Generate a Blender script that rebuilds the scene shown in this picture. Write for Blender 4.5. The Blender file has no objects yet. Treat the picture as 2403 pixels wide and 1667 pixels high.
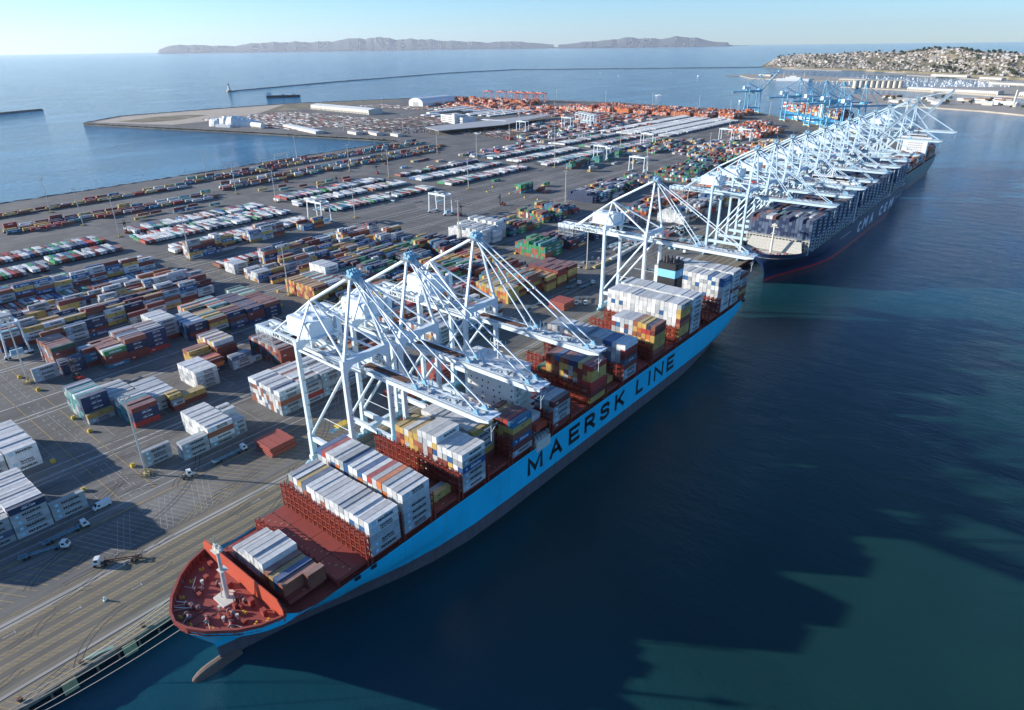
import bpy, bmesh, math, random
import numpy as np
from mathutils import Vector, Matrix, Euler

random.seed(11)
RNG = np.random.default_rng(5)
SC = bpy.context.scene
COL = SC.collection

# ------------------------------------------------------------------ camera
CAM = Vector((188.2, 0.0, 172.0))
cam_data = bpy.data.cameras.new('camera')
cam_data.sensor_width = 36.0
cam_data.lens = 36.0 * 1550.24 / 2403.0
cam_data.clip_start = 1.0
cam_data.clip_end = 400000.0
cam = bpy.data.objects.new('camera', cam_data)
COL.objects.link(cam)
_r = Vector((0.774975, 0.631883, -0.011678))
_d = Vector((0.259732, -0.335286, -0.905606))
_f = Vector((-0.576153, 0.698789, -0.423958))
cam.matrix_world = Matrix(((_r.x, -_d.x, -_f.x, CAM.x),
                           (_r.y, -_d.y, -_f.y, CAM.y),
                           (_r.z, -_d.z, -_f.z, CAM.z),
                           (0, 0, 0, 1)))
SC.camera = cam

# ------------------------------------------------------------------ sky and sun
SUN_EL = math.radians(15.5)
SUN_AZ = math.radians(211.5)          # direction towards the sun, counted from +X
sun_dir = Vector((math.cos(SUN_AZ) * math.cos(SUN_EL), math.sin(SUN_AZ) * math.cos(SUN_EL), math.sin(SUN_EL)))
world = bpy.data.worlds.new('World')
SC.world = world
world.use_nodes = True
wn = world.node_tree
bg = wn.nodes['Background']
sky = wn.nodes.new('ShaderNodeTexSky')
sky.sky_type = 'NISHITA'
sky.sun_disc = False
sky.sun_elevation = SUN_EL
sky.sun_rotation = math.atan2(sun_dir.x, sun_dir.y)
sky.altitude = 900
sky.air_density = 1.0
sky.dust_density = 0.15
sky.ozone_density = 5.5
tint = wn.nodes.new('ShaderNodeMix'); tint.data_type = 'RGBA'; tint.blend_type = 'MULTIPLY'
tint.inputs[0].default_value = 1.0
tint.inputs[7].default_value = (0.88, 0.985, 1.05, 1)      # daylight white balance of the photograph
wn.links.new(sky.outputs[0], tint.inputs[6])
wn.links.new(tint.outputs[2], bg.inputs[0])
bg.inputs[1].default_value = 0.115
sun_data = bpy.data.lights.new('sun', 'SUN')
sun_data.energy = 5.0
sun_data.angle = math.radians(0.7)
sun_data.color = (1.0, 0.945, 0.85)
sun = bpy.data.objects.new('sun', sun_data)
COL.objects.link(sun)
sun.rotation_euler = (-sun_dir).to_track_quat('-Z', 'Y').to_euler()
sun.location = (-300, -200, 300)
SC.view_settings.view_transform = 'Standard'
SC.view_settings.look = 'None'
SC.view_settings.exposure = 0.85
SC.view_settings.gamma = 1.0
SC.view_settings.use_curve_mapping = False
try:
    SC.cycles.max_bounces = 6
    SC.cycles.diffuse_bounces = 3
    SC.cycles.glossy_bounces = 3
    SC.cycles.volume_bounces = 0
    SC.cycles.use_denoising = True
except Exception:
    pass

# ------------------------------------------------------------------ materials
def new_mat(name):
    m = bpy.data.materials.new(name)
    m.use_nodes = True
    nt = m.node_tree
    b = nt.nodes['Principled BSDF']
    return m, nt, b

def N(nt, t, **kw):
    n = nt.nodes.new(t)
    for k, v in kw.items():
        setattr(n, k, v)
    return n

def ramp(nt, fac, stops):
    r = nt.nodes.new('ShaderNodeValToRGB')
    el = r.color_ramp.elements
    while len(el) < len(stops):
        el.new(0.5)
    for e, (p, c) in zip(el, stops):
        e.position = p
        e.color = (*c, 1) if len(c) == 3 else c
    nt.links.new(fac, r.inputs[0])
    return r

def mixc(nt, fac, a, b, mode='MIX'):
    n = nt.nodes.new('ShaderNodeMix')
    n.data_type = 'RGBA'
    n.blend_type = mode
    for sock, v in ((n.inputs[0], fac), (n.inputs[6], a), (n.inputs[7], b)):
        if hasattr(v, 'links') or isinstance(v, bpy.types.NodeSocket):
            nt.links.new(v, sock)
        else:
            sock.default_value = v if not isinstance(v, tuple) or len(v) == 4 else (*v, 1)
    return n.outputs[2]

def noise(nt, scale, detail=3, rough=0.55, vec=None, dim='3D'):
    n = nt.nodes.new('ShaderNodeTexNoise')
    n.inputs['Scale'].default_value = scale
    n.inputs['Detail'].default_value = detail
    n.inputs['Roughness'].default_value = rough
    if vec is None:
        g = nt.nodes.new('ShaderNodeNewGeometry')
        vec = g.outputs['Position']
    nt.links.new(vec, n.inputs['Vector'])
    return n.outputs['Fac']

def scaled_pos(nt, sx, sy, sz):
    g = nt.nodes.new('ShaderNodeNewGeometry')
    mp = nt.nodes.new('ShaderNodeMapping')
    mp.inputs['Scale'].default_value = (sx, sy, sz)
    nt.links.new(g.outputs['Position'], mp.inputs['Vector'])
    return mp.outputs['Vector']

def paint(name, col, rough=0.5, wear=0.25, dirt=(0.12, 0.10, 0.09), scale=0.35, metal=0.0, streak=True):
    """painted steel: base colour with large blotches and fine downward streaks of grime"""
    m, nt, b = new_mat(name)
    n1 = noise(nt, scale, 5, 0.6)
    n2 = noise(nt, 1.0, 4, 0.6, scaled_pos(nt, 1.3, 1.3, 0.18) if streak else None)
    f1 = ramp(nt, n1, [(0.42, (0, 0, 0)), (0.75, (1, 1, 1))]).outputs[0]
    f2 = ramp(nt, n2, [(0.5, (0, 0, 0)), (0.8, (1, 1, 1))]).outputs[0]
    mul = nt.nodes.new('ShaderNodeMath'); mul.operation = 'MULTIPLY_ADD'
    nt.links.new(f1, mul.inputs[0]); mul.inputs[1].default_value = wear * 0.5
    m2 = nt.nodes.new('ShaderNodeMath'); m2.operation = 'MULTIPLY'
    nt.links.new(f2, m2.inputs[0]); m2.inputs[1].default_value = wear * 0.6
    nt.links.new(m2.outputs[0], mul.inputs[2])
    c = mixc(nt, mul.outputs[0], col, dirt)
    nt.links.new(c, b.inputs['Base Color'])
    b.inputs['Roughness'].default_value = rough
    b.inputs['Metallic'].default_value = metal
    return m

M = {}
M['white_steel'] = paint('white_steel', (0.68, 0.765, 0.81), 0.45, 0.35, (0.34, 0.33, 0.31))
M['crane_pale'] = paint('crane_pale', (0.52, 0.67, 0.76), 0.5, 0.4, (0.3, 0.3, 0.29))
M['plate_cream'] = paint('plate_cream', (0.45, 0.43, 0.38), 0.6, 0.4, (0.25, 0.2, 0.15))
M['house_white'] = paint('house_white', (0.72, 0.72, 0.69), 0.5, 0.3, (0.42, 0.36, 0.28))
M['crane_deck'] = paint('crane_deck', (0.42, 0.47, 0.5), 0.7, 0.6, (0.12, 0.11, 0.1), 0.8)
M['crane_blue'] = paint('crane_blue', (0.24, 0.47, 0.62), 0.45, 0.2)
M['pale_blue'] = paint('pale_blue', (0.32, 0.55, 0.66), 0.5, 0.3)
M['chassis_blue'] = paint('chassis_blue', (0.16, 0.31, 0.39), 0.6, 0.5, (0.06, 0.05, 0.04))
M['port_blue'] = paint('port_blue', (0.17, 0.48, 0.68), 0.45, 0.2)
M['dark_steel'] = paint('dark_steel', (0.05, 0.05, 0.055), 0.6, 0.4, (0.16, 0.1, 0.07))
M['grey_steel'] = paint('grey_steel', (0.36, 0.38, 0.38), 0.55, 0.4)
M['rust'] = paint('rust', (0.12, 0.055, 0.035), 0.8, 0.6, (0.05, 0.035, 0.03))
M['ship_red'] = paint('ship_red', (0.30, 0.052, 0.036), 0.6, 0.5, (0.10, 0.035, 0.03), 0.25)
M['hatch_red'] = paint('hatch_red', (0.36, 0.085, 0.06), 0.65, 0.5, (0.16, 0.06, 0.05), 0.4)
M['ship_orange'] = paint('ship_orange', (0.48, 0.075, 0.035), 0.55, 0.35, (0.24, 0.05, 0.03), 0.3)
M['lash_red'] = paint('lash_red', (0.29, 0.042, 0.024), 0.6, 0.5, (0.10, 0.03, 0.02))
M['cream'] = paint('cream', (0.66, 0.64, 0.56), 0.5, 0.3, (0.3, 0.24, 0.17))
M['yellow'] = paint('yellow', (0.62, 0.42, 0.04), 0.6, 0.3)
M['tan_conc'] = paint('tan_conc', (0.50, 0.40, 0.20), 0.8, 0.35, (0.2, 0.16, 0.1))
M['pole_grey'] = paint('pole_grey', (0.62, 0.58, 0.50), 0.6, 0.3)
M['glass'] = paint('dark_glass', (0.015, 0.02, 0.025), 0.12, 0.1)
M['black_letter'] = paint('black_letter', (0.012, 0.013, 0.016), 0.6, 0.15)
M['white_letter'] = paint('white_letter', (0.75, 0.77, 0.78), 0.6, 0.15)
M['star_blue'] = paint('star_blue', (0.22, 0.55, 0.72), 0.6, 0.1)
M['red_body'] = paint('red_body', (0.42, 0.035, 0.02), 0.5, 0.3)
M['tyre'] = paint('tyre', (0.018, 0.018, 0.02), 0.9, 0.2)
M['white_paint'] = paint('white_paint', (0.72, 0.73, 0.73), 0.5, 0.2)
M['roof_white'] = paint('roof_white', (0.72, 0.72, 0.7), 0.6, 0.25, (0.4, 0.38, 0.34), 0.05)
M['wall_cream'] = paint('wall_cream', (0.58, 0.54, 0.46), 0.7, 0.25)
M['roof_tile'] = paint('roof_tile', (0.36, 0.17, 0.10), 0.8, 0.4, (0.2, 0.12, 0.08))
M['roof_grey'] = paint('roof_grey', (0.4, 0.4, 0.4), 0.7, 0.3)
M['bark'] = paint('bark', (0.10, 0.07, 0.05), 0.9, 0.3)
M['rope'] = paint('rope', (0.52, 0.47, 0.38), 0.9, 0.2)
M['fender'] = paint('fender', (0.42, 0.38, 0.20), 0.75, 0.6, (0.08, 0.08, 0.06), 0.8)
M['steel_rail'] = paint('steel_rail', (0.05, 0.045, 0.04), 0.5, 0.4)
M['line_white'] = paint('line_white', (0.42, 0.42, 0.40), 0.85, 1.3, (0.15, 0.145, 0.135), 0.45, streak=False)
M['line_yellow'] = paint('line_yellow', (0.44, 0.30, 0.075), 0.85, 1.1, (0.15, 0.13, 0.1), 0.45, streak=False)
M['bulb_fouling'] = paint('bulb_fouling', (0.14, 0.09, 0.07), 0.85, 1.0, (0.07, 0.055, 0.045), 0.9)

def hull_paint(name, top, boot, zb, line=None, zl=0):
    m, nt, b = new_mat(name)
    g = N(nt, 'ShaderNodeNewGeometry')
    sp = N(nt, 'ShaderNodeSeparateXYZ')
    nt.links.new(g.outputs['Position'], sp.inputs[0])
    def above(z):
        c = N(nt, 'ShaderNodeMath', operation='GREATER_THAN')
        nt.links.new(sp.outputs[2], c.inputs[0]); c.inputs[1].default_value = z
        return c.outputs[0]
    n1 = noise(nt, 0.06, 5, 0.6)
    n2 = noise(nt, 1.0, 5, 0.65, scaled_pos(nt, 0.5, 0.5, 0.05))
    t2 = tuple(x * 0.82 for x in top)
    ct = mixc(nt, ramp(nt, n1, [(0.35, (0, 0, 0)), (0.7, (1, 1, 1))]).outputs[0], top, t2)
    ct = mixc(nt, ramp(nt, n2, [(0.55, (0, 0, 0)), (0.85, (0.55, 0.55, 0.55))]).outputs[0], ct, (0.14, 0.10, 0.07))
    n4 = noise(nt, 1.0, 5, 0.7, scaled_pos(nt, 0.03, 0.03, 0.55))
    ct = mixc(nt, ramp(nt, n4, [(0.56, (0, 0, 0)), (0.82, (0.4, 0.4, 0.4))]).outputs[0], ct, tuple(x * 0.45 + 0.03 for x in top))
    cb = mixc(nt, ramp(nt, n2, [(0.4, (0, 0, 0)), (0.75, (0.7, 0.7, 0.7))]).outputs[0], boot, (0.06, 0.05, 0.045))
    c = mixc(nt, above(zb), cb, ct)
    if line:
        a1 = above(zl); a2 = above(zb)
        c2 = mixc(nt, a1, cb, line)
        c = mixc(nt, a2, c2, ct)
    # weld seams between plates as very fine relief
    br = N(nt, 'ShaderNodeTexBrick')
    br.inputs['Scale'].default_value = 0.1
    br.inputs['Mortar Size'].default_value = 0.006
    mp = N(nt, 'ShaderNodeCombineXYZ')
    nt.links.new(sp.outputs[1], mp.inputs[0]); nt.links.new(sp.outputs[2], mp.inputs[1])
    nt.links.new(mp.outputs[0], br.inputs['Vector'])
    bu = N(nt, 'ShaderNodeBump'); bu.inputs['Strength'].default_value = 0.25; bu.inputs['Distance'].default_value = 0.05
    nt.links.new(br.outputs['Fac'], bu.inputs['Height'])
    nt.links.new(bu.outputs[0], b.inputs['Normal'])
    nt.links.new(c, b.inputs['Base Color'])
    b.inputs['Roughness'].default_value = 0.45
    return m

M['hull_light_blue'] = hull_paint('hull_light_blue', (0.006, 0.60, 0.87), (0.14, 0.12, 0.135), 6.4)
M['hull_navy'] = hull_paint('hull_navy', (0.006, 0.026, 0.085), (0.05, 0.03, 0.035), 3.0, (0.45, 0.02, 0.03), 0.6)
M['hull_green'] = hull_paint('hull_green', (0.07, 0.16, 0.15), (0.25, 0.06, 0.05), 3.5)
M['hull_port_blue'] = hull_paint('hull_port_blue', (0.03, 0.22, 0.42), (0.3, 0.06, 0.05), 4.0)

def container_mat(name, attr):
    m, nt, b = new_mat(name)
    if attr:
        a = N(nt, 'ShaderNodeAttribute'); a.attribute_name = 'Col'
        col = a.outputs['Color']; rnd = None
    else:
        a = N(nt, 'ShaderNodeObjectInfo')
        col = a.outputs['Color']; rnd = a.outputs['Random']
    g = N(nt, 'ShaderNodeNewGeometry')
    sp = N(nt, 'ShaderNodeSeparateXYZ'); nt.links.new(g.outputs['Normal'], sp.inputs[0])
    top = N(nt, 'ShaderNodeMath', operation='GREATER_THAN'); nt.links.new(sp.outputs[2], top.inputs[0]); top.inputs[1].default_value = 0.8
    # sun-bleached, dusty roofs
    nr = noise(nt, 0.22, 4, 0.6)
    fr = N(nt, 'ShaderNodeMath', operation='MULTIPLY'); nt.links.new(top.outputs[0], fr.inputs[0])
    rr = ramp(nt, nr, [(0.3, (0.12, 0.12, 0.12)), (0.75, (0.42, 0.42, 0.42))])
    nt.links.new(rr.outputs[0], fr.inputs[1])
    c = mixc(nt, fr.outputs[0], col, (0.46, 0.43, 0.40))
    # rust and grime
    ns = noise(nt, 1.0, 6, 0.7, scaled_pos(nt, 1.6, 1.1, 0.7))
    rs = ramp(nt, ns, [(0.60, (0, 0, 0)), (0.80, (0.42, 0.42, 0.42))])
    c = mixc(nt, rs.outputs[0], c, (0.17, 0.085, 0.045))
    nd = noise(nt, 0.5, 4, 0.6)
    rd = ramp(nt, nd, [(0.35, (1, 1, 1)), (0.75, (0.74, 0.74, 0.74))])
    c = mixc(nt, 1.0, c, rd.outputs[0], 'MULTIPLY')
    nt.links.new(c, b.inputs['Base Color'])
    b.inputs['Roughness'].default_value = 0.55
    # corrugation of the long walls and the roof (runs across the length)
    sp2 = N(nt, 'ShaderNodeSeparateXYZ'); nt.links.new(g.outputs['Position'], sp2.inputs[0])
    wv = N(nt, 'ShaderNodeTexWave'); wv.wave_type = 'BANDS'; wv.bands_direction = 'Y'
    wv.inputs['Scale'].default_value = 1.1
    nt.links.new(g.outputs['Position'], wv.inputs['Vector'])
    bu = N(nt, 'ShaderNodeBump'); bu.inputs['Strength'].default_value = 0.25; bu.inputs['Distance'].default_value = 0.04
    nt.links.new(wv.outputs['Fac'], bu.inputs['Height'])
    nt.links.new(bu.outputs[0], b.inputs['Normal'])
    return m
M['container'] = container_mat('container_paint', False)
M['container_mass'] = container_mat('container_paint_mass', True)

def vcol_mat(name, rough=0.6):
    m, nt, b = new_mat(name)
    a = N(nt, 'ShaderNodeAttribute'); a.attribute_name = 'Col'
    n = noise(nt, 0.6, 4)
    r = ramp(nt, n, [(0.3, (1, 1, 1)), (0.8, (0.75, 0.75, 0.75))])
    nt.links.new(mixc(nt, 1.0, a.outputs['Color'], r.outputs[0], 'MULTIPLY'), b.inputs['Base Color'])
    b.inputs['Roughness'].default_value = rough
    return m
M['vcol'] = vcol_mat('painted_by_piece')

def objcol_mat(name, rough=0.5):
    m, nt, b = new_mat(name)
    a = N(nt, 'ShaderNodeObjectInfo')
    n = noise(nt, 0.6, 4)
    r = ramp(nt, n, [(0.3, (1, 1, 1)), (0.8, (0.78, 0.78, 0.78))])
    nt.links.new(mixc(nt, 1.0, a.outputs['Color'], r.outputs[0], 'MULTIPLY'), b.inputs['Base Color'])
    b.inputs['Roughness'].default_value = rough
    return m
M['objcol'] = objcol_mat('painted_by_object')

def asphalt_mat():
    m, nt, b = new_mat('yard_asphalt')
    n1 = noise(nt, 0.012, 6, 0.62)
    n2 = noise(nt, 0.11, 6, 0.65)
    n3 = noise(nt, 1.0, 5, 0.65, scaled_pos(nt, 0.35, 0.02, 1))     # tyre tracks along the quay
    c = ramp(nt, n1, [(0.3, (0.125, 0.118, 0.108)), (0.55, (0.165, 0.156, 0.143)), (0.72, (0.21, 0.197, 0.18))]).outputs[0]
    c = mixc(nt, ramp(nt, n2, [(0.4, (0, 0, 0)), (0.75, (0.55, 0.55, 0.55))]).outputs[0], c, (0.095, 0.09, 0.085))
    c = mixc(nt, ramp(nt, n3, [(0.46, (0, 0, 0)), (0.68, (0.75, 0.75, 0.75))]).outputs[0], c, (0.085, 0.081, 0.075))
    n5 = noise(nt, 0.35, 6, 0.75)
    c = mixc(nt, ramp(nt, n5, [(0.62, (0, 0, 0)), (0.78, (0.6, 0.6, 0.6))]).outputs[0], c, (0.045, 0.042, 0.04))      # oil stains
    # rectangular repair patches
    v = N(nt, 'ShaderNodeTexVoronoi'); v.distance = 'CHEBYCHEV'; v.inputs['Scale'].default_value = 0.035
    g = N(nt, 'ShaderNodeNewGeometry'); nt.links.new(g.outputs['Position'], v.inputs['Vector'])
    bw = N(nt, 'ShaderNodeRGBToBW'); nt.links.new(v.outputs['Color'], bw.inputs[0])
    pf = ramp(nt, bw.outputs[0], [(0.2, (0.82, 0.82, 0.82)), (0.8, (1.18, 1.16, 1.14))])
    c = mixc(nt, 1.0, c, pf.outputs[0], 'MULTIPLY')
    nt.links.new(c, b.inputs['Base Color'])
    b.inputs['Roughness'].default_value = 0.85
    return m
M['asphalt'] = asphalt_mat()

def concrete_mat(name, c1, c2, sc=0.08, stretch=True):
    m, nt, b = new_mat(name)
    n1 = noise(nt, sc, 6, 0.65)
    n2 = noise(nt, 1.0, 5, 0.65, scaled_pos(nt, 0.8, 0.03, 1) if stretch else None)
    c = ramp(nt, n1, [(0.3, c1), (0.7, c2)]).outputs[0]
    c = mixc(nt, ramp(nt, n2, [(0.45, (0, 0, 0)), (0.75, (0.6, 0.6, 0.6))]).outputs[0], c, tuple(x * 0.6 for x in c1))
    nt.links.new(c, b.inputs['Base Color'])
    b.inputs['Roughness'].default_value = 0.85
    return m
M['apron'] = concrete_mat('apron_concrete', (0.15, 0.128, 0.098), (0.215, 0.185, 0.145))
M['apron_dark'] = concrete_mat('apron_lane', (0.105, 0.094, 0.077), (0.145, 0.13, 0.107))
M['rail_strip'] = concrete_mat('rail_concrete', (0.28, 0.26, 0.23), (0.38, 0.35, 0.31))
M['quay_wall'] = concrete_mat('quay_wall_concrete', (0.13, 0.115, 0.09), (0.24, 0.21, 0.17), 0.3, False)
M['sand'] = concrete_mat('sandy_ground', (0.42, 0.34, 0.25), (0.55, 0.46, 0.36), 0.02, False)
M['far_ground'] = concrete_mat('far_ground', (0.30, 0.26, 0.21), (0.45, 0.40, 0.33), 0.02, False)

def rock_mat():
    m, nt, b = new_mat('revetment_rock')
    v = N(nt, 'ShaderNodeTexVoronoi'); v.inputs['Scale'].default_value = 0.4
    g = N(nt, 'ShaderNodeNewGeometry'); nt.links.new(g.outputs['Position'], v.inputs['Vector'])
    bw = N(nt, 'ShaderNodeRGBToBW'); nt.links.new(v.outputs['Color'], bw.inputs[0])
    c = ramp(nt, bw.outputs[0], [(0.1, (0.06, 0.055, 0.05)), (0.5, (0.14, 0.125, 0.11)), (0.9, (0.25, 0.23, 0.2))]).outputs[0]
    nt.links.new(c, b.inputs['Base Color']); b.inputs['Roughness'].default_value = 0.9
    return m
M['rock'] = rock_mat()

def scrub_mat():
    m, nt, b = new_mat('dry_scrub')
    n1 = noise(nt, 0.02, 7, 0.7)
    c = ramp(nt, n1, [(0.35, (0.10, 0.085, 0.045)), (0.55, (0.20, 0.165, 0.10)), (0.7, (0.40, 0.33, 0.24))]).outputs[0]
    nt.links.new(c, b.inputs['Base Color']); b.inputs['Roughness'].default_value = 0.95
    return m
M['scrub'] = scrub_mat()

def hill_mat():
    m, nt, b = new_mat('hillside_ground')
    n1 = noise(nt, 0.008, 7, 0.7)
    c = ramp(nt, n1, [(0.3, (0.07, 0.07, 0.04)), (0.5, (0.15, 0.13, 0.085)), (0.62, (0.28, 0.23, 0.16)), (0.75, (0.38, 0.32, 0.24))]).outputs[0]
    nt.links.new(c, b.inputs['Base Color']); b.inputs['Roughness'].default_value = 0.95
    return m
M['hill'] = hill_mat()

def island_mat():
    m, nt, b = new_mat('island_slopes')
    n1 = noise(nt, 0.0001, 1, 0.4)
    c = ramp(nt, n1, [(0.3, (0.12, 0.12, 0.125)), (0.7, (0.14, 0.138, 0.14))]).outputs[0]
    nt.links.new(c, b.inputs['Base Color']); b.inputs['Roughness'].default_value = 0.95
    return m
M['island'] = island_mat()

def leaf_mat(name, c1, c2):
    m, nt, b = new_mat(name)
    n1 = noise(nt, 0.25, 5, 0.7)
    c = ramp(nt, n1, [(0.3, c1), (0.7, c2)]).outputs[0]
    nt.links.new(c, b.inputs['Base Color']); b.inputs['Roughness'].default_value = 0.8
    return m
M['leaf'] = leaf_mat('leaf_green', (0.025, 0.04, 0.015), (0.07, 0.09, 0.035))

def water_mat():
    m, nt, b = new_mat('harbour_water')
    n1 = noise(nt, 0.004, 5, 0.6)
    c = ramp(nt, n1, [(0.35, (0.005, 0.030, 0.036)), (0.65, (0.012, 0.051, 0.044))]).outputs[0]     # murky green of the berth
    csea = ramp(nt, n1, [(0.35, (0.008, 0.115, 0.22)), (0.65, (0.012, 0.150, 0.265))]).outputs[0]    # clearer blue of the open sea
    b.inputs['IOR'].default_value = 1.33
    b.inputs['Specular IOR Level'].default_value = 0.36      # a ruffled sea mirrors less than a flat one
    b.inputs['Roughness'].default_value = 0.09
    # ripples: short waves over a longer chop; sheltered berth is calmer than the open sea
    h1 = noise(nt, 1.0, 6, 0.68, scaled_pos(nt, 0.30, 0.46, 0.3))
    h2 = noise(nt, 1.0, 3, 0.5, scaled_pos(nt, 0.05, 0.09, 0.1))
    h3 = noise(nt, 1.0, 6, 0.65, scaled_pos(nt, 0.010, 0.0035, 0.01))
    add = N(nt, 'ShaderNodeMath', operation='MULTIPLY_ADD')
    nt.links.new(h2, add.inputs[0]); add.inputs[1].default_value = 1.6; nt.links.new(h1, add.inputs[2])
    g = N(nt, 'ShaderNodeNewGeometry')
    ds = N(nt, 'ShaderNodeVectorMath', operation='DISTANCE'); nt.links.new(g.outputs['Position'], ds.inputs[0]); ds.inputs[1].default_value = (150, 300, 0)
    op = N(nt, 'ShaderNodeMapRange'); nt.links.new(ds.outputs['Value'], op.inputs[0])
    op.inputs[1].default_value = 200; op.inputs[2].default_value = 3000; op.inputs[3].default_value = 0.30; op.inputs[4].default_value = 1.8
    cf = N(nt, 'ShaderNodeMapRange'); nt.links.new(ds.outputs['Value'], cf.inputs[0]); cf.inputs[1].default_value = 150; cf.inputs[2].default_value = 800
    nt.links.new(mixc(nt, cf.outputs[0], c, csea), b.inputs['Base Color'])
    st = ramp(nt, h3, [(0.38, (0.35, 0.35, 0.35)), (0.62, (1.0, 1.0, 1.0))])
    ml = N(nt, 'ShaderNodeMath', operation='MULTIPLY'); nt.links.new(op.outputs[0], ml.inputs[0]); nt.links.new(st.outputs[0], ml.inputs[1])
    bu = N(nt, 'ShaderNodeBump'); bu.inputs['Distance'].default_value = 1.5
    nt.links.new(ml.outputs[0], bu.inputs['Strength'])
    nt.links.new(add.outputs[0], bu.inputs['Height'])
    nt.links.new(bu.outputs[0], b.inputs['Normal'])
    return m
M['water'] = water_mat()

# ------------------------------------------------------------------ mesh helpers
class MB:
    """collects faces, builds ONE mesh object"""
    def __init__(self):
        self.v = []; self.f = []; self.mi = []
    def face(self, pts, mi=0):
        n = len(self.v)
        self.v.extend([tuple(p) for p in pts])
        self.f.append(tuple(range(n, n + len(pts)))); self.mi.append(mi)
    def box(self, x0, x1, y0, y1, z0, z1, mi=0):
        n = len(self.v)
        self.v += [(x0, y0, z0), (x1, y0, z0), (x1, y1, z0), (x0, y1, z0), (x0, y0, z1), (x1, y0, z1), (x1, y1, z1), (x0, y1, z1)]
        for q in ((0, 3, 2, 1), (4, 5, 6, 7), (0, 1, 5, 4), (1, 2, 6, 5), (2, 3, 7, 6), (3, 0, 4, 7)):
            self.f.append(tuple(n + i for i in q)); self.mi.append(mi)
    def beam(self, p, q, w, h, mi=0, w2=None, h2=None, up=(0, 0, 1)):
        p = Vector(p); q = Vector(q); d = (q - p)
        if d.length < 1e-6: return
        d.normalize(); u = Vector(up)
        if abs(d.dot(u)) > 0.98: u = Vector((1, 0, 0))
        s = d.cross(u).normalized(); u = s.cross(d).normalized()
        w2 = w if w2 is None else w2; h2 = h if h2 is None else h2
        n = len(self.v)
        for c, a, b_ in ((p, w, h), (q, w2, h2)):
            for sx, sy in ((-1, -1), (1, -1), (1, 1), (-1, 1)):
                self.v.append(tuple(c + s * (sx * a / 2) + u * (sy * b_ / 2)))
        for t in ((3, 2, 1, 0), (4, 5, 6, 7), (0, 1, 5, 4), (1, 2, 6, 5), (2, 3, 7, 6), (3, 0, 4, 7)):
            self.f.append(tuple(n + i for i in t)); self.mi.append(mi)
    def tube(self, p, q, r, seg=8, mi=0, r2=None, cap=True):
        p = Vector(p); q = Vector(q); d = (q - p).normalized()
        u = Vector((0, 0, 1)) if abs(d.z) < 0.95 else Vector((1, 0, 0))
        s = d.cross(u).normalized(); u = s.cross(d).normalized()
        r2 = r if r2 is None else r2
        n = len(self.v)
        for c, rr in ((p, r), (q, r2)):
            for i in range(seg):
                a = 2 * math.pi * i / seg
                self.v.append(tuple(c + s * (math.cos(a) * rr) + u * (math.sin(a) * rr)))
        for i in range(seg):
            j = (i + 1) % seg
            self.f.append((n + i, n + j, n + seg + j, n + seg + i)); self.mi.append(mi)
        if cap:
            self.f.append(tuple(n + i for i in reversed(range(seg)))); self.mi.append(mi)
            self.f.append(tuple(n + seg + i for i in range(seg))); self.mi.append(mi)
    def prism(self, poly, z0, z1, mi=0, axis='z'):
        n = len(self.v); k = len(poly)
        for z in (z0, z1):
            for a, b_ in poly:
                self.v.append((a, b_, z) if axis == 'z' else ((a, z, b_) if axis == 'y' else (z, a, b_)))
        for i in range(k):
            j = (i + 1) % k
            self.f.append((n + i, n + j, n + k + j, n + k + i)); self.mi.append(mi)
        self.f.append(tuple(n + i for i in reversed(range(k)))); self.mi.append(mi)
        self.f.append(tuple(n + k + i for i in range(k))); self.mi.append(mi)
    def mesh(self, name, mats):
        me = bpy.data.meshes.new(name)
        me.from_pydata(self.v, [], self.f)
        for m in (mats if isinstance(mats, (list, tuple)) else [mats]):
            me.materials.append(M[m] if isinstance(m, str) else m)
        if any(self.mi):
            me.polygons.foreach_set('material_index', self.mi)
        bm = bmesh.new(); bm.from_mesh(me)
        bmesh.ops.recalc_face_normals(bm, faces=bm.faces)
        bm.to_mesh(me); bm.free()
        me.update()
        return me
    def build(self, name, mats, parent=None):
        return obj(name, self.mesh(name, mats), parent)

def obj(name, me, parent=None):
    o = bpy.data.objects.new(name, me)
    COL.objects.link(o)
    if parent is not None: o.parent = parent
    return o

def empty(name, loc=(0, 0, 0), rz=0.0):
    o = bpy.data.objects.new(name, None)
    o.empty_display_size = 2
    COL.objects.link(o)
    o.location = loc; o.rotation_euler = (0, 0, rz)
    return o

def tag(o, label=None, cat=None, group=None, kind=None):
    if label: o['label'] = label
    if cat: o['category'] = cat
    if group: o['group'] = group
    if kind: o['kind'] = kind
    return o

def clone(root, loc=None, rz=None, label=None, group=None, color=None):
    def rec(o, parent):
        c = o.copy(); COL.objects.link(c)
        if parent is not None: c.parent = parent
        if color is not None: c.color = color
        for ch in KIDS.get(o.name, []) if o.name in KIDS else [x for x in o.children]:
            rec(ch, c)
        return c
    c = rec(root, None)
    if loc is not None: c.location = loc
    if rz is not None: c.rotation_euler = (0, 0, rz)
    if label: c['label'] = label
    if group: c['group'] = group
    return c
KIDS = {}

def sheet(name, poly, z, mat):
    mb = MB(); mb.face([(x, y, z) for x, y in poly])
    return mb.build(name, mat)

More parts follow.
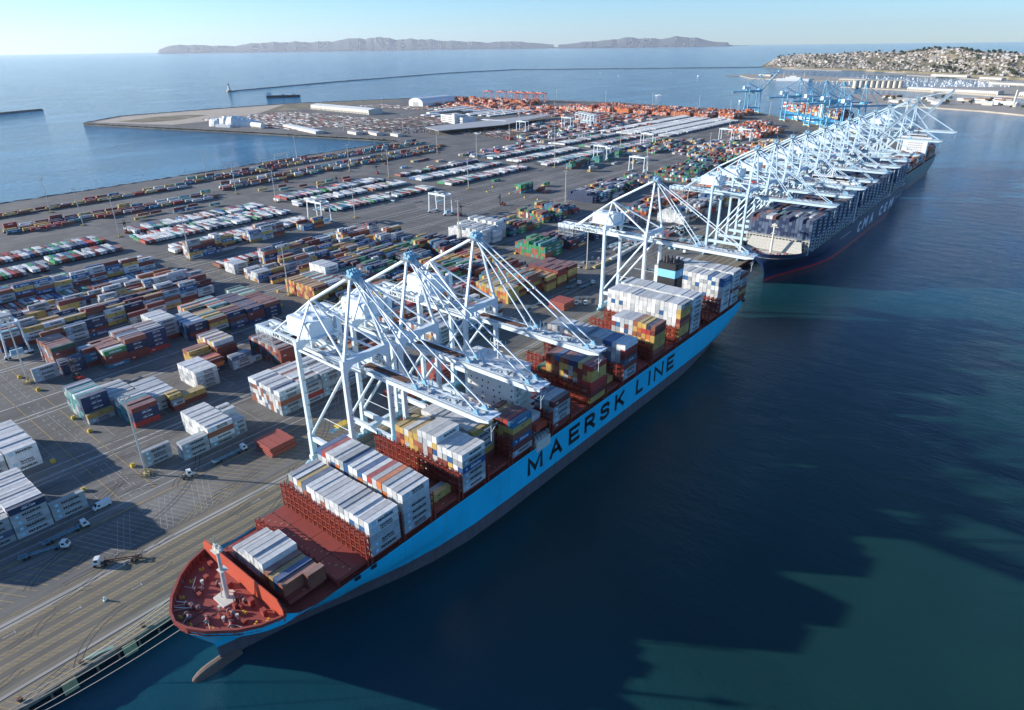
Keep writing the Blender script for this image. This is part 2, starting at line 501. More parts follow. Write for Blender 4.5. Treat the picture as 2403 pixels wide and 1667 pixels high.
_tx = {}
def text_mesh(s, size=1.0, bold=0.02, shear=0.0, sx=1.0):
    """flat lettering in the plane x = 0, reading along +y with z up, left edge at y = 0, base at z = 0"""
    key = (s, size, bold, shear, sx)
    if key in _tx: return _tx[key]
    cu = bpy.data.curves.new('lettering', 'FONT')
    cu.body = s; cu.size = size; cu.offset = bold; cu.shear = shear; cu.resolution_u = 2
    cu.fill_mode = 'FRONT'
    o = bpy.data.objects.new('lettering', cu); COL.objects.link(o)
    dg = bpy.context.evaluated_depsgraph_get()
    me = bpy.data.meshes.new_from_object(o.evaluated_get(dg))
    vs = [(v.co.x * sx, v.co.y) for v in me.vertices]
    fs = [tuple(p.vertices) for p in me.polygons]
    bpy.data.objects.remove(o); bpy.data.curves.remove(cu); bpy.data.meshes.remove(me)
    x0 = min(v[0] for v in vs); y0 = min(v[1] for v in vs)
    vs = [(a - x0, b - y0) for a, b in vs]
    w = max(v[0] for v in vs); h = max(v[1] for v in vs)
    _tx[key] = (vs, fs, w, h)
    return _tx[key]

def add_text(mb, s, y0, z0, h, x, mi=0, w=None, bold=0.02, shear=0.0):
    vs, fs, tw, th = text_mesh(s, 1.0, bold, shear)
    kz = h / th; ky = (w / tw) if w else kz
    n = len(mb.v)
    mb.v += [(x, y0 + a * ky, z0 + b * kz) for a, b in vs]
    for f in fs:
        mb.f.append(tuple(n + i for i in f)); mb.mi.append(mi)
    return tw * ky

def ordw(n):
    tens = {2: 'twenty', 3: 'thirty', 4: 'forty', 5: 'fifty', 6: 'sixty', 7: 'seventy', 8: 'eighty', 9: 'ninety'}
    tth = {2: 'twentieth', 3: 'thirtieth', 4: 'fortieth', 5: 'fiftieth', 6: 'sixtieth', 7: 'seventieth', 8: 'eightieth', 9: 'ninetieth'}
    n += 1
    if n <= 20: return ORD[n - 1]
    return tth[n // 10] if n % 10 == 0 else tens[n // 10] + '-' + ORD[n % 10 - 1]
STROKES = {'M': [[(0, 0), (0, 1), (.5, .12), (1, 1), (1, 0)]], 'A': [[(0, 0), (.5, 1), (1, 0)], [(.2, .32), (.8, .32)]], 'E': [[(1, 0), (0, 0), (0, 1), (1, 1)], [(0, .5), (.85, .5)]],
 'R': [[(0, 0), (0, 1), (.7, 1), (.92, .88), (.95, .72), (.88, .56), (.68, .46), (0, .46)], [(.5, .46), (1, 0)]], 'S': [[(.02, .16), (.2, .02), (.7, 0), (.95, .14), (.95, .36), (.75, .49), (.25, .53), (.06, .66), (.06, .86), (.28, 1), (.75, 1), (.95, .86)]],
 'K': [[(0, 0), (0, 1)], [(.95, 1), (.08, .42)], [(.35, .58), (1, 0)]], 'L': [[(0, 1), (0, 0), (1, 0)]], 'I': [[(.5, 0), (.5, 1)]], 'N': [[(0, 0), (0, 1), (1, 0), (1, 1)]]}
def stroke_letter(mb, ch, y0, y1, z0, z1, x, w):
    for line in STROKES[ch]:
        P = [Vector((y0 + w / 2 + a * (y1 - y0 - w), z0 + w / 2 + b * (z1 - z0 - w))) for a, b in line]
        L_, R_ = [], []
        for i, p in enumerate(P):
            d0 = (P[i] - P[i - 1]).normalized() if i else None; d1 = (P[i + 1] - P[i]).normalized() if i < len(P) - 1 else None
            if d0 is None: n = Vector((-d1.y, d1.x)); k = 1; p = p - d1 * w / 2
            elif d1 is None: n = Vector((-d0.y, d0.x)); k = 1; p = p + d0 * w / 2
            else:
                n = (Vector((-d0.y, d0.x)) + Vector((-d1.y, d1.x))).normalized(); k = min(1.7, 1 / max(.3, n.dot(Vector((-d0.y, d0.x)))))
            L_.append(p + n * w / 2 * k); R_.append(p - n * w / 2 * k)
        for i in range(len(P) - 1):
            mb.face([(x, *L_[i]), (x, *R_[i]), (x, *R_[i + 1]), (x, *L_[i + 1])])
ORD = ['first', 'second', 'third', 'fourth', 'fifth', 'sixth', 'seventh', 'eighth', 'ninth', 'tenth', 'eleventh', 'twelfth', 'thirteenth', 'fourteenth', 'fifteenth', 'sixteenth', 'seventeenth', 'eighteenth', 'nineteenth', 'twentieth']
NUM = ['one', 'two', 'three', 'four', 'five', 'six', 'seven', 'eight', 'nine', 'ten', 'eleven', 'twelve', 'thirteen', 'fourteen', 'fifteen', 'sixteen', 'seventeen', 'eighteen', 'nineteen', 'twenty', 'twenty-one', 'twenty-two', 'twenty-three', 'twenty-four']
QZ = 5.0        # quay level above the water

# ================================================================== the setting
# ------------------------------------------------------------------ water
mb = MB(); S = 60000
mb.face([(-S, -S, 0), (S, -S, 0), (S, S, 0), (-S, S, 0)])
tag(mb.build('water', 'water'), kind='structure')

# ------------------------------------------------------------------ land
LAND = [(-9, -260), (-9, 1355), (-188, 1546), (-495, 1862), (-964, 1945), (-1355, 1908), (-1620, 1880), (-1752, 1640), (-1890, 1370),
        (-1915, 1064), (-1915, 830), (-1800, 690), (-1536, 753), (-1228, 832), (-1012, 880), (-861, 917), (-842, 905), (-830, 685), (-813, 506), (-806, 231), (-800, -260)]
mb = MB(); mb.prism(LAND, -4.0, QZ)
tag(mb.build('ground', 'asphalt'), kind='structure')

def revetment(name, pts, out=10.0, ztop=5.5, mat='rock'):
    """sloping bank of armour stone along a polyline; the sea is on the right-hand side of travel"""
    P = [Vector((x, y)) for x, y in pts]
    S_ = []
    for a, b_ in zip(P[:-1], P[1:]):
        n = max(1, int((b_ - a).length / 6))
        S_ += [a.lerp(b_, i / n) for i in range(n)]
    S_.append(P[-1])
    rows = []
    for i, p in enumerate(S_):
        d = (S_[min(i + 1, len(S_) - 1)] - S_[max(i - 1, 0)]).normalized()
        nrm = Vector((d.y, -d.x))
        r = []
        for k, (o, z) in enumerate(((-3, ztop - 0.5), (-1.5, ztop + 0.4), (0, ztop + 0.3), (out * .3, ztop * .68), (out * .6, ztop * .38), (out * .85, 0.9), (out * 1.05, -1.5))):
            j = random.uniform(-.9, .9); jz = random.uniform(-.7, .7) if 0 < k < 6 else 0
            q = p + nrm * (o + j)
            r.append((q.x, q.y, z + jz))
        rows.append(r)
    mb = MB()
    for a, b_ in zip(rows[:-1], rows[1:]):
        for k in range(6):
            mb.face([a[k], b_[k], b_[k + 1], a[k + 1]])
    return tag(mb.build(name, mat), kind='structure')
revetment('rock_revetment', [(-495, 1862), (-964, 1945), (-1355, 1908), (-1620, 1880), (-1752, 1640), (-1890, 1370), (-1915, 1064), (-1915, 830), (-1800, 690), (-1536, 753), (-1228, 832), (-1012, 880), (-861, 917)][::-1], 12)
revetment('rock_revetment', [(-861, 917), (-842, 905), (-830, 685), (-813, 506), (-806, 231), (-800, -260)][::-1], 8, 5.2)

tag(sheet('sandy_tip', [(-1795, 712), (-1895, 832), (-1897, 1060), (-1870, 1330), (-1660, 1112), (-1560, 915), (-1550, 800)], QZ + 0.01, 'sand'), kind='structure')
tag(sheet('scrub_ground', [(-1870, 1330), (-1740, 1620), (-1640, 1640), (-1660, 1112)], QZ + 0.012, 'scrub'), kind='structure')
tag(sheet('scrub_ground', [(-1755, 753), (-1800, 864), (-1790, 955), (-1729, 990), (-1650, 870), (-1669, 783)], QZ + 0.02, 'scrub'), kind='structure')

# ------------------------------------------------------------------ quay apron, rails and painted lanes
tag(sheet('quay_apron', [(-41, -260), (-0.4, -260), (-0.4, 1358), (-41, 1358)], QZ + 0.006, 'apron'), kind='structure')
mb = MB()
for k in range(5):
    x = -34.2 + k * 5.3
    mb.face([(x, -260, QZ + .010), (x + 2.9, -260, QZ + .010), (x + 2.9, 1350, QZ + .010), (x, 1350, QZ + .010)])
tag(mb.build('driving_lanes', 'apron_dark'), kind='structure')
mb = MB()
for x0, x1 in ((-39.2, -36.0), (-8.3, -6.7)):
    mb.face([(x0, -260, QZ + .012), (x1, -260, QZ + .012), (x1, 1356, QZ + .012), (x0, 1356, QZ + .012)])
tag(mb.build('rail_bed', 'rail_strip'), kind='structure')
mb = MB()
for x in (-37.5, -7.0):
    mb.box(x - 0.13, x + 0.13, -260, 1356, QZ + 0.0, QZ + 0.07)
tag(mb.build('crane_rail', 'steel_rail'), kind='structure')
# yellow diagonal hatching between the lanes
mb = MB()
z = QZ + .014
for k in range(6):
    xa = -36.0 + k * 5.3; xb = xa + 2.1
    if k == 5: xa, xb = -5.8, -1.6
    y = -60.0
    while y < 600:
        mb.face([(xa, y, z), (xb, y + 2.4, z), (xb, y + 2.62, z), (xa, y + 0.22, z)])
        y += 2.1
    for x in (xa, xb):
        mb.face([(x - .1, -200, z + .002), (x + .1, -200, z + .002), (x + .1, 1300, z + .002), (x - .1, 1300, z + .002)])
def ln(x0, y0, x1, y1, w, zz=None):
    d = Vector((x1 - x0, y1 - y0)).normalized(); n = Vector((-d.y, d.x)) * w / 2
    zz = z if zz is None else zz
    mb.face([(x0 + n.x, y0 + n.y, zz), (x0 - n.x, y0 - n.y, zz), (x1 - n.x, y1 - n.y, zz), (x1 + n.x, y1 + n.y, zz)])
ln(-68.6, -200, -68.6, 1300, 0.5, z + .002)
ln(-41.5, -200, -41.5, 1300, 0.25, z + .002)
for y in np.arange(84, 152, 3.1):
    ln(-66, y, -46, y + 11, 0.2)
    if y < 108: ln(-50, y + 3, -43, y - 9, 0.2)
for y in np.arange(10, 44, 3.4):
    ln(-62, y, -47, y + 8, 0.2)
for y0 in (68, 81, 243, 252, 428, 440, 618, 630, 816, 828):
    ln(-74, y0, -420, y0, 0.3)
tag(mb.build('yellow_markings', 'line_yellow'), kind='structure')
mb = MB()
for y in np.arange(44, 92, 2.3):
    ln(-66, y, -44, y + 9, 0.15)
    if int(y) % 2: ln(-66, y + 9, -44, y, 0.12, z + .002)
RUNS = [-74, -79.5, -115, -119, -126, -182, -186, -203, -256, -260, -272, -276, -306, -311, -338, -345, -366, -374, -402, -408, -428]
for x in RUNS:
    ln(x, -200, x, 1250, 0.55 if x in (-74, -79.5, -115, -126) else 1.1)
for y in np.arange(-40, 1000, 12.8):
    for x0, x1 in ((-84, -112), (-131, -180), (-207, -254), (-279, -304), (-313, -336), (-348, -364), (-376, -400)):
        if (y % 190) < 160 or True: ln(x0, y, x1, y, 0.18)
for x0, x1 in ((-84, -112), (-131, -180), (-207, -254), (-279, -304), (-313, -336), (-348, -364), (-376, -400)):
    x = x0
    while x > x1:
        for y in np.arange(20, 1000, 6.4): ln(x, y, x, y + 3.4, 0.16, z + .002)
        x -= 5.4
for y0 in (72, 76.5, 246, 249, 432, 436, 621, 625):
    x = -76
    while x > -440: ln(x, y0, x - 3, y0, 0.22, z + .004); x -= 7
for k in range(26):
    x = -34 + (k % 5) * 5.3 + 1.4; y = 14 + k * 17.3
    ln(x, y, x, y + 3.2, 0.3, z + .004); ln(x - .8, y + 3.4, x + .8, y + 3.4, .3, z + .006)
for x in (-428, -610, -665, -735):
    ln(x, 100, x, 1000, 0.5)
tag(mb.build('white_markings', 'line_white'), kind='structure')
# black tyre marks where the tractors turn and brake
mb = MB(); rr_ = random.Random(3)
def track(x, y, a, rad, arc, w=.32):
    n_ = 10; P = []
    for i in range(n_ + 1):
        t = arc * i / n_; P.append((x + rad * (math.sin(a + t) - math.sin(a)), y - rad * (math.cos(a + t) - math.cos(a)), a + t))
    for off in (-.95, .95):
        for p_, q_ in zip(P[:-1], P[1:]):
            def o(pt, k): return (pt[0] - math.sin(pt[2]) * (off + k), pt[1] + math.cos(pt[2]) * (off + k), QZ + .022)
            mb.face([o(p_, -w / 2), o(p_, w / 2), o(q_, w / 2), o(q_, -w / 2)])
for _ in range(190):
    x = rr_.choice([rr_.uniform(-72, -4), rr_.uniform(-125, -70), rr_.uniform(-440, -76)]); y = rr_.uniform(-10, 260) if x > -76 else rr_.choice([rr_.uniform(60, 84), rr_.uniform(236, 256), rr_.uniform(20, 420), rr_.uniform(440, 620)])
    track(x, y, rr_.choice([1.57, -1.57, 1.57, 0.6]) + rr_.uniform(-.25, .25), rr_.choice([12, 25, 60, -60, -25, -14]), rr_.uniform(.5, 1.1) * rr_.choice([.5, 1]))
tag(mb.build('tyre_marks', paint('tyre_rubber_marks', (0.05, 0.047, 0.043), .9, 1.0, (0.12, 0.11, 0.1), .3, streak=False)), kind='structure')
# quay wall with cope beam and the deep shadowed face below
mb = MB()
mb.box(-0.9, 0.25, -260, 1358, 3.7, QZ + 0.30)
mb.box(-9.5, -0.9, -260, 1358, 3.8, QZ - 0.01)
y = -250.0
while y < 1350:
    for x in (-1.4, -5.2): mb.tube((x, y, -4), (x, y, 3.8), .38, 6)
    y += 6.2
tag(mb.build('quay_wall', 'quay_wall'), kind='structure')

# far quay for the blue cranes
mb = MB()
a = Vector((0, 1358)); b_ = Vector((-495, 1862)); d = (b_ - a).normalized(); n = Vector((-d.y, d.x))
if n.dot(Vector((-1, -1))) < 0: n = -n
mb.face([(*(a + n * 1), QZ + .02), (*(a + n * 42), QZ + .02), (*(b_ + n * 42), QZ + .02), (*(b_ + n * 1), QZ + .02)])
tag(mb.build('far_apron', 'apron'), kind='structure')

# ------------------------------------------------------------------ breakwaters
def breakwater(pts, w=9, h=3.6, label=''):
    mb = MB(); rows = []
    P = [Vector(p) for p in pts]; S_ = []
    for a, b_ in zip(P[:-1], P[1:]):
        n = max(1, int((b_ - a).length / 25)); S_ += [a.lerp(b_, i / n) for i in range(n)]
    S_.append(P[-1])
    for i, p in enumerate(S_):
        d = (S_[min(i + 1, len(S_) - 1)] - S_[max(i - 1, 0)]).normalized(); nr = Vector((-d.y, d.x))
        rows.append([(p.x + nr.x * (o + random.uniform(-1, 1)), p.y + nr.y * (o + random.uniform(-1, 1)), zz + random.uniform(-.4, .5)) for o, zz in ((-w, -1.5), (-w * .35, h), (w * .35, h), (w, -1.5))])
    for a, b_ in zip(rows[:-1], rows[1:]):
        for k in range(3): mb.face([a[k], b_[k], b_[k + 1], a[k + 1]])
    return tag(mb.build('breakwater', 'rock'), label, 'breakwater')
breakwater([(-2800, 1660), (-2852, 1743), (-3107, 2459), (-3420, 3700), (-3400, 4450), (-2549, 5000), (-1794, 5560)], 8, 3.0, 'long dark stone breakwater running from the lighthouse towards the hill')
breakwater([(-2440, 800), (-2388, 671), (-2250, 420)], 12, 5, 'short stone breakwater end at the left edge of the water')
breakwater([(-1510, 4090), (-1385, 4001)], 7, 3, 'small jetty off the end of the fishing pier')

# ------------------------------------------------------------------ far shores
def flat_land(name, poly, z, mat):
    mb = MB(); mb.prism(poly, -3, z); return tag(mb.build(name, mat), kind='structure')
flat_land('far_land', [(-368, 2289), (-282, 2258), (-176, 2268), (-14, 2201), (74, 2132), (420, 1950), (460, 2300), (45, 2530), (-53, 2558), (-144, 2597), (-237, 2609), (-331, 2695), (-408, 2766), (-471, 2693)], 3.5, 'far_ground')
flat_land('far_land', [(-620, 3130), (-479, 3076), (-382, 3032), (-258, 2967), (-87, 2865), (26, 2790), (400, 2560), (460, 3100), (-19, 3406), (-141, 3345), (-315, 3257), (-417, 3215), (-600, 3283)], 3.5, 'far_ground')
flat_land('far_land', [(-1392, 3998), (-1224, 3720), (-1047, 3642), (-864, 3590), (-681, 3597), (-600, 3283), (-520, 3240), (-560, 3700), (-786, 3989), (-998, 4068), (-1236, 4253), (-1438, 4174)], 3.0, 'far_ground')
flat_land('beach', [(-1600, 5290), (-1565, 5217), (-1103, 4964), (-994, 5001), (-669, 4670), (-840, 4330), (-618, 4401), (-307, 4116), (-38, 3657), (460, 3150), (600, 3400), (-58, 4100), (-640, 4820), (-1100, 5150)], 2.0, 'far_ground')
tag(sheet('lawn', [(-194, 2447), (-141, 2507), (-165, 2617), (-215, 2589)], 3.52, leaf_mat('lawn_grass', (0.09, 0.13, 0.03), (0.16, 0.2, 0.05))), kind='structure')

HB = [(-1850, 5540), (-1480, 5290), (-1118, 5063), (-649, 4686), (-58, 3982), (560, 3250)]
HH = [(0, 46), (.14, 74), (.3, 88), (.45, 96), (.55, 114), (.63, 113), (.75, 100), (.88, 88), (1, 82)]
def interp(tab, t):
    for (a, va), (b_, vb) in zip(tab[:-1], tab[1:]):
        if t <= b_: return va + (vb - va) * max(0, min(1, (t - a) / (b_ - a)))
    return tab[-1][1]
_hl = [0]
for a, b_ in zip(HB[:-1], HB[1:]): _hl.append(_hl[-1] + math.dist(a, b_))
def hill_pt(u, v):
    s = u * _hl[-1]
    for i in range(len(HB) - 1):
        if s <= _hl[i + 1] + 1e-6:
            t = (s - _hl[i]) / (_hl[i + 1] - _hl[i]); break
    x = HB[i][0] + (HB[i + 1][0] - HB[i][0]) * t; y = HB[i][1] + (HB[i + 1][1] - HB[i][1]) * t
    x += -0.28 * v * 1700; y += 0.96 * v * 1700
    k = min(1, v / 0.5); k = k * k * (3 - 2 * k)
    h = interp(HH, u) * (0.12 + 0.88 * k)
    if u < 0.05: h = h * (0.3 + 14 * u)
    h *= 1 + 0.05 * math.sin(u * 27 + v * 9) + 0.03 * math.sin(u * 61 - v * 23)
    if v > .75: h *= 1 - (v - .75) * 1.6
    return x, y, max(h, 2.0 if v > 0 else 1.0)
mb = MB(); NU, NV = 90, 30
G = [[hill_pt(i / NU, j / NV) for j in range(NV + 1)] for i in range(NU + 1)]
for i in range(NU):
    for j in range(NV):
        mb.face([G[i][j], G[i + 1][j], G[i + 1][j + 1], G[i][j + 1]])
for i in range(NU): mb.face([G[i][0], (G[i][0][0], G[i][0][1], -2), (G[i + 1][0][0], G[i + 1][0][1], -2), G[i + 1][0]])
for j in range(NV): mb.face([G[0][j], G[0][j + 1], (*G[0][j + 1][:2], -2), (*G[0][j][:2], -2)])
tag(mb.build('hill', 'hill'), kind='structure')

# ------------------------------------------------------------------ islands on the horizon (bearing, elevation as seen from the terminal)
ISL = [(-65.3, 0.0), (-64.6, .33), (-63.7, .52), (-62, .60), (-60.2, .56), (-58.5, .76), (-56.1, .84), (-54.2, .84), (-52.5, .92), (-51.35, 1.12), (-50.5, .98), (-49.7, 1.16), (-48.5, 1.0), (-46.1, 1.0), (-44.6, .90), (-42.7, .84), (-41, .76), (-39.4, .84), (-37.5, .70), (-35.9, .52), (-35.0, .53), (-33.7, .70), (-32, .78), (-30.3, .95), (-28.9, .86), (-27.6, .80), (-26.3, .92), (-24.8, .74), (-23.6, .45), (-22.3, .36), (-21.2, 0.0)]
def island(name, tab, dist):
    a0, a1 = tab[0][0], tab[-1][0]; nb = int((a1 - a0) * 14); ND = 14
    mb = MB(); g = []
    for i in range(nb + 1):
        b = a0 + (a1 - a0) * i / nb
        e = max(0.0, interp(tab, b) - interp([(-65.3, .0), (-62, .26), (-52, .40), (-40, .46), (-30, .44), (-21.2, .3)], b))
        e *= (max(e, .02) / .62) ** .3
        e *= 1 + 0.07 * math.sin(b * 3.7) + 0.035 * math.sin(b * 8 + 1)
        col = []
        for j in range(ND):
            t = j / (ND - 1)
            dd = dist + (t - .55) * 14000
            # ridge in the middle of the depth, spurs and gullies towards the near shore
            prof = 1 - abs(t - .55) / .55 if t < .55 else 1 - (t - .55) / .45
            rid = 1 + (0.22 * math.sin(b * 1.3 + t * 3) + .10 * math.sin(b * 2.9 - t * 4)) * (1 - prof)
            hgt = math.radians(e) * dist * max(0, prof) ** 1.5 * max(0.1, rid) + (190 if e > .03 else 40) * prof
            hgt *= 1 if e > 0.02 else .3
            r = math.radians(b)
            col.append((CAM.x + math.sin(r) * dd, CAM.y + math.cos(r) * dd, hgt - 5))
        g.append(col)
    for a, b_ in zip(g[:-1], g[1:]):
        for k in range(ND - 1): mb.face([a[k], b_[k], b_[k + 1], a[k + 1]])
    me = mb.mesh(name, 'island')
    bm = bmesh.new(); bm.from_mesh(me); bmesh.ops.remove_doubles(bm, verts=bm.verts, dist=.5); bm.to_mesh(me); bm.free()
    for q in me.polygons: q.use_smooth = True
    o = obj(name, me)
    return tag(o, kind='structure')
island('island_terrain', ISL[:20], 51000)
island('island_terrain', [(-35.9, 0.5)] + ISL[20:], 48000)

# ------------------------------------------------------------------ haze: one closed box of air round everything
HAZE = True
if HAZE:
    m = bpy.data.materials.new('haze_air'); m.use_nodes = True
    nt = m.node_tree; nt.nodes.remove(nt.nodes['Principled BSDF'])
    pv = nt.nodes.new('ShaderNodeVolumePrincipled')
    pv.inputs['Color'].default_value = (0.80, 0.89, 1.0, 1)
    pv.inputs['Density'].default_value = 1.15e-5
    pv.inputs['Anisotropy'].default_value = 0.25
    nt.links.new(pv.outputs[0], nt.nodes['Material Output'].inputs['Volume'])
    mb = MB(); mb.box(-61000, 61000, -61000, 61000, -12, 1450)
    hz = mb.build('haze', m)
    tag(hz, 'thin pale sea haze over the whole harbour', 'haze', kind='stuff')

# ================================================================== containers
PAL = {
 'white': (0.66, 0.67, 0.66), 'grey': (0.40, 0.43, 0.445), 'maroon': (0.19, 0.042, 0.034), 'red': (0.42, 0.045, 0.04), 'orange': (0.58, 0.16, 0.045),
 'tan': (0.54, 0.36, 0.10), 'navy': (0.016, 0.036, 0.098), 'blue': (0.03, 0.115, 0.28), 'green': (0.03, 0.25, 0.09), 'teal': (0.07, 0.28, 0.27),
 'steel blue': (0.03, 0.17, 0.28), 'brown': (0.30, 0.105, 0.06), 'dark green': (0.03, 0.085, 0.06), 'slate': (0.085, 0.12, 0.19)}
P_MIX = 'white white grey grey grey maroon maroon brown tan tan navy blue red steel_blue green orange'.replace('_', ' ').split(' ')
P_MIX = ['white', 'white', 'grey', 'grey', 'grey', 'maroon', 'maroon', 'brown', 'tan', 'tan', 'navy', 'blue', 'red', 'steel blue', 'orange']
P_WG = ['white', 'white', 'white', 'grey', 'grey', 'grey', 'white', 'tan', 'maroon', 'brown', 'blue']
P_WHITE = ['white'] * 7 + ['grey'] * 3
P_MAE = ['grey', 'grey', 'grey', 'white', 'white', 'tan', 'tan', 'maroon', 'maroon', 'brown', 'blue', 'navy']
P_NAVY = ['navy', 'navy', 'navy', 'slate', 'slate', 'maroon', 'maroon', 'brown', 'steel blue', 'tan', 'green', 'white']
P_TAN = ['tan', 'tan', 'tan', 'orange', 'brown', 'brown', 'maroon', 'red', 'grey']
P_GREEN = ['green', 'green', 'teal', 'dark green', 'navy', 'maroon', 'brown', 'tan', 'white', 'steel blue']
P_ORANGE = ['orange', 'orange', 'orange', 'orange', 'red', 'brown', 'maroon', 'white', 'grey']
P_RED = ['red', 'maroon', 'maroon', 'brown', 'orange', 'tan', 'white', 'grey']
P_TR = ['white'] * 9 + ['grey'] * 2 + ['maroon', 'red', 'blue', 'steel blue', 'green', 'brown', 'teal', 'navy']
P_TRC = ['white', 'white', 'white', 'grey', 'grey', 'maroon', 'brown', 'red', 'blue', 'green', 'slate', 'teal', 'navy']
P_RAIL = ['maroon', 'maroon', 'brown', 'red', 'tan', 'tan', 'white', 'grey', 'steel blue', 'teal', 'navy']
P_SHIPN = ['slate', 'navy', 'slate', 'navy', 'slate', 'navy', 'navy', 'slate', 'orange', 'teal', 'maroon', 'white']
CW, CH, CL = 2.38, 2.66, 12.15

def jitter(c, k=0.22):
    f = 1 + random.uniform(-k, k)
    return tuple(min(0.9, x * f + random.uniform(-.004, .004) * 1) for x in c)

def container_mesh(L):
    """steel box with proud corner posts and rails round recessed walls, doors at the near end"""
    bm = bmesh.new()
    bmesh.ops.create_cube(bm, size=1.0)
    for v in bm.verts:
        v.co.x *= CW; v.co.y *= L; v.co.z = (v.co.z + .5) * (CH - 0.03)
    bm.faces.ensure_lookup_table()
    fs = [f for f in bm.faces if f.normal.z > -0.5]
    for f in fs:
        r = bmesh.ops.inset_individual(bm, faces=[f], thickness=0.14, depth=-0.045)
    me = bpy.data.meshes.new('container'); bm.to_mesh(me); bm.free()
    me.materials.append(M['container'])
    return me
CM40 = container_mesh(CL); CM20 = container_mesh(6.06)

# printed lettering for the long wall facing the water (x = +CW/2)
def letter_mesh(kind, L=CL):
    mb = MB(); x = CW / 2 + 0.02; mats = ['black_letter', 'star_blue', 'white_letter']
    def star(y, z, s):
        mb.face([(x, y, z), (x, y + s, z), (x, y + s, z + s), (x, y, z + s)], 1)
        pts = []
        for i in range(14):
            a = math.pi / 2 + i * math.pi / 7; r = s * (.40 if i % 2 == 0 else .17)
            pts.append((x + .012, y + s / 2 + math.cos(a) * r, z + s / 2 + math.sin(a) * r))
        mb.face(pts, 2)
    k = L / CL
    if kind == 'mk':
        star(-4.6 * k, .62, 1.35); add_text(mb, 'MAERSK', -2.2 * k, .82, 1.05, x, 0, 6.6 * k, .045)
    elif kind == 'ms':
        star(-4.4 * k, .62, 1.35); add_text(mb, 'MAERSK', -1.6 * k, 1.36, .85, x, 0, 5.2 * k, .04); add_text(mb, 'SEALAND', -1.6 * k, .36, .8, x, 0, 5.4 * k, .03)
    elif kind == 'sf':
        star(-4.4 * k, .75, 1.0); add_text(mb, 'Safmarine', -1.9 * k, .6, 1.35, x, 2, 5.6 * k, .02, .3)
    elif kind == 'cm':
        add_text(mb, 'CMA CGM', -1.9 * k, .85, .8, x, 2, 4.6 * k, .03, .25)
        mb.face([(x, -1.6 * k, 1.95), (x, 1.4 * k, 2.2), (x, 1.4 * k, 2.28), (x, -1.6 * k, 2.05)], 2)
    elif kind == 'ev':
        add_text(mb, 'EVERGREEN', -3.4 * k, .8, 1.05, x, 2, 6.8 * k, .03)
    elif kind == 'hj':
        add_text(mb, 'HANJIN', -2.8 * k, .75, 1.1, x, 2, 5.6 * k, .04)
    elif kind == 'ms_c':
        mb.face([(x, -.6, .75), (x, .6, .75), (x, .7, 1.9), (x, -.7, 1.9)], 0)
        add_text(mb, 'MSC', -.55, 1.0, .5, x + .012, 2, 1.1, .03)
    elif kind == 'ap':
        add_text(mb, 'APL', -4.4 * k, .9, .8, x, 2, 1.9, .04)
    elif kind == 'dot':
        for i in range(7): mb.face([(x, -4 + i * 1.2, .7 + (i % 2) * .3), (x, -3.5 + i * 1.2, .7 + (i % 2) * .3), (x, -3.5 + i * 1.2, 1.4 + (i % 2) * .3), (x, -4 + i * 1.2, 1.4 + (i % 2) * .3)], 2)
    me = mb.mesh('lettering', mats)
    return me, mb
LET = {k: letter_mesh(k) for k in ('mk', 'ms', 'sf', 'cm', 'ev', 'hj', 'ms_c', 'ap', 'dot')}
LET20 = {k: letter_mesh(k, 6.06) for k in ('mk', 'ms', 'sf', 'cm', 'ev', 'hj', 'ms_c', 'ap', 'dot')}
def brand(color):
    r = random.random()
    if color in ('white', 'grey'): return 'ms' if r < .22 else ('mk' if r < .9 else None)
    return {'blue': 'sf', 'navy': 'cm', 'slate': 'cm', 'green': 'ev' if r < .6 else 'dot', 'dark green': 'dot' if r < .5 else None, 'steel blue': 'hj', 'teal': 'hj' if r < .5 else None, 'tan': 'ms_c', 'maroon': 'ap' if r < .3 else None, 'red': 'ap' if r < .4 else None}.get(color)

class Cont:
    __slots__ = ('x', 'y', 'z', 'L', 'c', 'rot', 'text', 'vis', 'lab', 'rgb', 'h')
    def __init__(s, x, y, z, c, L=CL, rot=0, text=None, vis=True, lab=None):
        s.x, s.y, s.z, s.c, s.L, s.rot, s.text, s.vis, s.lab = x, y, z, c, L, rot, text, vis, lab
        s.rgb = jitter(PAL[c]); s.h = CH
def fill(cols, x_right, y0, z0, places, pitch=2.55, L=CL, labf=None, dest=None):
    """cols: list (from the water side inland) of lists of colour names, bottom to top"""
    n = len(cols)
    for r, col in enumerate(cols):
        hts = [2.66] * (len(col) - 1) + [random.choice([2.45, 2.66, 2.86])]
        for t, c in enumerate(col):
            if c is None: continue
            top = t == len(col) - 1
            right = r == 0 or len(cols[r - 1]) <= t
            left = r == n - 1 or len(cols[r + 1]) <= t
            front = places.get('front', 99)       # how many tiers of the neighbour in front hide this one
            fr = t >= (front[r] if isinstance(front, list) and r < len(front) else (0 if front == 99 else front if not isinstance(front, list) else 0))
            bk = t >= (places['back'][r] if isinstance(places.get('back'), list) and r < len(places['back']) else 0)
            if not (top or right or left or fr or bk): continue
            k = Cont(x_right - CW / 2 - r * pitch + random.uniform(-.05, .05), y0 + L / 2 + random.uniform(-.08, .08), z0 + sum(hts[:t]), c, L,
                     text=brand(c) if right else None, vis=(top or right or fr), lab=labf(r, t, top) if labf else None)
            k.h = hts[t]; dest.append(k)

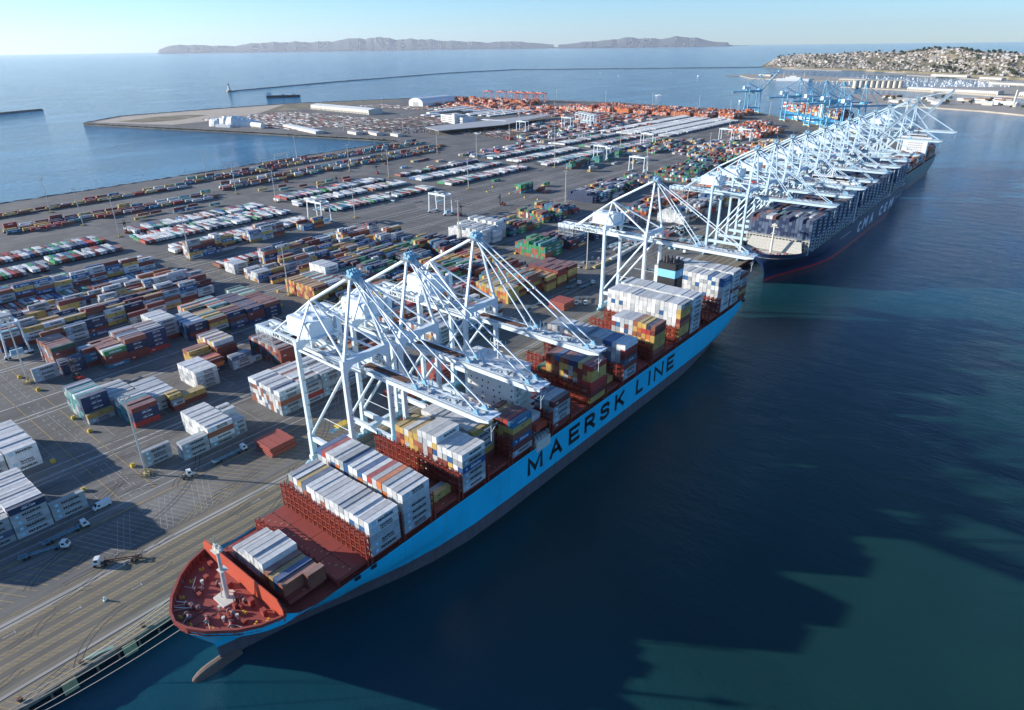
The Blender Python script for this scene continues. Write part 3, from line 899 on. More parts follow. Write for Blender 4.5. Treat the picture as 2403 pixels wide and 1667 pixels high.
def mass_mesh(name, items, mat='container_mass', parent=None):
    """all the given boxes as one mesh with a colour per box"""
    n = len(items)
    base = np.array([(-.5, -.5, 0), (.5, -.5, 0), (.5, .5, 0), (-.5, .5, 0), (-.5, -.5, 1), (.5, -.5, 1), (.5, .5, 1), (-.5, .5, 1)], float)
    faces = np.array([(0, 3, 2, 1), (4, 5, 6, 7), (0, 1, 5, 4), (1, 2, 6, 5), (2, 3, 7, 6), (3, 0, 4, 7)], int)
    V = np.zeros((n, 8, 3)); Cc = np.ones((n, 8, 4), np.float32)
    for i, (x, y, z, w, l, h, rot, rgb) in enumerate(items):
        p = base * (w, l, h)
        if rot:
            ca, sa = math.cos(rot), math.sin(rot)
            p = np.stack([p[:, 0] * ca - p[:, 1] * sa, p[:, 0] * sa + p[:, 1] * ca, p[:, 2]], 1)
        V[i] = p + (x, y, z); Cc[i, :, :3] = rgb
    F = (faces[None] + (np.arange(n) * 8)[:, None, None]).reshape(-1, 4)
    me = bpy.data.meshes.new(name)
    me.vertices.add(n * 8); me.vertices.foreach_set('co', V.reshape(-1))
    me.loops.add(len(F) * 4); me.loops.foreach_set('vertex_index', F.reshape(-1).astype(np.int32))
    me.polygons.add(len(F)); me.polygons.foreach_set('loop_start', np.arange(0, len(F) * 4, 4, dtype=np.int32))
    try: me.polygons.foreach_set('loop_total', np.full(len(F), 4, np.int32))
    except Exception: pass
    at = me.attributes.new('Col', 'FLOAT_COLOR', 'POINT')
    at.data.foreach_set('color', Cc.reshape(-1))
    me.materials.append(M[mat]); me.polygons.foreach_set('use_smooth', np.zeros(len(F), bool)); me.update(calc_edges=True); me.validate()
    return obj(name, me, parent)

def mass_lettering(parent, conts):
    mb = MB()
    for k in conts:
        if not k.text: continue
        src = (LET if k.L > 7 else LET20)[k.text][1]
        n = len(mb.v)
        mb.v += [(k.x + a, k.y + b, k.z + c * k.h / CH) for a, b, c in src.v]
        for f, m_ in zip(src.f, src.mi):
            mb.f.append(tuple(n + i for i in f)); mb.mi.append(m_)
    if mb.f:
        me = bpy.data.meshes.new('lettering'); me.from_pydata(mb.v, [], mb.f)
        for q in ('black_letter', 'star_blue', 'white_letter'): me.materials.append(M[q])
        me.polygons.foreach_set('material_index', mb.mi); me.update()
        o = obj('lettering', me, parent); o['kind'] = 'stuff'

def single(k, group):
    o = obj('shipping_container', CM40 if k.L > 7 else CM20)
    o.location = (k.x, k.y, k.z); o.scale = (1, 1, k.h / CH); o.color = (*k.rgb, 1)
    tag(o, k.lab, 'container', group)
    if k.text:
        obj('lettering', (LET if k.L > 7 else LET20)[k.text][0], o)
    return o

def settle(conts, limit, group, mass_name, mass_label):
    def size(k):
        d = (Vector((k.x, k.y, k.z)) - CAM).length
        return (1.0 if k.vis else 0.05) * k.L / d
    conts.sort(key=size, reverse=True)
    one = [k for k in conts if k.lab and k.vis][:limit]
    ids = set(id(k) for k in one)
    for k in one: single(k, group)
    rest = [k for k in conts if id(k) not in ids]
    o = mass_mesh(mass_name, [(k.x, k.y, k.z, CW, k.L, k.h - .03, k.rot, k.rgb) for k in rest])
    tag(o, mass_label, 'containers', kind='stuff')
    mass_lettering(o, [k for k in rest if k.y < 420])
    return o

# ================================================================== ships
T_TOP = [(0, 0), (1.2, .21), (4, .43), (10, .72), (15, .87), (20, .95), (30, .987), (40, 1), (340, 1), (365, .94)]
T_14 = [(0, 0), (3, .15), (10, .38), (20, .62), (35, .83), (50, .94), (70, .99), (90, 1), (335, 1), (360, .9)]
T_8 = [(0, 0), (6, .085), (16, .235), (31, .47), (50, .70), (68, .89), (91, .987), (106, 1), (300, 1), (330, .93), (350, .72)]
T_0 = [(0, 0), (7.5, .04), (20, .165), (33, .34), (49, .575), (67, .82), (90, .97), (110, 1), (270, 1), (310, .84), (337, 0.04)]
LV = [(-4, 9.5, T_0, 337), (0, 9.5, T_0, 337), (4, 9.3, None, 344), (8, 9, T_8, 350), (11, 7, None, 356), (14, 5, T_14, 360), (18, 2.6, None, 363), (21.2, 1.0, T_TOP, 364.5), (24.6, 0, T_TOP, 365)]
def hull(parent, y0, L, cx, hb, zk, mat, fore=22.0, ztop=21.2):
    """lofted hull; stations run bow to stern, levels keel to rail"""
    ss = sorted(set([0, .004, .01, .02, .03, .042, .055, .0601, .07, .085, .1, .125, .15, .18, .22, .27, .33, .4, .5, .6, .7, .76, .8, .84, .88, .91, .94, .97, 1]))
    k = L / 365.0; rings = []
    def half(li, s):
        z, st, tab, end = LV[li]
        if tab is not None: return interp(tab, s * (end - st))
        lo = max(i for i in range(li) if LV[i][2] is not None); hi = min(i for i in range(li + 1, len(LV)) if LV[i][2] is not None)
        f = (z - LV[lo][0]) / (LV[hi][0] - LV[lo][0])
        return half(lo, s) * (1 - f) + half(hi, s) * f
    def pt(li, s, side):
        z, st, tab, end = LV[li]
        yy = st + s * (end - st)
        h = half(li, s) * hb
        if z < 13 and s > .9:      # the counter sweeps up towards the transom
            pass
        zz = z
        if li == len(LV) - 1 and yy > fore: zz = ztop + max(0, (24.6 - ztop) * (1 - (yy - fore) / 5.0))
        return (cx + side * h, y0 + yy * k, zz * zk)
    mb = MB()
    for side in (-1, 1):
        for a, b_ in zip(ss[:-1], ss[1:]):
            for li in range(len(LV) - 1):
                mb.face([pt(li, a, side), pt(li, b_, side), pt(li + 1, b_, side), pt(li + 1, a, side)])
    # transom
    for li in range(len(LV) - 1):
        mb.face([pt(li, 1, -1), pt(li, 1, 1), pt(li + 1, 1, 1), pt(li + 1, 1, -1)])
    me = mb.mesh('hull', mat)
    bm = bmesh.new(); bm.from_mesh(me); bmesh.ops.remove_doubles(bm, verts=bm.verts, dist=.01)
    bmesh.ops.recalc_face_normals(bm, faces=bm.faces); bm.to_mesh(me); bm.free()
    for p in me.polygons: p.use_smooth = True
    try: me.set_sharp_from_angle(angle=math.radians(35))
    except Exception: pass
    o = obj('hull', me, parent)
    def rim(yy):  # half breadth of the deck at distance yy from the stem (unscaled metres)
        return interp(T_TOP, yy) * hb
    return o, rim

def deck_plate(parent, name, y0, k, cx, rim, ya, yb, z, inset, mat, n=24):
    mb = MB()
    pts = [ya + (yb - ya) * (i / n) ** 1.5 for i in range(n + 1)]
    for a, b_ in zip(pts[:-1], pts[1:]):
        ha, hb_ = max(0.05, rim(a) - inset), max(.05, rim(b_) - inset)
        mb.face([(cx - ha, y0 + a * k, z), (cx + ha, y0 + a * k, z), (cx + hb_, y0 + b_ * k, z), (cx - hb_, y0 + b_ * k, z)])
    return mb.build(name, mat, parent)

def lashing_mesh(x0, x1, z0, z1, depth=1.5, pitch=2.55, name='lashing_bridge', mat='lash_red'):
    mb = MB(); n = int(round((x1 - x0) / pitch))
    for i in range(n + 1):
        x = x0 + (x1 - x0) * i / n
        for y in (-depth / 2, depth / 2): mb.beam((x, y, z0), (x, y, z1), .34, .30)
        if i % 3 == 0: mb.beam((x, -depth / 2, z1), (x, depth / 2, z0 + (z1 - z0) * .5), .15, .15)
    zz = z0 + 2.6
    while zz < z1 + .1:
        for y in (-depth / 2, depth / 2):
            mb.box(x0, x1, y - .12, y + .12, zz - .14, zz + .14)
            mb.box(x0, x1, y - .05, y + .05, zz + .95, zz + 1.05)
        mb.box(x0, x1, -depth / 2 + .2, depth / 2 - .2, zz - .06, zz)
        zz += 2.66
    for i in range(0, n, 2):
        xa = x0 + (x1 - x0) * i / n; xb = x0 + (x1 - x0) * (i + 1) / n
        mb.beam((xa, -depth / 2 - .05, z0), (xb, -depth / 2 - .05, z1), .1, .1)
        mb.beam((xb, -depth / 2 - .05, z0), (xa, -depth / 2 - .05, z1), .1, .1)
    return mb.mesh(name, mat)

def hatch_mesh(w, l, name='hatch_cover', mat='ship_red'):
    mb = MB(); n = 4; g = w / n
    for i in range(n):
        x0 = -w / 2 + i * g
        mb.box(x0 + .08, x0 + g - .08, -l / 2, l / 2, 0, 1.5)
        for j in range(3):
            for kx in range(4):
                x = x0 + .6 + kx * (g - 1.2) / 3; y = -l / 2 + .5 + j * (l - 1) / 2
                mb.box(x - .18, x + .18, y - .22, y + .22, 1.5, 1.66, 1)
        for kx in range(5):
            x = x0 + .9 + kx * (g - 1.8) / 4; y = -l / 2 + 2.2 + (kx * 37 % 9) * .9
            mb.box(x - .14, x + .14, y - .5, y + .5, 1.5, 1.56, 2)
        mb.box(x0 + .08, x0 + g - .08, -l / 2 + l * .5 - .06, -l / 2 + l * .5 + .06, 1.5, 1.6, 1)
    return mb.mesh(name, [mat, 'rust', 'tan_conc'])

# ------------------------------------------------------------------ the light-blue ship at the near berth
ship = empty('container_ship', (25, 45, 0))
tag(ship, 'light-blue container ship with black lettering along its hull, moored at the near berth', 'ship')
ship.location = (0, 0, 0)
CX = 25.0
hl, rim = hull(ship, 45, 365, CX, 23.5, 1.0, 'hull_light_blue')
# lettering on the side
for ch, a, b_ in (('M', 178.7, 188.7), ('A', 194.0, 202.9), ('E', 208.4, 216.6), ('R', 221.0, 229.5), ('S', 234.0, 242.4), ('K', 247.5, 256.0), ('L', 267.9, 274.8), ('I', 280.6, 282.6), ('N', 286.8, 296.8), ('E', 301.1, 309.2)):
    mb = MB(); stroke_letter(mb, ch, a - .2, b_ + .3, 10.0, 18.7, 48.53, 2.0); mb.build('letter', 'black_letter', hl)
# bulbous bow
mb = MB(); rr = []
SEG = 14
for i in range(11):
    t = i / 10; y = 44.3 + 16 * t; r = 3.5 * math.sqrt(max(.01, 1 - (1 - min(1, t / .42 + .02)) ** 2)); zc = -1.5
    rr.append([(CX + math.cos(a) * r * .78, y, zc + math.sin(a) * r) for a in [2 * math.pi * j / SEG for j in range(SEG)]])
for a, b_ in zip(rr[:-1], rr[1:]):
    for j in range(SEG): mb.face([a[j], a[(j + 1) % SEG], b_[(j + 1) % SEG], b_[j]])
mb.face(rr[0][::-1])
ob = mb.build('bulbous_bow', 'bulb_fouling', hl)
for p in ob.data.polygons: p.use_smooth = True
# decks
fd = deck_plate(ship, 'forecastle_deck', 45, 1, CX, rim, .6, 22.5, 22.2, .35, 'ship_red')
deck_plate(ship, 'main_deck', 45, 1, CX, rim, 21.5, 364.5, 20.6, .3, 'ship_red', 40)
# bulwark round the forecastle: inner skin, cap rail and stanchions
mb = MB()
st = [0.02 + 22 * (i / 70) ** 2 for i in range(71)]
for side in (-1, 1):
    for a, b_ in zip(st[:-1], st[1:]):
        ha, hb_ = rim(a) - .45, rim(b_) - .45
        A = (CX + side * max(0, ha), 45 + a + .45); B = (CX + side * max(0, hb_), 45 + b_ + .45)
        mb.face([(*A, 22.0), (*B, 22.0), (*B, 24.5), (*A, 24.5)])
        A2 = (CX + side * (rim(a) + .12), 45 + a - .1); B2 = (CX + side * (rim(b_) + .12), 45 + b_ - .1)
        mb.face([(*A, 24.72), (*B, 24.72), (*B2, 24.72), (*A2, 24.72)])
        mb.face([(*A2, 24.72), (*B2, 24.72), (*B2, 23.6), (*A2, 23.6)])
    for a in np.arange(1.2, 22, 1.6):
        h = rim(a) - .6
        mb.beam((CX + side * h, 45 + a + .2, 22), (CX + side * h, 45 + a + .2, 24.4), .18, .5)
        mb.beam((CX + side * h, 45 + a + .2, 24.2), (CX + side * max(0, h - 1.3), 45 + a + .5, 22.1), .14, .14)
mb.build('bulwark', 'ship_red', ship)
# breakwater plate behind the forecastle
mb = MB()
mb.prism([(2.4, 22), (47.6, 22), (47.6, 26.6), (45.4, 29.2), (4.6, 29.2), (2.4, 26.6)], 66.0, 66.3, 0, 'y')
bw = mb.build('breakwater_plate', 'ship_orange', ship)
mb = MB()
for x in np.arange(4, 47, 2.6): mb.beam((x, 66.3, 22), (x, 68.6, 22), .2, .2); mb.prism([(66.3, 22), (68.9, 22), (66.3, 28.6)], x - .1, x + .1, 0, 'x')
mb.build('stiffener', 'ship_red', bw)
# foremast: tapered column, brace legs, platforms and lamps
mb = MB()
mb.tube((26, 60.4, 22.2), (26, 61.0, 42.5), .75, 10, 0, .45)
mb.tube((24.6, 59.2, 22.2), (25.9, 60.7, 33), .18, 6); mb.tube((24.6, 61.8, 22.2), (25.9, 60.9, 33), .18, 6)
for z in np.arange(23.4, 32.5, 1.4):
    t = (z - 22.2) / 10.8
    mb.beam((24.6 + 1.3 * t, 59.2 + 1.5 * t, z), (24.6 + 1.3 * t, 61.8 - .9 * t, z), .1, .1)
mb.box(24.8, 27.4, 59.8, 62.2, 33, 33.15); mb.box(24.4, 27.6, 59.6, 62.4, 40.2, 40.4)
mb.tube((26, 61, 42.5), (26, 61, 45.5), .15, 6)
mb.beam((24.2, 61, 41.8), (27.8, 61, 41.8), .3, .3)
for x in (24.4, 25.2, 26.8, 27.6): mb.box(x - .3, x + .3, 60.6, 61.4, 40.4, 41.2)
mb.prism([(23, 57.6), (29, 57.6), (29.4, 61), (27, 63), (24.6, 63), (22.6, 61)], 22.22, 22.75)
mb.build('foremast', 'cream', ship)
# mooring winches, bollards, chains and vents on the forecastle
def winch():
    w = MB()
    w.box(-1.8, 1.8, -.9, .9, 0, .5); w.tube((-1.2, 0, 1.2), (1.2, 0, 1.2), .75, 10)
    for x in (-1.35, 1.2): w.tube((x, 0, 1.2), (x + .15, 0, 1.2), 1.15, 12, 1)
    w.box(-1.9, -1.4, -.6, .6, .5, 1.9); w.tube((1.4, 0, 1.2), (2.1, 0, 1.2), .4, 8, 1)
    return w.mesh('winch', ['ship_red', 'grey_steel'])
WM = winch()
for x, y, r in ((20, 51.5, .5), (22.6, 52.3, .5), (16.5, 56.5, .9), (30, 52.0, -.6), (32.5, 58, .2), (37, 55.5, -.5), (24, 49.3, 0), (19.5, 61.8, .2), (30.8, 63, 0)):
    o = obj('winch', WM, ship); o.location = (x, y, 22.2); o.rotation_euler = (0, 0, r); o.scale = (.72, .72, .72)
def bollard():
    w = MB(); w.box(-1.0, 1.0, -.45, .45, 0, .15)
    for x in (-.6, .6): w.tube((x, 0, .15), (x, 0, 1.0), .3, 8); w.tube((x, 0, .9), (x, 0, 1.1), .42, 8)
    return w.mesh('bollard', 'yellow')
BM_ = bollard()
for x, y, r in ((15.4, 51.8, 1), (11.2, 57.0, 1.1), (8.6, 61.5, 1.2), (34.5, 51.2, -.7), (38.6, 55.0, -.8), (42.0, 60.2, -1.1), (43.6, 63.0, -1.2), (28, 48.2, -.3), (22.5, 47.8, .3), (35.5, 60.5, .2)):
    o = obj('bollard', BM_, ship); o.scale = (.75, .75, .75); o.location = (x, y, 22.2); o.rotation_euler = (0, 0, r)
for (x0, y0, x1, y1) in ((17, 47.8, 21.5, 51), (16, 49.8, 20, 52.4), (10.8, 58.5, 14.5, 55.5)): mb = MB(); mb.tube((x0, y0, 22.9), (x1, y1, 22.9), .16, 6); mb.build('stowed_pole', 'cream', ship)
for x, y in ((15, 58.5), (33.8, 55), (29, 56.5), (36, 58)): mb = MB(); mb.tube((x, y, 22.2), (x, y, 23.8), .3, 8); mb.tube((x, y, 23.6), (x, y, 24.1), .55, 8); mb.build('deck_vent', 'cream', ship)
for x, y in ((33, 61), (31.2, 60), (34.4, 56.6), (31.5, 55.2)): mb = MB(); mb.box(x - .8, x + .8, y - .5, y + .5, 22.2, 23.6); mb.beam((x, y, 23.6), (x, y, 25.4), .25, .25); mb.build('windlass', 'ship_red', ship)

for x, y, w, l, h_ in ((28.5, 62.8, 2.6, 1.8, 1.6), (34.2, 63.6, 1.6, 1.4, 2.2), (21.5, 63.6, 1.8, 1.4, 1.5), (13.5, 60.5, 1.4, 1.1, 1.3), (38.8, 58.6, 1.5, 1.2, 1.2), (18.6, 55.6, 1.3, .9, 1.1), (40.5, 63.8, 1.6, 1.2, 2.0), (9.5, 64.2, 1.5, 1.2, 1.8)):
    mb = MB(); mb.box(x - w / 2, x + w / 2, y - l / 2, y + l / 2, 22.2, 22.2 + h_); mb.box(x - w / 2 - .1, x + w / 2 + .1, y - l / 2 - .1, y + l / 2 + .1, 22.2 + h_, 22.3 + h_); mb.build('deck_locker', 'ship_red', ship)
for pts in (((17, 48.0), (20, 51.5)), ((19, 47.2), (22.6, 52.3)), ((35.5, 50.3), (30, 52.0)), ((41, 57), (37, 55.5)), ((27, 45.8), (24, 49.3)), ((12.4, 54.2), (16.5, 56.5))):
    mb = MB(); mb.tube((*pts[0], 23.2), (*pts[1], 23.1), .09, 6); mb.build('rope_lead', 'rope', ship)
mb = MB()
for yy, zz in ((58, 22.35), (56.4, 22.35)):
    for k in range(14): mb.box(24.2 + (yy - 56) * 2.2 + .1, 24.5 + (yy - 56) * 2.2, 47.6 + k * .62, 48.0 + k * .62, 22.22, 22.5)
mb.build('anchor_chain', 'dark_steel', ship)['kind'] = 'stuff'
# hatch covers and lashing bridges by bay
ZB = 24.0
BAYS = [70.5, 84.7, 98.0, 112.2, 126.5, 140.8, 155.1, 169.4, None, 196.4, 210.7, 225.2, 239.6, 254.2, 268.8, 283.6, 298.0, 312.4, 326.8, None, 354.0, 368.2, 382.4, 395.6]
HM = hatch_mesh(45.0, 12.4); LM = lashing_mesh(-23.0, 23.0, 21.0, 33.0); LMN = lashing_mesh(-18, 18, 21.0, 27.5)
for i, y in enumerate(BAYS):
    if y is None: continue
    o = obj('hatch_cover', HM, ship); o.location = (CX, y + 6.1, 22.3)
    if i == 0: o.scale = (.82, 1, 1)
for y in (96.9, 111.2, 125.4, 139.7, 154.0, 168.3, 182.4, 195.4, 209.6, 224.0, 238.4, 252.9, 267.5, 282.2, 296.8, 311.2, 325.6, 340.0, 353, 367.2, 381.4):
    o = obj('lashing_bridge', LM, ship); o.location = (CX, y, 0)
    if y == 111.2: o.scale = (.98, .7, 1)
o = obj('lashing_bridge', LMN, ship); o.location = (CX - 1, 83.6, 0)
# side passage stanchions: the heavy posts that carry the outer stacks
mb = MB()
for y in BAYS[1:]:
    if y is None: continue
    for yy in (y + .3, y + 11.9):
        for x in (2.6, 47.4): mb.box(x - .5, x + .5, yy - .25, yy + .25, 20.6, 24.0)
for x in (1.9, 48.1):
    for z in (21.7, 22.2): mb.box(x - .03, x + .03, 68, 408, z, z + .06)
mb.build('container_stanchions', 'lash_red', ship)

# deckhouse with bridge wings
mb = MB()
mb.box(11.5, 37.5, 184, 194.6, 20.6, 50.2)
mb.box(7, 43, 185, 194.4, 20.6, 32)
dh = mb.build('deckhouse', 'house_white', ship)
wmesh = MB(); wmesh.box(-.32, .32, -.05, .05, -.42, .42); wme = wmesh.mesh('window', 'glass')
for r in range(7):
    for c in range(8):
        if (r * 3 + c * 5) % 7 in (0, 3) : continue
        o = obj('window', wme, dh); o.location = (13.4 + c * 3.2 + (.4 if r % 2 else 0), 183.98, 29.5 + r * 2.9)
for r in range(7):
    for c in range(3):
        o = obj('window', wme, dh); o.location = (37.52, 186 + c * 3.0, 29.5 + r * 2.9); o.rotation_euler = (0, 0, math.pi / 2)
mb = MB(); mb.box(10, 39, 183.4, 193, 50.2, 53.6); mb.box(1.6, 48.4, 185.4, 188.6, 50.0, 51.4); 
for x in (2.6, 46.2): mb.beam((x + (8 if x < 25 else -8), 187, 42), (x, 187, 50), .8, 1.2)
mb.box(9.4, 39.6, 183, 193.4, 53.6, 53.9)
br = mb.build('bridge', 'house_white', dh)
mb = MB()
for x in np.arange(10.8, 38, 1.95): mb.box(x, x + 1.6, 183.3, 183.39, 51.6, 53.0)
mb.build('bridge_window', 'glass', br)
mb = MB()
mb.tube((25, 189, 53.9), (25, 189, 63), .5, 8, 0, .3); mb.beam((21, 189, 60), (29, 189, 60), .3, .3); mb.beam((22.5, 189, 57.4), (27.5, 189, 57.4), .3, .3)
mb.box(23.2, 26.8, 188.6, 189.4, 61.4, 61.9); mb.tube((21, 189, 60), (21, 189, 62), .12, 6); mb.tube((29, 189, 60), (29, 189, 62.5), .12, 6)
mb.build('radar_mast', 'cream', dh)
for x in (14, 17, 33, 36): mb = MB(); mb.tube((x, 188, 53.9), (x, 188, 56.5), .12, 6); mb.build('aerial', 'cream', dh)
for x in (19, 31): mb = MB(); mb.tube((x, 190, 53.9), (x, 190, 55.2), .8, 10); mb.build('dome', 'cream', dh)
mb = MB()
for z in np.arange(28, 50, 2.9): mb.box(37.5, 40.5, 184.6, 194, z, z + .12); mb.box(40.4, 40.5, 184.6, 194, z + 1.0, z + 1.08)
for z in np.arange(28, 47, 2.9): mb.beam((39.4, 185.5, z), (39.4, 192, z + 2.9), .8, .1)
mb.build('outside_stair', 'cream', dh)
mb = MB(); mb.prism([(187, 26.5), (195.5, 26.5), (195.5, 28.6), (194, 29.6), (188.5, 29.6), (187, 28.6)], 43.6, 46.4, 0, 'x')
mb.build('lifeboat', 'ship_orange', ship)
# engine casing and funnel
mb = MB(); mb.box(14, 34, 340.8, 353, 20.6, 38); mb.build('engine_casing', 'cream', ship)
mb = MB()
mb.prism([(18.4, 341.4), (29.4, 341.4), (30, 344), (30, 351), (28, 352.6), (20, 352.6), (17.8, 351), (17.8, 344)], 38, 57)
fu = mb.build('funnel', 'black_letter', ship)
mb = MB(); mb.prism([(18.37, 341.36), (29.43, 341.36), (30.04, 343.98), (30.04, 351.02), (28.02, 352.64), (19.98, 352.64), (17.76, 351.02), (17.76, 343.98)], 48.6, 53.2); mb.build('band', 'star_blue', fu)
mb = MB(); s = []
for i in range(14):
    a = math.pi / 2 + i * math.pi / 7; r = 1.8 if i % 2 == 0 else .75
    s.append((30.07, 347.5 + math.cos(a) * r, 50.9 + math.sin(a) * r))
mb.face(s); mb.build('emblem', 'white_letter', fu)
mb = MB()
for x, y, r, hh in ((20.5, 345, .9, 60), (22.6, 344, .7, 61), (25, 346, 1.0, 59.6), (26.8, 344.6, .6, 61.2), (28, 347.5, .7, 60.2), (23.4, 348.4, .8, 59.8)): mb.tube((x, y, 57), (x, y, hh), r, 8)
mb.build('exhaust_pipe', 'dark_steel', fu)
# pilot door, draught and bulb marks, gangway opening and small grey break amidships
mb = MB(); mb.box(44.5, 48.62, 184.6, 194.2, 18.6, 23.4); mb.build('gangway_recess', 'cream', ship)
mb = MB()
for y in (184.9, 187, 189.2, 191.4, 193.8): mb.box(46.2, 47.6, y, y + .9, 23.4, 25.2)
mb.build('gangway_winch', 'grey_steel', ship)
mb = MB()
for y, w in ((90.5, 2.0), (97, 2.0), (406, 3)): mb.box(47.6, 48.72, y, y + w, 19.6, 20.9)
mb.build('fairlead', 'black_letter', ship)

# deck cargo
SHIPC = []
def ship_bay(i, y, cols, xr=48.4, zb=ZB, L=CL, front=0):
    def lab(r, t, top):
        r_ = int(round((48.4 - xr) / 2.55)) + r
        return None if r_ > 19 else f'{cols[r][t]} container on the light-blue ship, bay {NUM[i]}, row {NUM[r_]} from seaward side, tier {NUM[t]}'
    fill(cols, xr, y, zb, {'front': front}, 2.55, L, lab, SHIPC)
def pick(p, n): return [random.choice(p) for _ in range(n)]
W = P_WHITE
def tops(n, h, p, topn='white', pt=.8):
    r = []
    for _ in range(n):
        c = pick(p, h)
        if random.random() < pt: c[-1] = topn
        r.append(c)
    return r
# bay one, just behind the breakwater plate
ship_bay(0, 70.6, [['brown', 'brown'], ['steel blue', 'blue'], ['tan', 'tan'], ['brown', 'brown'], ['tan', 'grey', 'white'], ['white', 'white', 'white'], ['white', 'grey', 'white'], ['white', 'white', 'white'], ['grey', 'white'], ['white', 'white'], ['grey', 'white']], 41.0, 23.0)
ship_bay(1, 77.5, [['brown', 'brown']], 43.6, 23.0, 6.06)
c = tops(17, 5, P_WG, 'white', .7); c[0] = ['grey', 'grey', 'grey', 'white', 'white']
for k in range(5, 13):
    c[k] = pick(P_WG, 4) + ['white']
c[14][-1] = 'tan'; c[15][-1] = 'white'; c[13][-1] = 'slate'; c[16][-1] = 'grey'; c[5] = c[5][:4] + ['grey']
ship_bay(2, 98.0, c)
c = tops(18, 6, ['white', 'grey', 'white', 'white', 'white', 'grey', 'grey', 'orange', 'blue'], 'white', .7); c[0] = ['grey', 'grey', 'grey', 'grey', 'white', 'white']; c[6][-1] = 'red'; c[11][-1] = 'blue'; c[12][-1] = 'grey'; c[16][-1] = 'red'; c[17][-1] = 'blue'
ship_bay(3, 112.2, c)
ship_bay(4, 126.5, [['tan'], ['grey']], 44, 24)
c = [['white', 'grey', 'grey', 'blue', 'grey', 'white'], pick(P_WG, 5) + ['white'], pick(P_WG, 5) + ['white'], pick(P_WG, 5) + ['white'], pick(P_WG, 5) + ['white'], pick(P_WG, 6) + ['white'], pick(P_WG, 6) + ['grey'], pick(P_WG, 6) + ['white'], pick(P_WG, 6) + ['white'], pick(P_TAN, 5) + ['tan'], pick(P_TAN, 5) + ['tan'], pick(P_TAN, 5) + ['white'], pick(P_TAN, 5) + ['tan'], pick(P_TAN, 5) + ['tan']]
ship_bay(5, 140.8, c)
c = tops(11, 6, P_WG, 'white', .8); c[0] = ['maroon', 'tan', 'grey', 'white', 'grey', 'tan']; c[1][-1] = 'white'
ship_bay(6, 155.1, c, 40.5)
ship_bay(7, 169.4, [['grey', 'maroon', 'blue', 'brown', 'tan', 'steel blue'], ['maroon', 'grey', 'brown', 'brown', 'tan', 'red'], pick(P_RED, 4) + ['tan', 'maroon'], pick(P_RED, 5) + ['brown'], pick(P_RED, 5) + ['tan'], pick(P_RED, 5) + ['maroon']])
ship_bay(8, 196.4, [['maroon', 'grey', 'grey', 'grey', 'maroon'], ['maroon', 'grey', 'white', 'grey', 'grey'], ['grey', 'white', 'grey', 'grey', 'grey'], ['grey', 'grey', 'maroon', 'grey', 'slate']])
c = [['tan', 'maroon', 'red', 'red', 'tan', 'tan', 'red'], pick(P_TAN, 6) + ['red'], pick(P_TAN, 6) + ['tan'], pick(P_TAN, 6) + ['navy'], pick(P_TAN, 6) + ['navy'], pick(P_TAN, 6) + ['maroon'], pick(P_TAN, 6) + ['brown'], pick(P_TAN, 6) + ['blue'], pick(P_TAN, 6) + ['brown'], pick(P_TAN, 6) + ['maroon'], pick(P_TAN, 4), ['tan', 'green', 'tan', 'green'], ['brown', 'tan']]
ship_bay(9, 225.2, c)
ship_bay(10, 239.7, [pick(P_MIX, 1) for _ in range(6)], 44)
c = tops(18, 7, ['white', 'grey', 'grey', 'slate', 'brown'], 'grey', .5); c[0] = ['grey', 'grey', 'maroon', 'slate', 'maroon', 'red', 'white']; c[3][-1] = 'blue'; c[4][-1] = 'blue'; c[1][-1] = 'white'; c[2][-1] = 'white'
for k in range(5, 18): c[k][-1] = random.choice(['slate', 'grey', 'grey', 'white'])
ship_bay(11, 254.2, c)
c = [['maroon', 'brown', 'tan', 'tan', 'tan', 'maroon', 'brown'], pick(P_TAN, 6) + ['navy'], pick(P_TAN, 6) + ['tan'], pick(P_TAN, 6) + ['tan'], pick(P_TAN, 6) + ['brown'], pick(P_WG, 6) + ['white'], pick(P_WG, 6) + ['grey'], pick(P_WG, 6) + ['grey'], pick(P_WG, 6) + ['white'], pick(P_WG, 6) + ['white']]
ship_bay(12, 283.6, c)
c = tops(18, 8, ['white'] * 9 + ['grey', 'grey', 'blue'], 'white', 1.0)
for k in c: k[0:3] = pick(P_TAN, 3)
c[0] = ['maroon', 'tan', 'tan', 'brown', 'maroon', 'tan', 'tan', 'grey']
ship_bay(13, 312.4, c)
c = tops(18, 8, ['white'] * 6 + ['grey'], 'white', 1.0); c[0] = ['grey', 'white', 'grey', 'grey', 'white', 'grey', 'white', 'white']
ship_bay(14, 326.8, c, front=7)
c = tops(18, 8, ['white'] * 9 + ['blue', 'grey', 'grey'], 'white', .9); c[0][-1] = 'blue'; c[3][-1] = 'blue'
c = [c[k] if not 6 <= k <= 12 else c[k] for k in range(18)]
ship_bay(15, 368.2, c)
c = tops(18, 8, ['white'] * 7 + ['grey', 'maroon'], 'white', 1.0)
ship_bay(16, 382.4, c, front=7)
c = tops(18, 6, ['maroon', 'tan', 'maroon', 'grey'], 'grey', .6)
ship_bay(17, 395.8, c)
settle(SHIPC, 185, 'containers stacked on the light-blue ship', 'deck_cargo', 'stacked containers filling the rest of the light-blue ship deck')

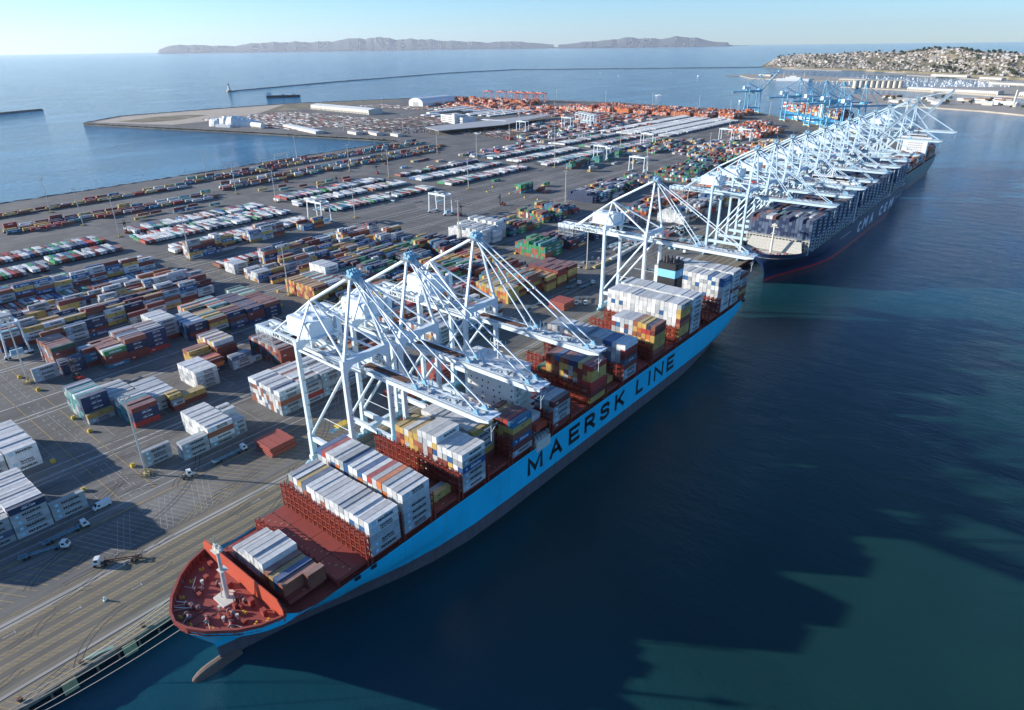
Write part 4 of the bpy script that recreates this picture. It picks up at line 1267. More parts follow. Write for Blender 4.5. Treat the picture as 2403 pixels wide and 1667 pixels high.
# ------------------------------------------------------------------ the navy ship ahead
ship2 = empty('container_ship')
tag(ship2, 'huge navy-blue container ship with white lettering and red waterline, second in the berth line', 'ship')
CX2, Y2, L2, HB2 = 26.0, 499, 392, 25.0
h2, rim2 = hull(ship2, Y2, L2, CX2, HB2, 1.06, 'hull_navy', 30)
k2 = L2 / 365
for ch, a, b_ in (('C', 680, 692), ('M', 698, 718), ('A', 725, 739), ('C', 764, 777), ('G', 784, 797), ('M', 805, 826)): mb = MB(); add_text(mb, ch, a, 7.6, 10.4, CX2 + HB2 + .05, 0, b_ - a, .05, .15); mb.build('letter', 'white_letter', h2)
mb = MB()
mb.box(CX2 + HB2 + .02, CX2 + HB2 + .06, 622, 655, 14.8, 15.3); mb.box(CX2 + HB2 + .02, CX2 + HB2 + .06, 836, 866, 14.8, 15.3)
mb.build('side_stripe', 'white_letter', h2)
deck_plate(ship2, 'main_deck', Y2, k2, CX2, rim2, .6, 364, 22.6, .4, 'cream', 40)
mb = MB()
mb.prism([(4, 0), (48, 0), (45.5, 9.4), (6.5, 9.4)], 0, .6, 0, 'y')
bwp = mb.build('breakwater_plate', 'plate_cream', ship2); bwp.location = (0, 522, 23.2); bwp.rotation_euler = (math.radians(-18), 0, 0)
mb = MB()
for z in (2.2, 4.6, 7):
    for x in np.arange(9, 44, 2.6): mb.box(x, x + .35, -.05, .0, z, z + .35)
mb.build('plate_opening', 'dark_steel', bwp)
mb = MB(); mb.tube((26, 517, 23), (26, 517, 46), .9, 10, 0, .6); mb.beam((23, 517, 43), (29, 517, 43), .4, .4); mb.box(24, 28, 516, 518, 44, 45.2); mb.box(24.4, 27.6, 515.6, 518.4, 38, 38.3)
mb.build('foremast', 'cream', ship2)
for x, y, r in ((18, 511, .4), (22, 508, .2), (30, 508, -.3), (34, 512, -.5), (26, 505, 0), (14, 516, .6), (38, 516, -.6)):
    o = obj('winch', WM, ship2); o.location = (x, y, 22.6); o.rotation_euler = (0, 0, r); o.scale = (1.0, 1.0, 1.0)
LM2 = lashing_mesh(-24.5, 24.5, 22, 33, 1.5, 2.55, 'lashing_bridge', 'cream')
N2 = []
y = 529.0; bi = 0; NB = []
while y < 872:
    if 645 < y < 660 or 788 < y < 803: y += 14.4; continue
    o = obj('lashing_bridge', LM2, ship2); o.location = (CX2, y - 1.0, 0)
    hgt = 9 if 545 < y < 640 else (9 if y < 560 else random.choice([8, 9, 9]))
    if y > 810: hgt = 9
    cols = []
    pal = P_SHIPN if y < 700 else ['slate', 'navy', 'slate', 'navy', 'navy', 'slate', 'maroon', 'navy']
    for r in range(19):
        h = hgt - (1 if random.random() < .22 else 0)
        cc = [random.choice(['slate', 'navy', 'navy', 'slate']) for _ in range(h)]
        cc[-1] = random.choice(pal)
        cols.append(cc)
    if 568 < y < 625:
        for cc in cols: cc[-1] = random.choice(['orange', 'maroon', 'teal', 'slate', 'navy', 'red', 'slate'])
    cols[0] = [random.choice(['navy', 'navy', 'slate']) for _ in range(hgt)]
    fill(cols, CX2 + 24.4, y, 24.4, {'front': 0}, 2.57, CL, None, N2)
    y += 14.4; bi += 1
o2 = mass_mesh('deck_cargo', [(k.x, k.y, k.z, CW, k.L, k.h - .03, 0, k.rgb) for k in N2])
tag(o2, 'navy and mixed containers stacked over the whole navy ship', 'containers', kind='stuff')
mb = MB()
for k in N2:
    if k.text and k.x > CX2 + 22:
        x = k.x + CW / 2 + .03
        mb.face([(x, k.y - 2.0, k.z + .8), (x, k.y + 2.6, k.z + .8), (x, k.y + 2.6, k.z + 1.55), (x, k.y - 2.0, k.z + 1.55)])
lo = mb.build('lettering', 'white_letter', o2); lo['kind'] = 'stuff'
mb = MB(); mb.box(4, 48, 652.5, 661.5, 22, 55); mb.box(1, 51, 653.5, 658, 55, 58.6); mb.box(10, 42, 652, 661, 58.6, 62)
d2 = mb.build('deckhouse', 'white_paint', ship2)
mb = MB(); mb.box(10.5, 41.5, 651.9, 651.99, 59.4, 61.2)
for z in np.arange(38, 54, 3):
    for x in np.arange(7, 46, 3): mb.box(x, x + .9, 652.4, 652.48, z, z + 1)
mb.build('window', 'glass', d2)
mb = MB(); mb.tube((26, 657, 62), (26, 657, 71), .6, 8, 0, .3); mb.beam((22, 657, 68), (30, 657, 68), .4, .4); mb.build('radar_mast', 'white_paint', d2)
mb = MB(); mb.box(12, 40, 792.5, 801.5, 22, 50); mb.box(18, 34, 793, 801, 50, 60); c2 = mb.build('funnel', 'white_paint', ship2)
mb = MB(); mb.box(17.9, 34.1, 792.9, 801.1, 56, 60.2); mb.build('band', 'hull_navy', c2)
mb = MB(); mb.box(CX2 + 24.4, CX2 + 25.1, 656, 659, 22.5, 50); mb.box(CX2 + 24.4, CX2 + 25.1, 796, 798, 22.5, 50); mb.build('side_pillar', 'white_paint', ship2)

# ------------------------------------------------------------------ the green-hulled ship at the far berth
ship3 = empty('container_ship')
tag(ship3, 'dark green container ship with white bridge and orange containers at the far berth', 'ship')
h3, rim3 = hull(ship3, 905, 262, 20, 17, .98, 'hull_green', 20)
k3 = 262 / 365
deck_plate(ship3, 'main_deck', 905, k3, 20, rim3, .6, 364, 20.0, .3, 'ship_red', 30)
N3 = []
for y in np.arange(925, 1150, 14.2):
    if 1072 < y < 1090: continue
    pal = P_ORANGE if y < 1072 else ['maroon', 'brown', 'orange', 'grey']
    hg = 4 if y < 1072 else 6
    fill([pick(pal, max(1, hg + random.choice([-1, 0, 0, 1]))) for _ in range(12)], 35.4, y, 21.5, {'front': 0}, 2.57, CL, None, N3)
o3 = mass_mesh('deck_cargo', [(k.x, k.y, k.z, CW, k.L, k.h - .03, 0, k.rgb) for k in N3]); tag(o3, 'orange and red containers loaded on the green ship', 'containers', kind='stuff')
mb = MB(); mb.box(5, 35, 1074, 1086, 20, 50); mb.box(1.5, 38.5, 1074.5, 1079, 50, 53.5); mb.box(8, 32, 1073.6, 1085, 53.5, 56.5)
d3 = mb.build('deckhouse', 'white_paint', ship3)
mb = MB()
for z in np.arange(36, 49, 3):
    for x in np.arange(12, 28, 2.6): mb.box(x, x + 1, 1073.9, 1073.98, z, z + 1.1)
mb.box(8.5, 31.5, 1073.5, 1073.58, 54.2, 55.8); mb.build('window', 'glass', d3)
mb = MB(); mb.tube((20, 1080, 56.5), (20, 1080, 66), .8, 8, 0, .4); mb.beam((15, 1080, 62), (25, 1080, 62), .5, .5); mb.box(17.5, 22.5, 1078.5, 1081.5, 58.6, 60); mb.build('radar_mast', 'dark_steel', d3)

# ------------------------------------------------------------------ the blue ship at the distant quay, behind the blue cranes
ship4 = empty('container_ship')
ang = math.atan2(-504, 495)      # direction of the distant quay seen from above
tag(ship4, 'blue container ship with mixed containers alongside the distant quay behind blue cranes', 'ship')
h4, rim4 = hull(ship4, 0, 300, 0, 20, .95, 'hull_port_blue', 20)
deck_plate(ship4, 'main_deck', 0, 300 / 365, 0, rim4, .6, 364, 19.4, .3, 'ship_red', 30)
N4 = []
for y in np.arange(26, 270, 14.2):
    if 196 < y < 212: continue
    fill([pick(P_RED + ['steel blue', 'grey', 'slate'], max(2, 6 + random.choice([-1, 0, 1]))) for _ in range(14)], 18, y, 20.5, {'front': 0}, 2.57, CL, None, N4)
mb = MB(); mb.box(-17, 17, 197, 209, 19, 50); mb.box(-19.5, 19.5, 198, 202, 50, 54); d4 = mb.build('deckhouse', 'cream', ship4)
mb = MB(); mb.box(-15, 15, 196.9, 196.98, 51, 53); mb.build('window', 'glass', d4)
mb = MB()
for sx in (1,):
    add_text(mb, 'MAERSK LINE', 90, 8, 7, 20.1, 0, 100, .04)
mb.build('lettering', 'white_letter', h4)
px, py = -398, 1797
ship4.location = (px, py, 0); ship4.rotation_euler = (0, 0, math.radians(-135.5))
mm = Matrix.Translation((px, py, 0)) @ Matrix.Rotation(math.radians(-135.5), 4, 'Z')
itm = []
for k in N4:
    p = mm @ Vector((k.x, k.y, k.z)); itm.append((p.x, p.y, p.z, CW, k.L, k.h - .03, math.radians(-135.5), k.rgb))
o4 = mass_mesh('deck_cargo', itm); tag(o4, 'mixed containers stacked on the blue ship behind the blue cranes', 'containers', kind='stuff')

# ================================================================== ship-to-shore cranes
# local frame: x = 0 on the waterside rail, +x over the water, y along the quay, z = 0 at quay level
def make_crane(pal, boom_deg=0.0, near=True, letters=True, wide=10.6):
    main, acc, top, house = pal
    t = empty('quay_crane')
    XL = -30.5; H = 56.5; W_ = wide
    # legs (each its own part), slightly tapered box sections
    for x, kx in ((0, 0), (XL, 0)):
        for s in (-1, 1):
            mb = MB()
            mb.beam((x, s * W_, 3.2), (x, s * W_, 15), 2.6, 2.2, 0, 2.3, 2.0, up=(1, 0, 0))
            mb.beam((x, s * W_, 15), (x, s * W_, H + 1.6), 2.0, 1.75, 0, 1.8, 1.55, up=(1, 0, 0))
            lg = mb.build('leg', main, t)
            if near:
                mb = MB()
                for z in np.arange(5, H - 4, 6.0):
                    mb.box(x + 1.1, x + 2.1, s * W_ - .6, s * W_ + .6, z, z + .1)
                    mb.beam((x + 2.0, s * W_ - .6, z), (x + 2.0, s * W_ + .6, z + 6), .07, .07)
                    mb.box(x + 2.05, x + 2.1, s * W_ - .6, s * W_ + .6, z + 1.0, z + 1.06)
                mb.build('ladder', 'grey_steel', lg)
    # bogies and sill beams along the rail
    for x in (0, XL):
        mb = MB(); mb.box(x - 1.1, x + 1.1, -W_ - 2.0, W_ + 2.0, 2.0, 4.0); mb.build('sill_beam', main, t)
        for s in (-1, 1):
            mb = MB()
            for k in range(4):
                y = s * W_ + (k - 1.5) * 2.1
                mb.prism([(y - .95, .5), (y + .95, .5), (y + .6, 1.9), (y - .6, 1.9)], x - .7, x + .7, 0, 'x')
                for w in (-.5, .5): mb.tube((x - .4, y + w, .42), (x + .4, y + w, .42), .38, 8, 1)
            mb.box(x - .5, x + .5, s * (W_ + 4.2) - .5, s * (W_ + 4.2) + .5, .5, 1.6)
            mb.build('bogie', [acc, 'dark_steel'], t)
    # portal beams across the gauge and side bracing
    for s in (-1, 1):
        mb = MB(); mb.beam((XL, s * W_, 12.6), (0, s * W_, 12.6), 1.5, 2.2); mb.build('portal_beam', main, t)
        mb = MB(); mb.tube((XL + .8, s * W_, 14.2), (-.8, s * W_, H - 4.2), .62, 8, 0); mb.build('diagonal_brace', main, t)
        mb = MB(); mb.tube((XL, s * W_, H - 1.6), (0, s * W_, H - 2.4), .55, 8); mb.build('upper_tie', main, t)
        if near:
            mb = MB(); mb.tube((-18, s * W_, H * .47), (0, s * W_, H * .47 + .1), .1, 6); mb.tube((XL, s * W_, 18), (XL + 4.5, s * W_, 18.1), .1, 6); mb.build('brace_stay', main, t)
    # upper frames along the quay: waterside portal with haunches, landside portal
    mb = MB(); mb.box(-1.1, 1.1, -W_ - .9, W_ + .9, H - .6, H + 2.0)
    for s in (-1, 1): mb.prism([(s * (W_ - .9), H - 3.4), (s * (W_ - 4.2), H - .55), (s * (W_ - .9), H - .55)], -.8, .8, 0, 'x')
    mb.build('upper_beam', main, t)
    mb = MB(); mb.box(XL - 1.1, XL + 1.1, -W_ - .9, W_ + .9, H - .2, H + 2.0)
    for s in (-1, 1): mb.prism([(s * (W_ - .9), H - 3), (s * (W_ - 4.2), H - .15), (s * (W_ - .9), H - .15)], XL - .8, XL + .8, 0, 'x')
    mb.build('upper_beam', main, t)
    # trolley girder: two box girders with cross ties, from the back reach to the hinge
    XB = -73.0; GZ0, GZ1 = 50.6, 53.2
    mb = MB()
    for s in (-1, 1): mb.box(XB, 1.5, s * 3.4 - .7, s * 3.4 + .7, GZ0, GZ1)
    for x in np.arange(XB + 1, 2, 7.2): mb.box(x - .4, x + .4, -2.7, 2.7, GZ1 - .9, GZ1 - .1)
    for x in (-.4, XL - .4):
        for s in (-1, 1): mb.box(x, x + .8, s * 3.4 - .5, s * 3.4 + .5, GZ1, H)
    gd = mb.build('trolley_girder', main, t)
    mb = MB()
    for s in (-1, 1):
        x0_ = XB if s > 0 else -39.0
        mb.box(x0_, 1, s * 3.4 + s * .75 if s > 0 else s * 3.4 - 1.75, s * 3.4 + 1.75 if s > 0 else s * 3.4 - .75, GZ1 - .3, GZ1 - .2)
        yr = s * 5.1
        mb.box(x0_, 1, yr - .04, yr + .04, GZ1 + .8, GZ1 + .88)
        if near:
            for x in np.arange(x0_, 1, 3.0): mb.beam((x, yr, GZ1 - .2), (x, yr, GZ1 + .85), .06, .06)
    mb.build('walkway', 'crane_deck', gd)
    if letters:
        mb = MB(); add_text(mb, 'APM TERMINALS', 0, 0, 1.9, 0, 0, 19.5, .03)
        me = mb.mesh('lettering', 'black_letter')
        o = obj('lettering', me, gd); o.location = (-59.5, -4.13, 50.95); o.rotation_euler = (0, 0, -math.pi / 2)
    # maintenance platforms hanging at the landward end
    mb = MB()
    for x in (XB + 1, XB + 5, XB + 9, XB + 13):
        for y in (-4.6, 4.6): mb.beam((x, y, 45.6), (x, y, GZ0 + 2.4), .22, .22)
        for z in (45.6, 48, 50.4): mb.beam((x, -4.6, z), (x, 4.6, z), .16, .16)
    for z in (45.6, 48.0, 50.4):
        for y in (-4.6, 4.6): mb.beam((XB + 1, y, z), (XB + 13, y, z), .18, .18); mb.beam((XB + 1, y, z + 1), (XB + 13, y, z + 1), .07, .07)
    for x in (XB + 1, XB + 5, XB + 9):
        for y in (-4.6, 4.6): mb.beam((x, y, 45.6), (x + 4, y, 50.4), .1, .1); mb.beam((x + 4, y, 45.6), (x, y, 50.4), .1, .1)
    mb.box(XB + 1, XB + 13, -4.6, -2.6, 45.5, 45.6); mb.box(XB + 1, XB + 13, 2.6, 4.6, 45.5, 45.6)
    mb.build('service_platform', 'grey_steel', t)
    # machinery house with hipped roof edges, hatch and rooftop units
    mb = MB()
    mb.box(-43.5, -27.5, -5.6, 5.6, H + 2.1, H + 7.9)
    mb.prism([(-5.6, H + 7.9), (5.6, H + 7.9), (4.6, H + 8.6), (-4.6, H + 8.6)], -43.5, -27.5, 0, 'x')
    mb.box(-45.5, -25, -7.0, 7.0, H + 1.75, H + 2.05)
    hs = mb.build('machinery_house', house, t)
    for q in ((-42, -38.5, -2, 2, H + 8.6, H + 9.1), (-33, -30.5, -1.5, 1.5, H + 8.6, H + 9.6), (-30.3, -28, 8.2, 10.6, H + 2.0, H + 8.4)): mb = MB(); mb.box(*q); mb.build('roof_unit', house, hs)
    mb = MB()
    mb.box(-42.5, -31, -5.64, -5.6, H + 5.1, H + 5.3); mb.box(-29.4, -28.4, -5.66, -5.6, H + 2.3, H + 4.4); mb.build('vent', 'grey_steel', hs)
    # main A-frame over the waterside legs
    AZ = 90.0
    for s in (-1, 1):
        mb = MB(); mb.beam((0, s * (W_ - .6), H + 1.8), (-1.2, s * 1.6, AZ), 1.0, 1.25, 0, .8, .95, up=(1, 0, 0)); lg = mb.build('frame_leg', main, t)
        if near:
            mb = MB()
            for k in np.arange(.08, .95, .12):
                p = Vector((0, s * (W_ - .6), H + 1.8)).lerp(Vector((-1.2, s * 1.6, AZ)), k)
                mb.box(p.x - 1.9, p.x - .8, p.y - .5, p.y + .5, p.z, p.z + .1); mb.box(p.x - 1.9, p.x - 1.82, p.y - .5, p.y + .5, p.z + 1, p.z + 1.06)
            mb.build('ladder', 'grey_steel', lg)
    mb = MB(); mb.box(-2.4, .6, -2.6, 2.6, AZ - .6, AZ + .6)
    for y in (-1.7, -.6, .6, 1.7): mb.tube((-1.9, y - .3, AZ + 1.4), (-1.9, y + .3, AZ + 1.4), .85, 10); mb.tube((.2, y - .3, AZ + 1.0), (.2, y + .3, AZ + 1.0), .75, 10)
    mb.prism([(-1.6, AZ - 3.4), (1.6, AZ - 3.4), (2.2, AZ - .6), (-2.2, AZ - .6)], -1.7, -.6, 0, 'x')
    hd = mb.build('apex_head', top, t)
    mb = MB()
    mb.box(-4.6, 2.6, -4.4, -2.7, AZ - .5, AZ - .4); mb.box(-4.6, 2.6, 2.7, 4.4, AZ - .5, AZ - .4); mb.box(-4.6, -2.6, -4.4, 4.4, AZ - .5, AZ - .4)
    for x in np.arange(-4.6, 2.7, 1.4):
        for y in (-4.4, 4.4): mb.beam((x, y, AZ - .5), (x, y, AZ + .7), .07, .07)
    for y in (-4.4, 4.4): mb.box(-4.6, 2.6, y - .04, y + .04, AZ + .6, AZ + .68); mb.box(-4.6, 2.6, y - .04, y + .04, AZ + .1, AZ + .16)
    for y in np.arange(-4.4, 4.5, 1.4): mb.beam((-4.6, y, AZ - .5), (-4.6, y, AZ + .7), .07, .07)
    mb.box(-4.64, -4.56, -4.4, 4.4, AZ + .6, AZ + .68)
    mb.tube((-1, 0, AZ + .6), (-1, 0, AZ + 5.2), .12, 6); mb.tube((-.2, 1, AZ + .6), (-.2, 1, AZ + 3.6), .09, 6)
    mb.build('top_platform', 'grey_steel', hd)
    # landside A-frame, back stays and struts
    BZ = 73.0; bx = XL - 1.0
    for s in (-1, 1):
        mb = MB(); mb.beam((XL, s * (W_ - .8), H + 1.8), (bx, s * .9, BZ), .8, .8, 0, .7, .7, up=(1, 0, 0)); mb.build('rear_frame_leg', main, t)
        mb = MB(); mb.tube((bx + .2, s * .9, BZ - .3), (-1.2, s * (W_ - 1.4), H + 1.6), .5, 8); mb.build('rear_strut', main, t)
    mb = MB(); mb.tube((-1.8, 0, AZ - .5), (bx, 0, BZ), .72, 10); mb.build('back_stay', main, t)
    for s in (-1, 1):
        mb = MB(); mb.tube((bx, s * .7, BZ), (XB + 14, s * 3.4, GZ1), .42, 8); mb.build('rear_stay', main, t)
    # boom
    bm_root = empty('boom'); bm_root.parent = t; bm_root.location = (2.4, 0, 52.0)
    BL = 64.6
    mb = MB()
    # wedge-ended twin girder joined by a plated deck
    for s in (-1, 1):
        mb.prism([(0, -1.4), (BL - 5, -1.4), (BL, -.2), (BL, 1.2), (0, 1.2)], s * 2.3 - .6, s * 2.3 + .6, 0, 'y')
    for x in np.arange(3, BL, 6.3): mb.box(x - .5, x + .5, -1.7, 1.7, .2, 1.1)
    boom = mb.build('boom_girder', main, bm_root)
    mb = MB(); mb.box(18, BL - 4, -1.7, 1.7, .95, 1.05)
    for s in (-1, 1):
        y0, y1 = (2.9, 3.7) if s > 0 else (-3.7, -2.9)
        mb.box(0, BL - 1, y0, y1, .9, 1.0)
        for yy in (s * 3.65,): mb.box(0, BL - 1, yy - .04, yy + .04, 1.9, 1.98); mb.box(0, BL - 1, yy - .03, yy + .03, 1.4, 1.46)
        if near:
            for x in np.arange(0, BL, 2.6): mb.beam((x, s * 3.65, .95), (x, s * 3.65, 1.95), .07, .07)
    for i in range(26):
        x = random.uniform(20, BL - 6); y = random.uniform(-2.3, 2.3); mb.box(x, x + random.uniform(.5, 2), y - .4, y + .4, 1.05, 1.05 + random.uniform(.3, 1.0))
    mb.build('boom_walkway', 'crane_deck', bm_root)
    mb = MB(); mb.box(-2, 22, -1.6, -.3, 1.1, 1.5); mb.box(-2, 24, .3, 1.6, 1.1, 1.45); mb.box(-2, 20, -1.7, 1.7, .9, 1.08); mb.build('cable_trough', 'rust', bm_root)
    for s in (-1, 1):
        
        for q in (27, 57): mb = MB(); mb.prism([(q, 1.2), (q + 3, 1.2), (q + 2, 3.0), (q + 1, 3.0)], s * 2.3 - .4, s * 2.3 + .4, 0, 'y'); mb.build('stay_lug', top, bm_root)
    mb = MB()
    for x in (22, 25.5, 31, 33): mb.tube((x, 2.2, 1.0), (x, 2.2, 5.2), .16, 6)
    mb.build('vent_post', top, bm_root)
    mb = MB(); mb.beam((BL - 1.5, 0, -.6), (BL - 1.5, 0, -9), .14, .14); mb.beam((BL - 1.5, -3.4, -3), (BL - 1.5, 3.4, -3), .12, .12); mb.beam((BL - 1.5, -3.4, -3), (BL - 1.5, 0, -5.6), .12, .12); mb.beam((BL - 1.5, 3.4, -3), (BL - 1.5, 0, -5.6), .12, .12); mb.box(BL - 3, BL + .4, -3.4, 3.4, 1.1, 1.3)
    mb.build('tip_frame', main, bm_root)
    bm_root.rotation_euler = (0, -math.radians(boom_deg), 0)
    # forestays
    R = Matrix.Rotation(-math.radians(boom_deg), 4, 'Y')
    for s in (-1, 1):
        for bxx in (28.5, 58.5):
            e = Vector((2.4, 0, 52.0)) + R @ Vector((bxx, s * 2.3, 2.4)); a = Vector((-.6, s * 1.5, AZ - .4))
            mb = MB()
            if boom_deg < 5:
                mb.beam(a, e, .5, .5)
                m_ = a.lerp(e, .5); mb.tube(m_ + Vector((0, -.6, 0)), m_ + Vector((0, .6, 0)), .5, 8)
            else:
                mid = Vector((14 if bxx < 40 else 24, s * 2.4, AZ - 26 + (0 if bxx < 40 else 14)))
                mid = (a + e) / 2 + Vector((3, 0, -5 if bxx < 40 else 2)); mb.beam(a, mid, .5, .5); mb.beam(mid, e, .5, .5)
            mb.build('forestay', main, t)
    # trolley with operator's cab under the girder, head block and ropes
    tx = random.choice([-14, -10, -20])
    mb = MB(); mb.box(tx - 4, tx + 4, -3.6, 3.6, GZ0 - 1.3, GZ0 - .2); mb.box(tx - 2.5, tx + 2.5, -2.2, 2.2, GZ0 - .2, GZ0 + 1.4); tr = mb.build('trolley', 'grey_steel', t)
    mb = MB(); mb.prism([(tx + 4.2, GZ0 - 1.4), (tx + 7.0, GZ0 - 1.4), (tx + 7.4, GZ0 - 2.6), (tx + 6.4, GZ0 - 4), (tx + 4.2, GZ0 - 4)], -1.3, 1.3, 0, 'y'); cb = mb.build('cab', main, tr)
    mb = MB(); mb.box(tx + 5.2, tx + 6.6, -1.36, 1.36, GZ0 - 3.2, GZ0 - 2); mb.build('window', 'glass', cb)
    return t, tx, GZ0

def spreader(t, tx, z, GZ0):
    mb = MB()
    for x in (-1.6, 1.6):
        for y in (-1.1, 1.1): mb.beam((tx + x, y, z + 1.6), (tx + x, y, GZ0 - 1.2), .09, .09)
    mb.build('hoist_rope', 'dark_steel', t)
    mb = MB(); mb.box(tx - 1.8, tx + 1.8, -3, 3, z + .9, z + 1.6); mb.build('head_block', 'yellow', t)
    mb = MB(); mb.box(tx - .5, tx + .5, -6.1, 6.1, z, z + .7)
    for y in (-6.1, 6.1): mb.box(tx - 1.22, tx + 1.22, y - .25, y + .25, z, z + .6)
    for x in (-1.2, 1.2):
        for y in (-5.8, 5.8): mb.beam((tx + x, y, z), (tx + x, y, z - .9), .25, .12)
    mb.build('spreader', 'pale_blue', t)

FP = ('crane_pale', 'pale_blue', 'crane_blue', 'white_steel'); WP = ('white_steel', 'pale_blue', 'crane_blue', 'white_steel'); BP = ('port_blue', 'yellow', 'port_blue', 'white_steel')
def place(t, y, label, x=-7.0):
    t.location = (x, y, QZ); tag(t, label, 'crane', 'ship-to-shore cranes on the quay'); return t
c1, tx, gz = make_crane(WP, 0, True)
c0 = clone(c1)          # a plain copy is kept for the others before the spreader is added
place(c1, 145.5, 'white quay crane nearest the ship bow, boom lowered over the light-blue ship')
spreader(c1, -22, 16, gz)
place(c0, 174.0, 'white quay crane in front of the ship deckhouse, second from the bow')
def fresh(y, label):
    o = clone(c0); return place(o, y, label)
c3 = fresh(214.0, 'white quay crane third from the bow, boom over the red and tan containers')
c4 = fresh(382.5, 'lone white quay crane by the ship funnel, fourth from the bow')
cf, _, _ = make_crane(FP, 0, False)
KF = cf
navy_pos = [552, 596, 637, 678, 733, 773, 822, 868]
for i, y in enumerate(navy_pos):
    o = cf if i == 0 else clone(KF)
    place(o, y, f'white quay crane over the navy ship, {ORD[i]} of them counted from its bow')
cu, _, _ = make_crane(FP, 51, False); place(cu, 935, 'white quay crane with boom raised, nearer of the two raised ones')
o = clone(cu); place(o, 1190, 'white quay crane with boom raised highest in view, at the far berth')
o = clone(KF); place(o, 1123, 'white quay crane with lowered boom over open water beside the green ship bridge')
o = clone(KF); place(o, 1010, 'white quay crane standing over the orange deck cargo of the green ship')

# blue cranes on the distant quay
cb_, _, _ = make_crane(BP, 0, False, False)
qa = Vector((0, 1358)); qd = (Vector((-495, 1862)) - qa).normalized()
qn = Vector((-qd.y, qd.x)); qn = qn if qn.x > 0 else -qn
def blue(o, s, label):
    p = qa + qd * s - qn * 7
    o.location = (p.x, p.y, QZ); o.rotation_euler = (0, 0, math.atan2(qn.y, qn.x))
    tag(o, label, 'crane', 'blue cranes on the distant quay')
blue(cb_, 470, 'blue quay crane second from the left, boom down at the distant quay')
for i, s in enumerate((356, 287, 208)):
    blue(clone(cb_), s, f'blue quay crane {ORD[i + 2]} from the left on the distant quay')
cbu, _, _ = make_crane(BP, 48, False, False)
blue(cbu, 680, 'blue quay crane standing alone at the far left with its boom raised')

# ================================================================== container yard
YARD = []
COLN = ['A', 'B', 'C', 'D', 'E', 'F']
XBLK = {'A': (-84, 'first'), 'B': (-131, 'second'), 'C': (-207, 'third'), 'D': (-280, 'fourth'), 'E': (-314, 'fifth'), 'F': (-381, 'sixth')}
def sec(y):
    return 'near' if y < 72 else ('second' if y < 245 else 'third')
def stack(blk, xr, y, cols, L=CL, pitch=2.56, front=0):
    nm = XBLK[blk][1]; s = sec(y); y_b = int(y)
    r0 = max(0, int(round((XBLK[blk][0] - xr) / 2.56)))
    base = {'near': 20, 'second': 84, 'third': 256}[s]
    bay = max(0, int(round((y - base) / 6.3)))
    def lab(r, t, top):
        if y > 300 or r0 + r > 22 or bay > 23: return None
        return f'{cols[r][t]} container, tier {NUM[t]}, row {NUM[r0 + r]}, slot {NUM[bay]}, {nm} block from quay, {s} section'
    fill(cols, xr, y, QZ + .02, {'front': front}, pitch, L, lab, YARD)
def hs(n, h, pal, topc=None, var=0, fixed=None):
    out = []
    for i in range(n):
        c = pick(pal, max(1, h - (random.randint(0, var) if var else 0)))
        if topc: c[-1] = topc if isinstance(topc, str) else topc[i % len(topc)]
        out.append(c)
    if fixed: out[0] = fixed
    return out
# ---- near section (lower left corner)
stack('A', -82, 33.2, hs(12, 5, ['grey', 'white'], 'white', 0, ['grey', 'grey', 'grey', 'grey', 'navy']))
stack('A', -82.6, 20.8, hs(12, 4, ['grey', 'white', 'grey'], 'grey', 0, ['grey', 'slate', 'grey', 'grey']))
stack('A', -82.6, 8.2, hs(12, 4, ['grey', 'white', 'grey'], 'grey'))
stack('A', -82.8, 46, [['grey', 'grey', 'grey']])
stack('B', -133, 46, hs(13, 4, ['white', 'white', 'grey'], 'white', 0, ['white', 'white', 'white', 'white']))
stack('B', -133, 33.4, hs(13, 4, ['white', 'grey'], 'white'))
# ---- second section, first block
stack('A', -92, 85, [['grey', 'grey', 'grey']])
stack('A', -84, 98.6, [['grey', 'grey', 'grey'], ['white', 'white', 'grey']])
stack('A', -84, 111.2, [['grey', 'white', 'brown', 'white'], ['white', 'grey', 'maroon', 'white']] + hs(8, 4, P_WHITE, 'white'))
stack('A', -85, 124, hs(7, 4, P_WHITE, 'white', 1, ['grey', 'grey', 'grey']), 6.06)
c = hs(11, 5, ['white', 'white', 'grey', 'brown', 'white', 'slate'], ['white', 'white', 'slate', 'white', 'white'], 0, ['grey', 'grey', 'brown', 'grey', 'white'])
stack('A', -84, 148.8, c)
stack('A', -84, 161.4, hs(11, 5, ['white', 'grey', 'red', 'grey'], ['white', 'white', 'brown', 'white'], 0, ['grey', 'red', 'grey', 'grey']), front=4)
stack('A', -84, 174.0, hs(11, 5, P_WG, ['white', 'white', 'grey'], 1, ['grey', 'grey', 'grey', 'grey', 'grey']), front=4)
stack('A', -84, 186.6, hs(11, 5, P_WG, ['white', 'grey'], 1, ['grey', 'blue', 'grey', 'grey']))
stack('A', -84, 199.2, hs(11, 5, P_MIX, None, 1, ['grey', 'tan', 'grey', 'grey']))
stack('A', -86, 212, hs(10, 4, P_MIX, None, 1))
